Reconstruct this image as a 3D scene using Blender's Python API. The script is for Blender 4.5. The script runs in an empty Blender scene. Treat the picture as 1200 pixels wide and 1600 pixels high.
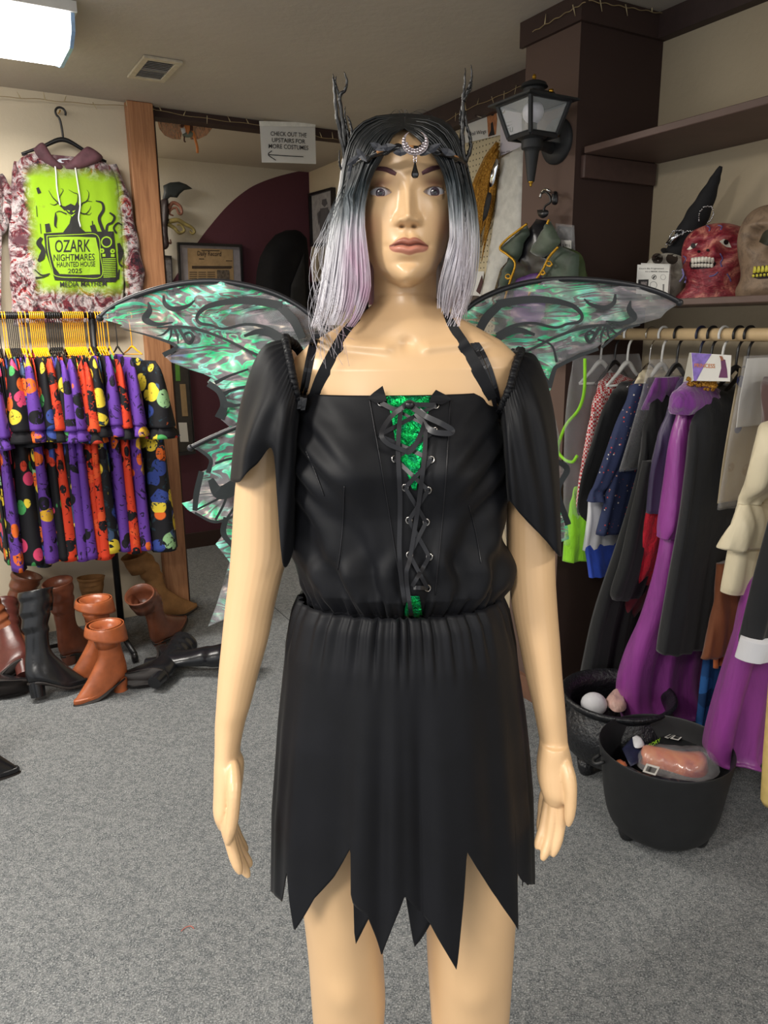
import bpy, bmesh, math, random
import numpy as np
from mathutils import Vector, Matrix
random.seed(7); RNG = np.random.default_rng(7)
SC = bpy.context.scene; COL = SC.collection
# ------------------------------------------------------------------ camera
CAM_H = 1.55; FPX = 1200.0; PITCH = math.radians(13.6); ROLL = math.radians(0.6)
_p = PITCH; _r = ROLL
_R = np.array([1, 0, 0.]); _U = np.array([0, math.sin(_p), math.cos(_p)]); FWD = np.array([0, math.cos(_p), -math.sin(_p)])
RGT = math.cos(_r)*_R - math.sin(_r)*_U; UPV = math.cos(_r)*_U + math.sin(_r)*_R
CPOS = np.array([0, 0, CAM_H])
cam = bpy.data.objects.new('camera', bpy.data.cameras.new('camera')); COL.objects.link(cam)
cam.data.sensor_fit = 'VERTICAL'; cam.data.sensor_height = 32.0; cam.data.lens = 32.0*FPX/1600.0
cam.data.clip_start = 0.05
m = Matrix((RGT, UPV, -FWD)).transposed().to_4x4(); m.translation = Vector(CPOS); cam.matrix_world = m
SC.camera = cam
# ------------------------------------------------------------------ exposure, world, lights
SC.view_settings.view_transform = 'Standard'; SC.view_settings.look = 'None'
SC.view_settings.gamma = 1.0; SC.view_settings.use_curve_mapping = False
SC.view_settings.exposure = 0.75
wd = bpy.data.worlds.new('world'); SC.world = wd; wd.use_nodes = True
wd.node_tree.nodes['Background'].inputs[0].default_value = (0.95, 0.97, 1.0, 1)
wd.node_tree.nodes['Background'].inputs[1].default_value = 0.58

TH = math.radians(30)
D1 = np.array([-math.sin(TH), math.cos(TH), 0]); D2 = np.array([math.cos(TH), math.sin(TH), 0]); DZ = np.array([0, 0, 1.])
ROTZ = TH
ZC = 2.62
def W(u, v, z): return D1*u + D2*v + DZ*z
def ray(px, py): return FWD + RGT*(px-600)/FPX - UPV*(py-800)/FPX
def P(px, py, Y):
    d = ray(px, py); return CPOS + d*(Y/d[1])
def PZ(px, py, z):
    d = ray(px, py); return CPOS + d*((z-CAM_H)/d[2])
def PN(px, py, n, off):
    d = ray(px, py); return CPOS + d*((off-n@CPOS)/(n@d))
def uvz(p): return np.array([p@D1, p@D2, p[2]])
def PU(px, py, u): return PN(px, py, D1, u)
def PV(px, py, v): return PN(px, py, D2, v)

def area_light(name, loc, size, power, color, rot=(0, 0, 0), shape='RECTANGLE', spread=180):
    l = bpy.data.lights.new(name, 'AREA'); l.shape = shape
    l.size, l.size_y = size; l.energy = power; l.color = color; l.spread = math.radians(spread)
    o = bpy.data.objects.new(name, l); COL.objects.link(o); o.location = loc; o.rotation_euler = rot
    return o
WARM = (1.0, 0.95, 0.87)
# the ceiling fixtures of the shop: one seen at the top left, one behind and left of the camera, one far right behind
area_light('shop_light_front', W(3.28, -0.05, 2.44), (1.15, 0.24), 25, WARM, (0, 0, ROTZ))
area_light('shop_light_behind', W(-0.6, -1.4, 2.5), (1.2, 0.35), 40, (1.0, 0.96, 0.90), (0, 0, ROTZ))
area_light('shop_light_side', W(-1.2, 1.2, 2.5), (1.2, 0.3), 20, (1.0, 0.96, 0.90), (0, 0, ROTZ))
area_light('shop_light_left', W(1.0, -1.45, 2.5), (1.2, 0.3), 50, (1.0, 0.95, 0.87), (0, 0, ROTZ))
area_light('niche_light', W(4.85, .70, 2.58), (.6, .3), 9, WARM, (0, 0, ROTZ))

# ------------------------------------------------------------------ colour and materials
def lin(c):
    c = c/255.0
    return c/12.92 if c <= 0.04045 else ((c+0.055)/1.055)**2.4
def rgb(r, g, b, k=1.0): return (lin(r)*k, lin(g)*k, lin(b)*k, 1)
MATS = {}
class NT:
    def __init__(s, name):
        s.m = bpy.data.materials.new(name); s.m.use_nodes = True; s.t = s.m.node_tree; s.n = s.t.nodes
        s.b = s.n['Principled BSDF']; s.out = s.n['Material Output']
    def node(s, typ, **kw):
        n = s.n.new(typ)
        for k, v in kw.items(): setattr(n, k, v)
        return n
    def link(s, a, b): s.t.links.new(a, b)
    def coord(s, kind='Object', scale=(1, 1, 1), rot=(0, 0, 0)):
        c = s.node('ShaderNodeTexCoord'); mp = s.node('ShaderNodeMapping')
        mp.inputs['Scale'].default_value = scale; mp.inputs['Rotation'].default_value = rot
        s.link(c.outputs[kind], mp.inputs[0]); return mp.outputs[0]
    def noise(s, vec, scale, detail=4, rough=.55, dist=0):
        n = s.node('ShaderNodeTexNoise'); n.inputs['Scale'].default_value = scale; n.inputs['Detail'].default_value = detail
        n.inputs['Roughness'].default_value = rough; n.inputs['Distortion'].default_value = dist
        if vec is not None: s.link(vec, n.inputs['Vector'])
        return n.outputs['Fac']
    def ramp(s, fac, stops, interp='LINEAR'):
        r = s.node('ShaderNodeValToRGB'); r.color_ramp.interpolation = interp
        e = r.color_ramp.elements
        while len(e) < len(stops): e.new(0.5)
        for el, (p, c) in zip(e, stops): el.position = p; el.color = c
        s.link(fac, r.inputs[0]); return r.outputs[0]
    def mix(s, fac, a, b, blend='MIX'):
        n = s.node('ShaderNodeMix', data_type='RGBA', blend_type=blend)
        for i, v in ((0, fac), (6, a), (7, b)):
            if hasattr(v, 'is_output'): s.link(v, n.inputs[i])
            else: n.inputs[i].default_value = v
        return n.outputs[2]
    def bump(s, h, strength, dist=0.002):
        n = s.node('ShaderNodeBump'); n.inputs['Strength'].default_value = strength; n.inputs['Distance'].default_value = dist
        s.link(h, n.inputs['Height']); s.link(n.outputs[0], s.b.inputs['Normal'])
    def color(s, c):
        if hasattr(c, 'is_output'): s.link(c, s.b.inputs['Base Color'])
        else: s.b.inputs['Base Color'].default_value = c
    def set(s, **kw):
        for k, v in kw.items(): s.b.inputs[k.replace('_', ' ')].default_value = v
def mat(name, c, rough=.6, metal=0.0, var=0.12, vscale=30, bump=0.0, bscale=200, spec=.5, sheen=0, coat=0, stretch=(1, 1, 1), bdist=.002):
    """plain procedural material: base colour with slight noise variation, optional bump"""
    if name in MATS: return MATS[name]
    t = NT(name); v = t.coord('Object', stretch)
    c = tuple(c)
    n = t.noise(v, vscale)
    lo = tuple(x*(1-var) for x in c[:3])+(1,); hi = tuple(min(1, x*(1+var)) for x in c[:3])+(1,)
    t.color(t.ramp(n, [(0.3, lo), (0.7, hi)]))
    t.set(Roughness=rough, Metallic=metal, Specular_IOR_Level=spec, Sheen_Weight=sheen, Coat_Weight=coat)
    if bump: t.bump(t.noise(v, bscale, 3), bump, bdist)
    MATS[name] = t.m; return t.m

# ------------------------------------------------------------------ objects
def tag(o, label=None, cat=None, group=None, kind=None):
    for k, v in (('label', label), ('category', cat), ('group', group), ('kind', kind)):
        if v: o[k] = v
    return o
def thing(name, label, cat, loc, group=None, rotz=0.0):
    o = bpy.data.objects.new(name, None); COL.objects.link(o); o.empty_display_size = .05
    o.location = Vector(loc); o.rotation_euler = (0, 0, rotz)
    return tag(o, label, cat, group)
def wloc(o):
    mtx = Matrix.LocRotScale(o.location, o.rotation_euler, None)
    if o.parent: return wloc(o.parent) @ mtx
    return mtx
class MB:
    """collects vertices and faces; build() links them as ONE mesh object"""
    def __init__(s): s.v = []; s.f = []; s.mi = []; s.n = 0
    def add(s, vs, fs, mi=0):
        vs = np.asarray(vs, float).reshape(-1, 3); s.v.append(vs)
        o = s.n
        s.f += [tuple(i+o for i in f) for f in fs]; s.mi += [mi]*len(fs); s.n += len(vs); return s
    def xf(s, fn):
        s.v = [np.array([fn(p) for p in vv]) for vv in s.v]; return s
    def build(s, name, mats, parent=None, smooth=True, local=False, label=None, angle=None):
        vs = np.concatenate(s.v) if s.v else np.zeros((0, 3))
        me = bpy.data.meshes.new(name)
        o = bpy.data.objects.new(name, me); COL.objects.link(o)
        if parent is not None:
            o.parent = parent
            if not local:
                inv = np.array(wloc(parent).inverted()); vs = vs@inv[:3, :3].T + inv[:3, 3]
        elif not local:
            c = np.array([(vs[:, 0].min()+vs[:, 0].max())/2, (vs[:, 1].min()+vs[:, 1].max())/2, vs[:, 2].min()])
            vs = vs-c; o.location = Vector(c)
        me.from_pydata(vs.tolist(), [], s.f); me.validate(verbose=False)
        ms = mats if isinstance(mats, (list, tuple)) else [mats]
        for mm in ms: me.materials.append(mm)
        if len(ms) > 1 and len(me.polygons) == len(s.mi): me.polygons.foreach_set('material_index', s.mi)
        if smooth:
            me.polygons.foreach_set('use_smooth', [True]*len(me.polygons))
            if angle: me.set_sharp_from_angle(angle=math.radians(angle))
        me.update()
        if label: o['label'] = label
        if name in ('lettering', 'filigree', 'print', 'print_ground'): o['kind'] = 'stuff'
        return o
def box(c, size, X=None, Y=None, Z=None, bev=0.0):
    """box with centre c, full sizes along axes X Y Z (defaults: room axes D2, D1, up)"""
    X = D2 if X is None else np.asarray(X); Y = D1 if Y is None else np.asarray(Y); Z = DZ if Z is None else np.asarray(Z)
    c = np.asarray(c, float); a, b, h = [s/2 for s in size]
    if bev <= 0:
        vs = [c+X*a*i+Y*b*j+Z*h*k for k in (-1, 1) for (i, j) in ((-1, -1), (1, -1), (1, 1), (-1, 1))]
        return vs, [(3, 2, 1, 0), (4, 5, 6, 7), (0, 1, 5, 4), (1, 2, 6, 5), (2, 3, 7, 6), (3, 0, 4, 7)]
    vs = []; e = min(bev, a*.9, b*.9, h*.9)
    for (k, ins) in ((-h, e), (-h+e, 0), (h-e, 0), (h, e)):
        aa, bb = a-ins, b-ins
        for (i, j) in ((-aa+e, -bb), (aa-e, -bb), (aa, -bb+e), (aa, bb-e), (aa-e, bb), (-aa+e, bb), (-aa, bb-e), (-aa, -bb+e)):
            vs.append(c+X*i+Y*j+Z*k)
    fs = [tuple(range(7, -1, -1)), tuple(range(24, 32))]
    for r in range(3):
        for q in range(8): fs.append((r*8+q, r*8+(q+1) % 8, r*8+8+(q+1) % 8, r*8+8+q))
    return vs, fs
def loft(rings, cap=True, closed=True):
    """rings: (R, N, 3) array"""
    A = np.asarray(rings, float); R, N = A.shape[:2]; fs = []
    M = N if closed else N-1
    for r in range(R-1):
        for q in range(M):
            q2 = (q+1) % N
            fs.append((r*N+q, r*N+q2, (r+1)*N+q2, (r+1)*N+q))
    if cap and closed:
        fs.append(tuple(range(N-1, -1, -1))); fs.append(tuple(range((R-1)*N, R*N)))
    return A.reshape(-1, 3), fs
def catmull(pts, n):
    """resample control points (any dims) by n samples with Catmull-Rom"""
    p = np.asarray(pts, float)
    if len(p) < 3:
        t = np.linspace(0, 1, n)[:, None]; return p[0]*(1-t)+p[-1]*t
    q = np.vstack([2*p[0]-p[1], p, 2*p[-1]-p[-2]])
    out = []
    for t in np.linspace(0, len(p)-1, n):
        i = min(int(t), len(p)-2); f = t-i
        a, b, c, d = q[i], q[i+1], q[i+2], q[i+3]
        out.append(.5*((2*b)+(c-a)*f+(2*a-5*b+4*c-d)*f*f+(3*b-a-3*c+d)*f**3))
    return np.array(out)
def tube(pts, rad, n=8, cap=True, flat=None):
    """sweep a circle along pts; rad scalar or list; flat=(axis, k): squash along axis"""
    p = np.asarray(pts, float); L = len(p)
    rad = np.full(L, rad) if np.isscalar(rad) else np.asarray(rad, float)
    if len(rad) != L: rad = np.interp(np.linspace(0, 1, L), np.linspace(0, 1, len(rad)), rad)
    T = np.gradient(p, axis=0); T /= np.linalg.norm(T, axis=1)[:, None]+1e-12
    ref = np.array([0, 0, 1.]) if abs(T[0][2]) < .9 else np.array([1., 0, 0])
    nrm = np.cross(T[0], ref); nrm /= np.linalg.norm(nrm); rings = []
    ang = np.linspace(0, 2*math.pi, n, endpoint=False)
    for i in range(L):
        nrm = nrm-T[i]*(nrm@T[i]); nrm /= np.linalg.norm(nrm)+1e-12
        b = np.cross(T[i], nrm)
        rings.append(p[i]+rad[i]*(np.cos(ang)[:, None]*nrm+np.sin(ang)[:, None]*b))
    return loft(rings, cap)
def ribbon(pts, side, width, thick=.001):
    """flat strip along pts; side: direction(s) of the width"""
    p = np.asarray(pts, float); L = len(p); s = np.asarray(side, float)
    if s.ndim == 1: s = np.tile(s, (L, 1))
    T = np.gradient(p, axis=0); T /= np.linalg.norm(T, axis=1)[:, None]+1e-12
    s = s-T*np.sum(s*T, axis=1)[:, None]; s /= np.linalg.norm(s, axis=1)[:, None]+1e-12
    nn = np.cross(T, s); w = (np.full(L, width) if np.isscalar(width) else np.interp(np.linspace(0, 1, L), np.linspace(0, 1, len(width)), width))[:, None]/2
    rings = np.stack([p-s*w-nn*thick/2, p+s*w-nn*thick/2, p+s*w+nn*thick/2, p-s*w+nn*thick/2], axis=1)
    return loft(rings)
def lathe(prof, c, n=32, axis=None, arc=None):
    """prof: list of (r, h) along axis"""
    c = np.asarray(c, float); Z = DZ if axis is None else np.asarray(axis, float)/np.linalg.norm(axis)
    ref = np.array([1., 0, 0]) if abs(Z[0]) < .9 else np.array([0, 1., 0])
    X = np.cross(ref, Z); X /= np.linalg.norm(X); Y = np.cross(Z, X)
    ang = np.linspace(0, 2*math.pi, n, endpoint=False)
    return loft([c+Z*h+max(r, 1e-5)*(np.cos(ang)[:, None]*X+np.sin(ang)[:, None]*Y) for r, h in prof])
def ellipsoid(c, r, n=20, mrow=12, X=(1, 0, 0), Y=(0, 1, 0), Z=(0, 0, 1)):
    X, Y, Z = map(np.asarray, (X, Y, Z)); ang = np.linspace(0, 2*math.pi, n, endpoint=False); rings = []
    for t in np.linspace(-math.pi/2+.02, math.pi/2-.02, mrow):
        rings.append(np.asarray(c)+Z*r[2]*math.sin(t)+math.cos(t)*(r[0]*np.cos(ang)[:, None]*X+r[1]*np.sin(ang)[:, None]*Y))
    return loft(rings)
def poly(pts, thick=.002, n=None):
    """planar-ish polygon given as 3-D points, extruded along n by thick (triangulated ends)"""
    p = np.asarray(pts, float); N = len(p)
    tri = triangulate(p, n)
    if n is None:
        n = np.zeros(3)
        for i in range(N): n += np.cross(p[i], p[(i+1) % N])
        n /= np.linalg.norm(n)+1e-12
    n = np.asarray(n, float)
    vs = np.vstack([p, p+n*thick])
    fs = [tuple(reversed(t)) for t in tri]+[tuple(i+N for i in t) for t in tri]
    fs += [(i, (i+1) % N, N+(i+1) % N, N+i) for i in range(N)]
    return vs, fs
def triangulate(p, n=None):
    from mathutils.geometry import tessellate_polygon
    return [tuple(t) for t in tessellate_polygon([[Vector(q) for q in p]])]
def text(s, height, width=None, bold=0.0, align='CENTER'):
    """lettering as flat 2-D triangles: returns (verts Nx2 scaled so caps = height, faces)"""
    cu = bpy.data.curves.new('t', 'FONT'); cu.body = s; cu.align_x = 'LEFT'; cu.offset = bold; cu.resolution_u = 3; cu.size = 1
    o = bpy.data.objects.new('t', cu); COL.objects.link(o)
    dg = bpy.context.evaluated_depsgraph_get(); dg.update()
    me = o.evaluated_get(dg).to_mesh()
    v = np.array([tuple(x.co) for x in me.vertices]).reshape(-1, 3)[:, :2]; f = [tuple(q.vertices) for q in me.polygons]
    o.evaluated_get(dg).to_mesh_clear(); bpy.data.objects.remove(o); bpy.data.curves.remove(cu)
    v = v.copy(); x0, x1 = v[:, 0].min(), v[:, 0].max()
    k = height/0.73; sx = k if width is None else width/(x1-x0)
    v[:, 0] = (v[:, 0]-(x0+x1)/2)*sx if align == 'CENTER' else (v[:, 0]-x0)*sx
    v[:, 1] *= k
    return v, f
def put2d(v2, o, X, Y): return np.asarray(o)+v2[:, :1]*np.asarray(X)+v2[:, 1:2]*np.asarray(Y)
def struct(mb, name, mats, smooth=False, label=None, parent=None):
    o = mb.build(name, mats, parent, smooth)
    if parent is None: o['kind'] = 'structure'
    if label: o['label'] = label
    return o
def dup(o, parent=None):
    c = o.copy(); COL.objects.link(c)
    if parent is not None: c.parent = parent
    for ch in list(o.children): dup(ch, c)
    return c
def sstep(x, a, b):
    t = np.clip((np.asarray(x, float)-a)/(b-a), 0, 1); return t*t*(3-2*t)

def foil(name, stops, rough=.22, bump=.9, scale=22, metal=.9, dist=3.0):
    t = NT(name); v = t.coord('Object'); n = t.noise(v, scale, 4, .6, dist); n2 = t.noise(v, scale*2.2, 4, .6, 2)
    t.color(t.ramp(n, stops)); t.set(Roughness=rough, Metallic=metal); t.bump(n2, bump, .006); return t.m
# ================================================================== the room
def wall_mat(name, c, bump=.25, bscale=60):
    t = NT(name); v = t.coord('Object'); n = t.noise(v, 3.0, 5); 
    t.color(t.ramp(n, [(0.3, tuple(x*.93 for x in c[:3])+(1,)), (0.7, c)]))
    t.set(Roughness=.75, Specular_IOR_Level=.3); t.bump(t.noise(v, bscale, 6, .6), bump, .004); return t.m
M_cream = wall_mat('cream_paint', rgb(205, 192, 168)); M_alcove = wall_mat('beige_paint', rgb(192, 176, 148), .5, 25)
M_ceil = wall_mat('ceiling_plaster', rgb(186, 178, 166), .6, 18)
M_brown = wall_mat('brown_paint', rgb(96, 77, 68), .08); M_dbrown = wall_mat('dark_brown_paint_and_shade', rgb(62, 46, 41), .08)
M_offwhite = wall_mat('offwhite_paint', rgb(196, 190, 176), .3)
M_maroon = wall_mat('maroon_paint', rgb(88, 50, 60), .3)
M_trim = mat('dark_trim', rgb(60, 44, 40), .6)
def carpet():
    t = NT('grey_carpet'); v = t.coord('Object')
    a = t.noise(v, 230, 3, .8); b = t.noise(v, 75, 3, .7); c = t.noise(v, 1.2, 3)
    col = t.ramp(a, [(0.36, rgb(58, 61, 64)), (0.48, rgb(110, 113, 115)), (0.56, rgb(138, 141, 142)), (0.66, rgb(214, 216, 216))])
    col = t.mix(.35, col, t.ramp(b, [(0.38, rgb(84, 89, 94)), (0.62, rgb(170, 171, 170))]))
    col = t.mix(.5, col, t.ramp(c, [(0.3, (.8, .8, .8, 1)), (0.7, (1, 1, 1, 1))]), 'MULTIPLY')
    t.color(col); t.set(Roughness=.95, Specular_IOR_Level=.1); t.bump(a, .8, .004); return t.m
M_carpet = carpet()
def slab(u0, u1, v0, v1, z0, z1): return box(W((u0+u1)/2, (v0+v1)/2, (z0+z1)/2), (v1-v0, u1-u0, z1-z0))
struct(MB().add(*slab(-4.0, 5.6, -3.6, 2.8, -.1, 0)), 'floor', M_carpet)
struct(MB().add(*slab(-4.0, 5.6, -3.6, 2.8, ZC, ZC+.1)), 'ceiling', M_ceil)
struct(MB().add(*slab(4.17, 4.30, -3.6, 1.06, 0, ZC)), 'wall_left', M_cream)
struct(MB().add(*slab(5.35, 5.45, .3, 2.8, 0, ZC)), 'wall_back', M_offwhite)
struct(MB().add(*slab(-4.0, 4.2, 2.43, 2.55, 0, ZC)), 'wall_right', M_alcove)
struct(MB().add(*slab(4.2, 5.35, 2.50, 2.62, 0, ZC)), 'wall_right_far', M_cream)
struct(MB().add(*slab(4.3, 5.35, .3, .4, 0, ZC)), 'wall_left_far', M_cream)
# maroon quarter-circle painted on the back wall: a thin coat with a curved edge
edge = [(258, 458), (272, 436), (290, 407), (308, 380), (325, 357), (355, 322), (385, 297), (410, 284), (440, 274), (470, 267), (484, 265)]
pts = [uvz(PU(x, y, 5.349)) for x, y in edge]
pts = catmull(pts, 40); pl = [W(5.349, p[1], p[2]) for p in pts]
vR = 2.499; z1 = pts[-1][2]
pl += [W(5.349, vR, z1), W(5.349, vR, .10), W(5.349, 1.0, .10), W(5.349, 1.0, pts[0][2]-.3)]
struct(MB().add(*poly(pl, .0015, -D1)), 'trim_1', M_maroon, label='maroon quarter circle painted on back wall')
struct(MB().add(*slab(5.33, 5.35, .4, 2.5, 0, .11)), 'baseboard_back', M_dbrown)
# the timber post at the end of the left wall, the dark board behind it and the dark strip under the ceiling
def pine():
    t = NT('pine'); v = t.coord('Object', (1, 1, .06)); n = t.noise(v, 60, 6, .6, 1.2)
    col = t.ramp(n, [(.25, rgb(128, 82, 52)), (.55, rgb(166, 116, 78)), (.8, rgb(186, 138, 98))])
    vo = t.node('ShaderNodeTexVoronoi'); vo.inputs['Scale'].default_value = 9; t.link(t.coord('Object', (1, 1, .8)), vo.inputs['Vector'])
    kn = t.ramp(vo.outputs['Distance'], [(0.03, (1, 1, 1, 1)), (.075, (0, 0, 0, 1))])
    t.color(t.mix(kn, col, rgb(92, 52, 28))); t.set(Roughness=.6); t.bump(n, .2); return t.m
M_pine = pine()
struct(MB().add(*box(W(4.16, 1.035, ZC/2), (.125, .09, ZC-.002), bev=.004)), 'trim_2', M_pine, label='orange pine post at end of left wall')
struct(MB().add(*box(W(4.24, 1.105, ZC/2), (.02, .16, ZC-.002))), 'trim_3', M_dbrown, label='dark brown board behind pine post')
struct(MB().add(*slab(4.18, 4.27, 1.12, 2.43, 2.575, ZC-.001)), 'trim_4', M_dbrown, label='dark strip under ceiling across the opening')
struct(MB().add(*slab(2.42, 4.2, 2.37, 2.43, 2.50, ZC-.001)), 'trim_5', M_trim, label='dark brown trim above pegboard')
# pillar: lamp side lighter, camera side darker, light and shade put into the colour
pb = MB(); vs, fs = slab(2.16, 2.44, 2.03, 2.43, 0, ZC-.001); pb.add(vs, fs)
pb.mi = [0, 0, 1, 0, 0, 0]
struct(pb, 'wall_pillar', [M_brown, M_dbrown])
pb = MB(); pb.add(*slab(2.145, 2.46, 2.015, 2.03, 2.535, ZC-.001)); pb.add(*slab(2.145, 2.16, 2.03, 2.43, 2.535, ZC-.001))
struct(pb, 'trim_6', M_dbrown, label='dark trim round top of pillar')
struct(MB().add(*slab(-1.0, 2.145, 2.385, 2.43, 2.535, ZC-.001)), 'trim_7', M_trim, label='dark trim above alcove wall')
pb = MB(); pb.add(*slab(2.14, 2.46, 2.012, 2.03, 0, .10)); pb.add(*slab(2.14, 2.16, 2.03, 2.43, 0, .10))
struct(pb, 'baseboard_pillar', mat('brown_base', rgb(110, 78, 60), .6))
struct(MB().add(*slab(2.46, 4.2, 2.412, 2.43, 0, .10)), 'baseboard_right', M_dbrown)
struct(MB().add(*slab(-1.0, 2.14, 2.412, 2.43, 0, .09)), 'baseboard_alcove', M_dbrown)
# carpet seam
sm = [PZ(428, 948, .001), PZ(470, 985, .001)]
d = sm[1]-sm[0]; sm = [sm[0]-d*2, sm[1]+d*3]
struct(MB().add(*ribbon(np.linspace(sm[0], sm[1], 6), np.cross(d, DZ), .004, .002)), 'trim_8', mat('seam', rgb(70, 72, 74), .9), label='thin seam between carpet widths')
# ================================================================== helpers for cloth, prints and cushions
from mathutils.geometry import delaunay_2d_cdt
from mathutils.bvhtree import BVHTree
def cdt(outline, step, seed=0, jit=.3):
    o = np.array(outline, float); n = len(o)
    # split long edges so that the outline follows its surface
    pts = []
    for i in range(n):
        a, b = o[i], o[(i+1) % n]; k = max(1, int(np.hypot(*(b-a))/(step*1.3)))
        for j in range(k): pts.append(a+(b-a)*j/k)
    o = np.array(pts); n = len(o); x0, y0 = o.min(0); x1, y1 = o.max(0); rg = np.random.default_rng(seed); inner = []
    ax, ay = o[:, 0], o[:, 1]; bx, by = np.roll(ax, -1), np.roll(ay, -1)
    for x in np.arange(x0+step/2, x1, step):
        for y in np.arange(y0+step/2, y1, step):
            q = (x+rg.uniform(-jit, jit)*step, y+rg.uniform(-jit, jit)*step)
            cr = ((ay > q[1]) != (by > q[1])) & (q[0] < (bx-ax)*(q[1]-ay)/(by-ay+1e-12)+ax)
            if cr.sum() % 2 and np.hypot(ax-q[0], ay-q[1]).min() > step*.5: inner.append(q)
    V_, E_, F_, *_ = delaunay_2d_cdt([Vector(q) for q in o]+[Vector(q) for q in inner], [(i, (i+1) % n) for i in range(n)], [], 1, 1e-4)
    return np.array([tuple(q) for q in V_]), [tuple(f) for f in F_], o
def edge_dist(V_, o):
    a, b = o, np.roll(o, -1, 0); d = np.full(len(V_), 1e9)
    for p, q in zip(a, b):
        t = np.clip(((V_-p)@(q-p))/((q-p)@(q-p)+1e-12), 0, 1)[:, None]; d = np.minimum(d, np.linalg.norm(V_-(p+t*(q-p)), axis=1))
    return d
def puff(outline, place, n, bulge, R=20, step=8, back=.4, wr=0.0, seed=0, smooth_edge=True):
    """cushion-like solid: px outline put in space by place(px, py), bulging along n by bulge metres"""
    if smooth_edge: outline = catmull(list(outline)+[outline[0]], len(outline)*4)[:-1]
    V_, F_, o = cdt(outline, step, seed); d = edge_dist(V_, o); t = np.clip(d/R, 0, 1)
    h = bulge*np.sqrt(np.clip(1-(1-t)**2, 0, 1)); x, y = V_.T
    if wr: h = h+t*wr*(np.sin(x*.31+y*.12+seed)+.7*np.sin(x*.13-y*.23+seed*2)+.5*np.sin(y*.5+x*.2))
    p = np.array([place(*q) for q in V_]); n = np.asarray(n, float); N = len(p); bd = d < 1e-3
    # bulge towards the viewer keeps the outline: move along n
    f = p+n*h[:, None]; b = p-n*(h*back)[:, None]-n*.0008
    def up(tri):
        a, c, e = (f[i] for i in tri); return np.cross(c-a, e-a)@n > 0
    F_ = [t_ if up(t_) else t_[::-1] for t_ in F_]
    fs = list(F_)+[tuple(i+N for i in t_[::-1]) for t_ in F_]
    from collections import Counter
    ec = Counter(); 
    for t_ in F_:
        for i in range(3): ec[(t_[i], t_[(i+1) % 3])] += 1
    for (i, j) in list(ec):
        if (j, i) not in ec: fs.append((j, i, i+N, j+N))
    return np.vstack([f, b]), fs
def get_bvh(o):
    M = np.array(wloc(o)); v = np.array([tuple(q.co) for q in o.data.vertices])@M[:3, :3].T+M[:3, 3]
    return BVHTree.FromPolygons(v.tolist(), [tuple(q.vertices) for q in o.data.polygons])
def rhit(bv, px, py, off=0.0, fb=None):
    d = ray(px, py); dn = d/np.linalg.norm(d); l, n, i, ds = bv.ray_cast(Vector(CPOS), Vector(dn))
    if l is None: return fb(px, py) if fb else None
    return np.array(l)-dn*off
def decal(mb, bv, outline, off=.003, step=5, fb=None, curve=False):
    if curve: outline = catmull(list(outline)+[outline[0]], len(outline)*4)[:-1]
    V_, F_, o = cdt(outline, step); mb.add(np.array([rhit(bv, x, y, off, fb) for x, y in V_]), F_)
def stroke(mb, bv, pts, w, off=.004, fb=None, n=None):
    p = np.array(pts, float); q = catmull(p, n or 5*len(p)); T = np.gradient(q, axis=0); T /= np.linalg.norm(T, axis=1)[:, None]+1e-9
    ww = np.interp(np.linspace(0, 1, len(q)), np.linspace(0, 1, len(w)), w) if not np.isscalar(w) else np.full(len(q), w)
    N_ = np.stack([-T[:, 1], T[:, 0]], 1)*ww[:, None]/2
    a = np.array([rhit(bv, *x, off, fb) for x in q+N_]); b = np.array([rhit(bv, *x, off, fb) for x in q-N_])
    mb.add(*loft(np.stack([a, b], 1), cap=False, closed=False))
def lettering(mb, s, place, x, y, h, w=None, bold=0.0, slope=0.0, align='CENTER'):
    v, f = text(s, h, w, bold, align); mb.add(np.array([place(x+a, y-b+slope*a) for a, b in v]), f)
M_black = mat('black_plastic', rgb(24, 24, 26), .35); M_yellow = mat('yellow_plastic', rgb(238, 168, 20), .35, var=.05)
M_white = mat('white_plastic', rgb(220, 220, 216), .35, var=.04); M_paper = mat('white_paper', rgb(214, 212, 206), .7, var=.04, vscale=4)
M_ink = mat('black_ink', rgb(26, 24, 26), .7); M_blackmetal = mat('black_metal', rgb(20, 20, 22), .4, .3)
M_chrome = mat('chrome', rgb(200, 200, 200), .15, 1.0, var=.02); M_brass = mat('brass', rgb(205, 160, 60), .25, 1.0, var=.05)
def emis(name, c, s):
    t = NT(name); t.color((.8, .8, .8, 1)); t.b.inputs['Emission Color'].default_value = c; t.b.inputs['Emission Strength'].default_value = s; return t.m
# ================================================================== ceiling light and vent
cl = thing('ceiling_light', 'wraparound fluorescent ceiling light at the top left', 'ceiling light', W(3.3, -.1, ZC-.13))
def run(prof, v0, v1): return [[W(u, v, z) for u, z in prof] for v in (v0, v1)]
pr = [(3.035, ZC-.03), (3.05, ZC-.085), (3.11, ZC-.118), (3.34, ZC-.118), (3.44, ZC-.085), (3.475, ZC-.03)]
MB().add(*loft(run(pr, -.85, .555), cap=True)).build('diffuser', emis('fluorescent_diffuser', (1, .96, .9, 1), 5.5), cl, smooth=False)
pr2 = [(3.02, ZC-.002), (3.02, ZC-.035), (3.49, ZC-.035), (3.49, ZC-.002)]
MB().add(*loft(run(pr2, -.87, .575), cap=True)).build('housing', M_white, cl, smooth=False)
pr3 = [(3.03, ZC-.03), (3.045, ZC-.088), (3.108, ZC-.122), (3.342, ZC-.122), (3.445, ZC-.088), (3.48, ZC-.03)]
for a, b in ((.555, .568), (-.863, -.85)): MB().add(*loft(run(pr3, a, b), cap=True)).build('end_cap', mat('clear_blue_plastic', rgb(150, 185, 225), .2), cl, smooth=False)
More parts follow.
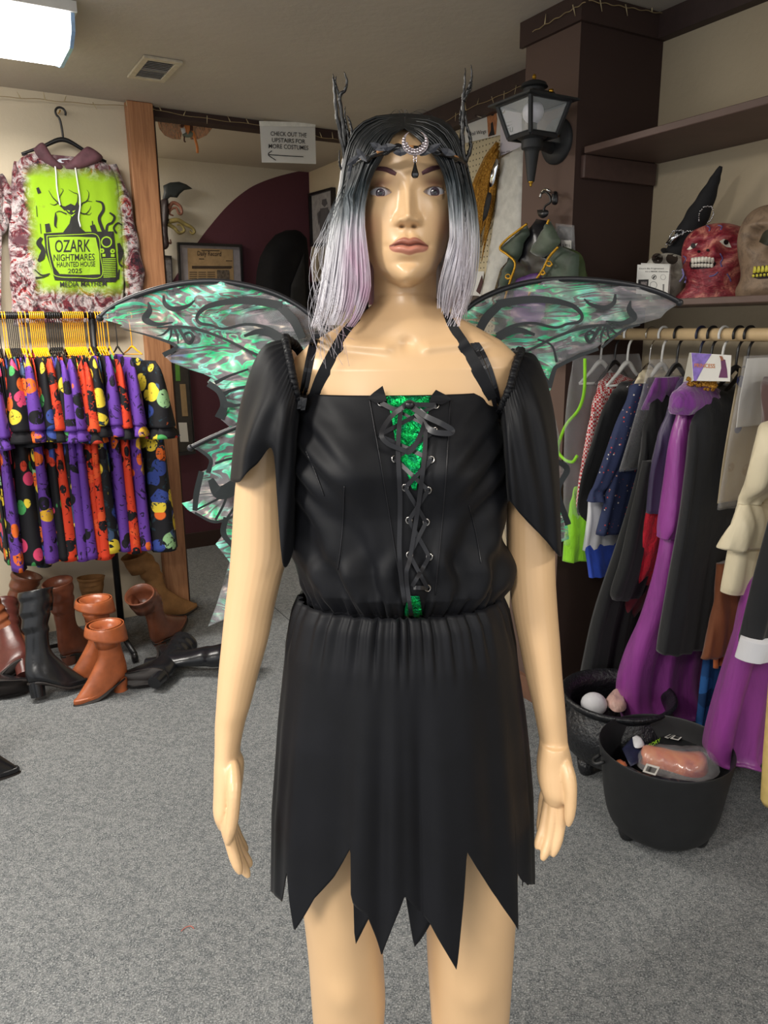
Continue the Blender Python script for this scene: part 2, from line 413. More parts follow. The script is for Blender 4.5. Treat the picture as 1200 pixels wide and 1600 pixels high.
vt = thing('ceiling_vent', 'small square louvred vent in the ceiling right of the light', 'vent', W(3.59, .975, ZC-.012))
fr = MB()
for (du, dv, su, sv) in ((-.135, 0, .03, .16), (.135, 0, .03, .16), (0, -.067, .24, .026), (0, .067, .24, .026)): fr.add(*box(W(3.59+du, .975+dv, ZC-.006), (sv, su, .011), bev=.002))
fr.build('frame', mat('vent_cream', rgb(196, 186, 165), .5), vt, smooth=False)
M_vd = mat('vent_grey', rgb(150, 146, 140), .5)
MB().add(*box(W(3.59, .975, ZC-.0015), (.11, .24, .002))).build('backing', mat('vent_dark', rgb(96, 92, 88), .8), vt, smooth=False)
for i in range(12):
    if i == 6: continue
    MB().add(*box(W(3.59-.11+.02*i, .975, ZC-.006), (.108, .012, .002), Y=D1*.8+DZ*.6, Z=-D1*.6+DZ*.8)).build('slat', M_vd, vt, smooth=False)
MB().add(*box(W(3.59+.01, .975, ZC-.007), (.108, .008, .006))).build('crossbar', M_vd, vt, smooth=False)
# ------------------------------------------------------------------ string of unlit mini lights round the walls
sl = thing('string_lights', 'thin cord of tiny unlit lights strung along walls, trims and pillar', 'string lights', W(4.1, .5, 2.5))
M_cord = mat('straw_cord', rgb(150, 130, 92), .6); M_mini = mat('mini_light', rgb(186, 168, 128), .4)
runs = [[PU(x, y, 4.12) for x, y in ((-60, 146), (0, 151), (60, 155), (120, 161), (200, 166), (243, 171))],
        [PU(x, y, 4.15) for x, y in ((243, 172), (300, 182), (360, 190), (405, 195), (450, 199), (500, 214), (528, 218))],
        [PV(x, y, 2.36) for x, y in ((640, 221), (690, 193), (730, 171), (775, 152), (820, 132))],
        [PV(x, y, 2.005) for x, y in ((832, 50), (860, 34), (890, 17), (915, 3))], [PU(x, y, 2.135) for x, y in ((920, 1), (960, 8), (1000, 15), (1040, 22))]]
for rn in runs:
    c = catmull(rn, 40); c[:, 2] += .002*np.sin(np.arange(40)*.9); MB().add(*tube(c, .0016, 5)).build('cord', M_cord, sl)
    L = np.linalg.norm(rn[-1]-rn[0]); k = max(2, int(L/.095))
    for i in range(k):
        p = c[int((i+.5)*39/k)]; a = random.uniform(-.8, .8); d = DZ*math.cos(a)+D2*math.sin(a)*.6
        MB().add(*tube([p, p+d*.012, p+d*.034*random.choice((1, -.8))], [.0022, .0024, .0008], 6)).build('mini_light', M_mini, sl)
# ================================================================== sweatshirts on the left wall
def hoodie_mat():
    t = NT('bloody_tie_dye'); v = t.coord('Object'); n = t.noise(t.coord('Object', (1, 1, 1), (0, .6, 0)), 11, 6, .7, 1.5); n2 = t.noise(v, 42, 6, .75, .5); n3 = t.noise(v, 5, 3, .6, 1)
    c = t.ramp(n, [(.36, rgb(44, 32, 42)), (.44, rgb(110, 36, 44)), (.49, rgb(150, 132, 134)), (.56, rgb(186, 180, 180)), (.61, rgb(160, 34, 34)), (.68, rgb(84, 36, 44)), (.76, rgb(50, 34, 42))])
    c = t.mix(.75, c, t.ramp(n2, [(.42, rgb(44, 38, 44)), (.5, (1, 1, 1, 1))]), 'MULTIPLY'); c = t.mix(t.ramp(n3, [(.5, (0, 0, 0, 1)), (.62, (1, 1, 1, 1))]), c, rgb(84, 50, 58))
    # neon patch of the print on the chest (a fixed place on the garment)
    g = t.node('ShaderNodeNewGeometry'); sp = t.node('ShaderNodeSeparateXYZ'); mp = t.node('ShaderNodeMapping', vector_type='TEXTURE')
    mp.inputs['Location'].default_value = tuple(HC); mp.inputs['Rotation'].default_value = (0, 0, ROTZ); t.link(g.outputs['Position'], mp.inputs[0]); t.link(mp.outputs[0], sp.inputs[0])
    nz = t.noise(v, 14, 4)
    def axis(o, half, soft):
        a = t.node('ShaderNodeMath', operation='ABSOLUTE'); t.link(o, a.inputs[0]); b = t.node('ShaderNodeMath', operation='MULTIPLY_ADD'); t.link(nz, b.inputs[0]); b.inputs[1].default_value = .06; t.link(a.outputs[0], b.inputs[2])
        m_ = t.node('ShaderNodeMapRange'); t.link(b.outputs[0], m_.inputs[0]); m_.inputs[1].default_value = half+soft; m_.inputs[2].default_value = half; return m_.outputs[0]
    f = t.node('ShaderNodeMath', operation='MULTIPLY'); t.link(axis(sp.outputs['X'], .205, .05), f.inputs[0]); t.link(axis(sp.outputs['Z'], .262, .06), f.inputs[1])
    neon = t.mix(t.ramp(t.noise(v, 9, 3), [(.66, (0, 0, 0, 1)), (.76, (1, 1, 1, 1))]), rgb(146, 188, 34), rgb(110, 104, 52))
    t.color(t.mix(f.outputs[0], c, neon)); t.set(Roughness=.8, Specular_IOR_Level=.2, Sheen_Weight=.2); t.bump(t.noise(v, 12, 4), .3, .01); return t.m
HC = PU(122, 364, 4.08)
M_hood = hoodie_mat(); M_hdark = mat('charcoal_sleeve', rgb(44, 38, 48), .8, var=.3, vscale=12); M_maroonfab = mat('maroon_fabric', rgb(96, 62, 70), .8, var=.35, vscale=16, bump=.3, bscale=40)
def hanger_mesh(r=.0042, w=.20, neck=.09, hook=.022, drop=.075):
    """plastic hanger in local axes: hook round x=0,z=0, arms along y"""
    a = np.linspace(math.radians(205), math.radians(-60), 18)
    pts = [(0, hook*math.cos(q), hook*.15+hook*math.sin(q)) for q in a]
    hk = catmull(pts+[(0, .004, -.035), (0, 0, -neck*.7), (0, 0, -neck)], 40); b = MB().add(*tube(hk, r*.85, 7))
    b.add(*tube(catmull([(0, -w, -neck-drop), (0, -w*.5, -neck-drop*.47), (0, 0, -neck+.004), (0, w*.5, -neck-drop*.47), (0, w, -neck-drop)], 26), list(r*np.array([1, 1.3, 1.9, 1.3, 1])), 8))
    b.add(*tube([(0, -w, -neck-drop), (0, w, -neck-drop-.003)], r*.9, 7)); return b
h1 = thing('clothes_hanger', 'black plastic hanger holding the neon print hoodie on the cream wall', 'hanger', W(4.10, .665, 2.52), rotz=ROTZ+math.pi/2)
hm = hanger_mesh(.006, .185, .115, .022); o = hm.build('hanger_body', M_black, h1, local=True)
hk = MB().add(*tube([W(4.17, .665, 2.535), W(4.12, .665, 2.53), W(4.105, .665, 2.535)], .003, 6)).build('wall_hook', M_brass); tag(hk, 'small brass hook in cream wall above the neon print hoodie', 'hook')
def hoodie(rows, sleeves, uc, name, label):
    t = thing(name, label, 'hoodie', PU(rows[-1][1]*.5+rows[-1][2]*.5, rows[-1][0], uc), None)
    R = catmull(rows, 60); rg = []; an = np.linspace(0, 2*math.pi, 72, endpoint=False)
    for i, (y, a, b) in enumerate(R):
        pa, pb = uvz(PU(a, y, uc)), uvz(PU(b, y, uc)); vc, w = (pa[1]+pb[1])/2, (pb[1]-pa[1])/2; q = i/59
        d = .018+.022*math.sin(math.pi*min(1, q*1.4+.1)); c_, s_ = np.cos(an), np.sin(an)
        x = vc+w*np.sign(c_)*np.abs(c_)**.8; fo = .004*np.sin(c_*9+q*3)*q+.003*np.sin(c_*19+1)*q
        u = uc-np.sign(s_)*np.abs(s_)**.6*d*(s_ > 0)-s_*d*.7*(s_ <= 0)-fo*(s_ > 0)
        rg.append([W(uu, xx, pa[2]) for uu, xx in zip(u, x)])
    bo = MB().add(*loft(rg)).build('body', M_hood, t)
    for k, (pts, rad, mm) in enumerate(sleeves):
        p = [PU(x, y, uc+.01) for x, y in pts]; p = catmull(p, 30); r = np.interp(np.linspace(0, 1, 30), np.linspace(0, 1, len(rad)), rad)
        r = r*(1+.08*np.sin(np.arange(30)*1.1+k)); tv, tf = tube(p, list(r), 16); tv = tv+0
        ctr = np.repeat(p, 16, 0); dd = tv[:len(ctr)]-ctr; dd -= np.outer(dd@D1, D1)*.45; tv[:len(ctr)] = ctr+dd
        MB().add(tv, tf).build('sleeve', mm, t)
    return t, bo
hd, hbody = hoodie([(240, 46, 156), (250, 30, 172), (275, 24, 182), (330, 24, 190), (400, 24, 193), (450, 25, 193), (480, 26, 191), (505, 30, 188)],
    [([(33, 255), (27, 320), (27, 400), (30, 470), (32, 510)], [.030, .036, .034, .034, .03], M_hood), ([(172, 258), (188, 310), (199, 370), (209, 425), (208, 462), (196, 474)], [.03, .048, .048, .052, .042, .024], M_hood)],
    4.09, 'hoodie', 'blood spattered hoodie with neon green television print on the cream wall')
HB = get_bvh(hbody); hfb = lambda x, y: PU(x, y, 4.05)
hp = lambda x, y: rhit(HB, x, y, .003, hfb)
def HZ(L): return [(x/4.615, 200+y/4.615) for x, y in L]
# hood: two thick folded flaps round a white lining
MB().add(*puff(HZ([(385, 235), (440, 222), (520, 228), (470, 285), (445, 300), (410, 268)]), lambda x, y: PU(x, y, 4.058), -D1, .004, 8, 5)).build('hood_lining', mat('white_lining', rgb(196, 204, 214), .8), hd)
for L, s in (([(240, 150), (290, 108), (325, 118), (380, 205), (465, 290), (420, 302), (340, 262), (270, 205)], 1), ([(600, 150), (645, 135), (740, 205), (700, 250), (560, 300), (455, 292), (520, 225)], 2)):
    MB().add(*puff(HZ(L), lambda x, y: PU(x, y, 4.055), -D1, .022, 9, 5, 1, .001, s)).build('hood', M_maroonfab, hd)
for L in ([(390, 240), (402, 320), (408, 420), (420, 500), (433, 560)], [(532, 235), (548, 330), (562, 420), (574, 500), (576, 570), (566, 650), (580, 715)]):
    p = catmull([hp(*q)-D1*.006 for q in HZ(L)], 30); MB().add(*tube(p, .0035, 6)).build('drawstring', M_white, hd)
M_print = mat('black_print', rgb(34, 34, 32), .8); M_neon = mat('neon_print', rgb(148, 190, 34), .8, var=.06)
pm = MB(); gm = MB()
dc = lambda L, off=.003, m_=pm, st=6, cv=False: decal(m_, HB, HZ(L), off, st, hfb, cv)
sk = lambda L, w, off=.0035, m_=pm: stroke(m_, HB, HZ(L), w/4.615 if np.isscalar(w) else [q/4.615 for q in w], off, hfb)
dc([(315, 760), (470, 752), (640, 748), (820, 745), (832, 860), (845, 990), (850, 1090), (830, 1112), (600, 1108), (395, 1096), (372, 1020), (330, 900)])
dc([(352, 792), (430, 784), (560, 784), (690, 790), (715, 900), (722, 1055), (600, 1060), (430, 1052), (392, 1000), (366, 900)], .0042, gm)
sk([(338, 778), (560, 768), (702, 774), (724, 920), (730, 1072), (560, 1078), (405, 1068), (375, 1010), (345, 880), (338, 778)], 5, .0045, gm)
for cx_, cy_, r0, w_ in ((768, 822, 36, 9), (735, 885, 11, 12), (812, 888, 11, 12)): sk([(cx_+r0*math.cos(a), cy_+r0*math.sin(a)) for a in np.linspace(0, 6.4, 14)], w_, .0045, gm)
for i in range(11): sk([(738+i*.8, 945+i*13), (835, 942+i*13)], 5.5, .0045, gm)
for L in ([(738, 908), (760, 908), (760, 928), (738, 928)], [(800, 910), (826, 910), (826, 930), (800, 930)]): dc(L, .0045, gm)
# tree, tentacles, graves, legs
dc([(455, 752), (500, 690), (512, 640), (470, 590), (435, 560), (470, 565), (510, 545), (540, 560), (560, 520), (570, 560), (600, 540), (570, 600), (560, 660), (580, 720), (620, 752)], .003, pm, 7)
for L, w in (([(470, 590), (420, 540), (380, 500), (350, 450)], [16, 10, 6, 3]), ([(420, 540), (390, 555), (360, 545)], [8, 5, 2]), ([(440, 560), (430, 500), (455, 450), (440, 435)], [9, 6, 4, 2]), ([(560, 530), (560, 480), (530, 465), (495, 445)], [9, 6, 4, 2]),
    ([(590, 545), (630, 520), (640, 470), (625, 445)], [10, 7, 4, 2]), ([(620, 525), (665, 530)], [6, 2]), ([(560, 600), (610, 620), (645, 590), (655, 560)], [12, 7, 5, 2]), ([(600, 615), (640, 625), (660, 610)], [6, 4, 2]), ([(480, 620), (430, 600), (400, 610)], [10, 6, 3]),
    ([(690, 525), (735, 540), (745, 590), (715, 650), (735, 720), (750, 750)], [6, 16, 20, 22, 24, 26]), ([(790, 610), (825, 640), (810, 680), (775, 700), (765, 750)], [12, 18, 16, 16, 20]), ([(840, 760), (820, 720), (850, 685), (880, 700)], [14, 14, 12, 8]),
    ([(400, 610), (402, 650), (398, 700), (410, 720)], [5, 22, 16, 4]), ([(340, 690), (350, 750)], [34, 40]), ([(665, 700), (682, 752)], [36, 40]), ([(665, 670), (668, 700)], [8, 8]), ([(300, 790), (280, 830), (310, 880), (300, 930), (275, 960)], [22, 40, 30, 46, 18]), ([(250, 1020), (300, 1060), (360, 1050)], [6, 10, 8]), ([(255, 1080), (310, 1075), (350, 1060)], [14, 8, 6]),
    ([(855, 830), (870, 900), (860, 970), (880, 1000)], [20, 44, 10, 16]), ([(860, 1020), (850, 1090)], [10, 16]), ([(270, 430), (285, 470)], [20, 26]), ([(262, 560), (268, 640)], [5, 6]), ([(290, 690), (296, 760)], [5, 5])): sk(L, w)
for L in ([(480, 590), (505, 597), (500, 608)], [(545, 592), (520, 600), (530, 610)], [(490, 615), (515, 628), (545, 612), (520, 640)]): dc(L, .0048, gm, 9)
pm.build('print', M_print, hd, smooth=False); gm.build('print_ground', M_neon, hd, smooth=False)
lm = MB(); tp = lambda x, y: rhit(HB, x, y, .0055, hfb)
for s, x, y, h, w in (('OZARK', 524, 893, 92, 255), ('NIGHTMARES', 534, 956, 50, 296), ('HAUNTED HOUSE', 548, 1000, 38, 276), ('2025', 540, 1046, 34, 100), ('MEDIA MAYHEM', 600, 1142, 40, 335)):
    lettering(lm, s, tp, x/4.615, 200+y/4.615, h/4.615, w/4.615, .008, -.02)
lm.build('lettering', M_print, hd, smooth=False)
h2, hb2 = hoodie([(262, -60, -4), (280, -72, 2), (330, -80, 3), (420, -80, 2), (500, -78, 2)], [([(-6, 275), (8, 300), (14, 318), (2, 345), (-12, 372)], [.03, .036, .032, .036, .03], M_hood)], 4.09, 'hoodie', 'second spattered sweatshirt cut by the left edge of the photo')
# ================================================================== rack of patterned outfits
RU = 3.80; RZ = 1.612
rk = thing('garment_rack', 'black metal garment rack full of halloween print outfits along the cream wall', 'garment rack', W(RU, .55, 0))
MB().add(*tube([W(RU, v, RZ) for v in (-.55, .0, .4, .82)], .0125, 12)).build('rail', M_blackmetal, rk)
for v in (-.5, .665): MB().add(*tube([W(RU+.01, v, z) for z in (.03, .8, RZ)], .0165, 12)).build('upright', M_blackmetal, rk)
for v in (.665,):
    MB().add(*tube([W(RU-.26, v, .045), W(RU+.26, v, .045)], .014, 10)).build('foot_bar', M_blackmetal, rk)
    MB().add(*tube([W(RU+.01, v, .055), W(RU+.01, v-.5, .06), W(RU+.01, -.5, .06)], .010, 8)).build('lower_rail', M_blackmetal, rk)
    for s in (-.25, .25): MB().add(*lathe([(.002, -.014), (.024, -.012), (.026, 0), (.024, .012), (.002, .014)], W(RU+s, v, .026), 16, D2)).build('caster', M_black, rk)
def print_mat(name, bg, spots, scale, thr=.36, seed=0, second=None):
    t = NT(name); oi = t.node('ShaderNodeObjectInfo'); v = t.coord('Object', (1, 1.0, 1))
    ad = t.node('ShaderNodeVectorMath', operation='ADD'); sc_ = t.node('ShaderNodeVectorMath', operation='SCALE'); t.link(oi.outputs['Location'], sc_.inputs[0]); sc_.inputs['Scale'].default_value = 7.3; t.link(v, ad.inputs[0]); t.link(sc_.outputs[0], ad.inputs[1])
    vo = t.node('ShaderNodeTexVoronoi'); vo.inputs['Scale'].default_value = scale; t.link(ad.outputs[0], vo.inputs['Vector'])
    sp = t.node('ShaderNodeSeparateColor'); t.link(vo.outputs['Color'], sp.inputs[0])
    c = t.ramp(sp.outputs[0], [(i/len(spots), q) for i, q in enumerate(spots)], 'CONSTANT')
    n = t.noise(ad.outputs[0], scale*3, 3, .6, 1); face = t.ramp(n, [(.36, (0, 0, 0, 1)), (.40, (1, 1, 1, 1))]); c = t.mix(face, bg, c)
    m_ = t.ramp(vo.outputs['Distance'], [(thr, (1, 1, 1, 1)), (thr+.03, (0, 0, 0, 1))]); c = t.mix(m_, bg, c)
    if second: c = t.mix(t.ramp(t.noise(ad.outputs[0], scale*1.1, 4, .6, 2.5), [(.60, (0, 0, 0, 1)), (.62, (1, 1, 1, 1))]), c, second)
    t.color(c); t.set(Roughness=.75, Specular_IOR_Level=.25); t.bump(t.noise(v, 30, 3), .2, .004); return t.m
ORG = rgb(222, 104, 40); YEL = rgb(222, 196, 60); GRN = rgb(70, 150, 84); PNK = rgb(214, 70, 110); BLU = rgb(52, 70, 140); BLK = rgb(24, 24, 28); PUR = rgb(96, 58, 150)
M_g = {'purple': print_mat('purple_witch_print', PUR, [ORG, BLK, rgb(214, 164, 50), PUR, BLK, PUR, PUR], 13, .40, second=rgb(40, 26, 62)),
       'pumpkin': print_mat('black_pumpkin_print', BLK, [YEL, BLU, ORG, rgb(140, 180, 130), BLK, rgb(60, 80, 110), YEL], 11, .46, second=rgb(30, 50, 60)),
       'neon': print_mat('black_neon_print', BLK, [PNK, ORG, GRN, YEL, rgb(190, 60, 40), BLK, BLU], 14, .44),
       'orange': print_mat('orange_black_print', rgb(206, 62, 36), [BLK, rgb(220, 84, 44), BLK, rgb(170, 40, 30), BLK], 16, .42, second=rgb(34, 20, 20))}
KIND = {'purple': 'purple witch print', 'pumpkin': 'black pumpkin print', 'neon': 'black and neon print', 'orange': 'orange and black print'}
def ring_loft(rows, n=20, fold=0.0, k=5, seed=0):
    """rows: (z, y centre, half y, half x); closed tube of cloth in local axes"""
    rs = []; an = np.linspace(0, 2*math.pi, n, endpoint=False)
    for z, yc, hy, hx in rows:
        f = 1+fold*np.sin(an*k+seed+z*4)
        rs.append(np.stack([hx*f*np.cos(an), yc+hy*np.sin(an), np.full(n, z)+0*an], 1))
    return loft(np.array(rs))
def outfit(kind, wid, seed):
    """local axes: x along the rail, -y towards the viewer; tunic, near sleeve, frill, trousers"""
    M = M_g[kind]
    t = bpy.data.objects.new('patterned_outfit', None); COL.objects.link(t); t.empty_display_size = .05
    MB().add(*ring_loft(catmull([(-.165, 0, .05, .003), (-.20, 0, .13, .004), (-.26, 0, .17, .004+wid*.3), (-.45, 0, .18, .004+wid*.5), (-.63, 0, .19, .004+wid*.8)], 14), 20, .12, 5, seed)).build('tunic', M, t, local=True)
    MB().add(*ring_loft(catmull([(-.175, -.13, .05, .003), (-.22, -.165, .05, .004+wid*.35), (-.34, -.185, .055, .005+wid*.7), (-.46, -.195, .06, .006+wid), (-.475, -.195, .06, .006+wid)], 14), 18, .10, 4, seed+1)).build('sleeve', M, t, local=True)
    MB().add(*ring_loft(catmull([(-.47, -.195, .05, .004+wid*.7), (-.50, -.195, .062, .006+wid*1.05), (-.525, -.195, .066, .007+wid*1.2)], 6), 24, .28, 9, seed+2)).build('frill', M_g['neon' if kind != 'purple' else 'purple'], t, local=True)
    for yy in (-.11, .10):
        MB().add(*ring_loft(catmull([(-.50, yy, .07, .004+wid*.5), (-.66, yy, .075, .005+wid*.7), (-.85, yy, .08, .005+wid*.95), (-1.0, yy, .085, .006+wid*1.1), (-1.075, yy, .09, .007+wid*1.15)], 14), 18, .16, 5, seed+3)).build('trouser_leg', M, t, local=True)
    return t
hang0 = {}
for key, mm in (('yellow', M_yellow), ('black', M_black)):
    b = hanger_mesh(.0028, .085, .138, .021, .03); v = np.concatenate(b.v); b2 = MB().add(v, b.f); hang0[key] = (b2, mm)
hang_proto = {}
seq = [(-40+4*i, 'yellow' if i % 5 < 3 else 'black') for i in range(10)]+[(3, 'yellow'), (7, 'yellow')]+[(10+3*i+i*.0, 'black') for i in range(6)]+[(29, 'yellow'), (33, 'yellow'), (39, 'yellow')]+[(46+3.1*i, 'yellow') for i in range(8)]+[(74+3.6*i, 'black') for i in range(6)]+[(98+3.1*i, 'yellow') for i in range(11)]+[(136, 'yellow'), (141, 'black')]+[(148+4.0*i, 'yellow') for i in range(4)]+[(167, 'yellow')]
big = {i_+10: q_ for i_, q_ in {0: ('neon', .02), 5: ('pumpkin', .013), 8: ('purple', .015), 12: ('neon', .013), 16: ('orange', .018), 19: ('pumpkin', .014), 21: ('purple', .016), 24: ('purple', .017), 28: ('orange', .013), 31: ('orange', .017), 35: ('pumpkin', .019), 39: ('purple', .015), 42: ('orange', .014)}.items()}
big = {k_: (q_[0], q_[1]*2.1) for k_, q_ in big.items()}; big[4] = ('purple', .02)
fill = ['neon', 'pumpkin', 'orange', 'neon', 'purple', 'pumpkin']
protos = {}
ORD = ['', 'second', 'third', 'fourth', 'fifth', 'sixth', 'seventh', 'eighth', 'ninth', 'tenth', 'eleventh', 'twelfth', 'thirteenth', 'fourteenth', 'fifteenth', 'sixteenth', 'seventeenth', 'eighteenth', 'nineteenth', 'twentieth']
TEN = {20: 'twenty', 30: 'thirty', 40: 'forty', 50: 'fifty'}
def ordinal(k):
    if k < 20: return ORD[k]
    if k % 10 == 9: return {29: 'thirtieth', 39: 'fortieth', 49: 'fiftieth'}[k]
    n = k+1; return TEN[n//10*10]+'-'+['', 'first', 'second', 'third', 'fourth', 'fifth', 'sixth', 'seventh', 'eighth', 'ninth'][n % 10]
items = [(PU(px, 495, RU), hc)+big.get(i, (fill[i % 6], .004)) for i, (px, hc) in enumerate(seq)]
items = [(uvz(p)[1], hc, k, w, 0, RU) for p, hc, k, w in items]
items += [(uvz(PU(180, 500, RU))[1], 'black', 'purple', .030, .10, RU), (uvz(PU(196, 500, RU))[1]+.02, 'yellow', 'pumpkin', .05, .30, RU)]
N_ = len(items)
for i, (v, hc, kind, wd_, rot, u) in enumerate(items):
    q = N_-1-i; where = 'at the right end of the rack' if q == 0 else ordinal(q)+' from the right end of the rack'
    loc = W(u, v, RZ-.009)
    if hc not in hang_proto:
        o = hang0[hc][0].build('clothes_hanger', hang0[hc][1], None, local=True); hang_proto[hc] = o
    else: o = dup(hang_proto[hc])
    o.location = Vector(loc); o.rotation_euler = (0, 0, ROTZ+rot)
    o['label'] = f'{hc} plastic hanger, {where}'; o['category'] = 'hanger'; o['group'] = 'hangers on the left rack'
    key = (kind, wd_)
    if key not in protos: g = protos[key] = outfit(kind, wd_, i)
    else: g = dup(protos[key])
    bg_ = wd_ > .01; g.location = Vector(loc-DZ*(-.010+(random.uniform(0, .035) if bg_ else .004*(i % 3)))+(0 if bg_ else 1)*D1*.045-(D1*random.uniform(0, .03) if bg_ else 0)); g.rotation_euler = (0, 0, ROTZ+rot+random.uniform(-.02, .02))
    g['label'] = f'{KIND[kind]} outfit with trousers, {where}'; g['category'] = 'costume'; g['group'] = 'outfits on the left rack'
# ================================================================== heap of boots
def boot(label, color, loc, yaw, tilt=(0, 0), shaft=.34, wide=1.0, bend=0.0, fold=0.0, rough=.3, scale=1.0, lift=0.0, sole=None, suede=False):
    t = thing('boot', label, 'boot', loc, 'boots heaped under the left rack')
    t.rotation_euler = (Matrix.Rotation(yaw, 3, 'Z') @ Matrix.Rotation(tilt[1], 3, 'Y') @ Matrix.Rotation(tilt[0], 3, 'X')).to_euler(); t.scale = (scale,)*3
    M = mat('leather_%d_%d_%d' % color, rgb(*color), .75 if suede else rough, var=.22, vscale=18, bump=.35, bscale=45, spec=.5 if not suede else .2)
    Ms = mat('boot_sole', rgb(34, 28, 26), .6) if sole is None else M
    HEEL = .062; an = np.linspace(0, 2*math.pi, 28, endpoint=False); c_, s_ = np.cos(an), np.sin(an)
    slope = lambda x: HEEL*(1-sstep(x, -.06, .085))
    lv = [(.004, .158, -.078, .036), (.02, .160, -.084, .041), (.038, .148, -.086, .041), (.055, .115, -.085, .039), (.075, .072, -.082, .036), (.10, .042, -.078, .035), (.135, .030, -.070, .036), (.19, .032, -.064, .043)]
    rows_ = [list(l)+[0, 0] for l in lv]; k = 9
    for j in range(1, k+1):
        q = j/k; rows_.append([.19+shaft*q, .032+.022*q*wide, -.064-.014*q, .043+.018*q*wide, bend*q*q, .004*math.sin(j*2.1)])
    R = catmull(rows_, 60); rg = []
    for z, xf, xb, w, bx, wob in R:
        x = np.where(c_ > 0, xf, -xb)*c_; toe = 1-.25*np.clip(x/.16, 0, 1)**2*(z < .07)
        fl = sstep(z, .10, .03); zz = z+slope(x)*1.0*(fl+(1-fl)*1.0)*1.0 if False else z+np.where(fl > 0, slope(x)*fl+HEEL*(1-fl), HEEL)
        zz = zz-.012*np.clip((x-.06)/.1, 0, 1)*(z > .03)*(z < .07)
        rg.append(np.stack([x+bx+wob, w*toe*s_, zz], 1))
    top = rg[-1]; cc = top.mean(0); rg = rg+[cc+(top-cc)*.9+[0, 0, .001], cc+(top-cc)*.86-[0, 0, .05], cc+(top-cc)*.7-[0, 0, .10]]
    up = MB().add(*loft(rg)).build('upper', M, t, local=True)
    if fold:
        z1 = .19+shaft+HEEL; f = []
        for q in np.linspace(0, 1, 10):
            zz = z1+.01*math.sin(q*math.pi)-fold*q; g_ = .006+.012*q
            f.append(np.stack([np.where(c_ > 0, .054*wide+g_, .078+g_)*c_+bend, (.061*wide+g_)*s_, np.full(28, zz)+.02*c_*q], 1))
        MB().add(*loft(f, cap=False)).build('folded_cuff', M, t, local=True).modifiers.new('s', 'SOLIDIFY').thickness = .003
    so = []
    for q in np.linspace(0, 1, 2):
        x = np.where(c_ > 0, .163, .086)*c_; so.append(np.stack([x, .043*s_*(1-.25*np.clip(x/.16, 0, 1)**2), slope(x)-.004+.009*q], 1))
    MB().add(*loft(so)).build('sole', Ms, t, local=True)
    hl = [np.stack([-.050+(.030+.004*q)*c_, (.028+.004*q)*s_, np.full(28, .0+.066*q)], 1) for q in (0, .5, 1)]
    MB().add(*loft(hl)).build('heel', M if sole is None else Ms, t, local=True, angle=40)
    return t
TAN = (168, 92, 54); BRN = (110, 64, 44); SUE = (138, 100, 62); BLKL = (26, 27, 30); MAR = (92, 48, 42); COG = (150, 88, 58)
def FP(x, y, z=0.0): return PZ(x, y, z)
AW = math.atan2(D2[1], D2[0])
boot('tan leather heeled ankle boot with folded cuff standing at the front of the heap', TAN, FP(172, 1084), AW+math.pi+.25, shaft=.07, fold=.06, wide=1.1)
boot('second tan heeled boot standing just behind the folded tan boot', TAN, FP(156, 1056), AW+math.pi+.15, shaft=.12, fold=.05, wide=1.05)
boot('tall glossy black boot leaning with its sole towards the camera', BLKL, FP(80, 1090)+DZ*.02, AW+.15, (-.3, .02), .20, 1.6, .02, rough=.25)
boot('dark brown leather boot shaft slumped below the rack upright', BRN, FP(262, 1000), AW+.5, (.2, -.45), .15, 1.5, -.05)
boot('brown suede boot with pointed toe by the foot of the pine post', SUE, FP(268, 968), AW+.1, (0, -.25), .18, 1.2, -.06, suede=True)
boot('black boot lying on its side at the right of the heap', BLKL, FP(238, 1046)+DZ*.05, AW+.9, (1.45, 0), .24, 1.2)
boot('reddish brown boot shaft rising behind the tall black boot', (124, 72, 52), FP(122, 1030), AW+.6, (0, -.15), .17, 1.4)
boot('olive tan suede boot shaft in the back of the heap', SUE, FP(150, 1000), AW+1.2, (0, .1), .08, 1.4, suede=True)
boot('brown boot shaft leaning at the back left of the heap', BRN, FP(10, 1015), AW+.4, (.2, .3), .15, 1.6)
boot('cognac boot shaft leaning left of the tall black boot', COG, FP(48, 1050), AW+2.6, (0, .5), .12, 1.5)
boot('maroon heeled boot tipped over at the left edge', MAR, FP(22, 1078)+DZ*.05, AW+2.9, (.9, .3), .16, 1.1)
boot('glossy black boot toe lying flat at the lower left of the heap', BLKL, FP(0, 1100)+DZ*.05, AW+.2, (-1.5, 0), .2, 1.0)
boot('black boot lying flat between tan boot and rack foot', BLKL, FP(226, 1082)+DZ*.05, AW+2.4, (1.5, 0), .12, 1.0)
boot('black shoe toe poking in at the left edge of the carpet', BLKL, FP(-46, 1222), AW-.15, (0, 0), .1)
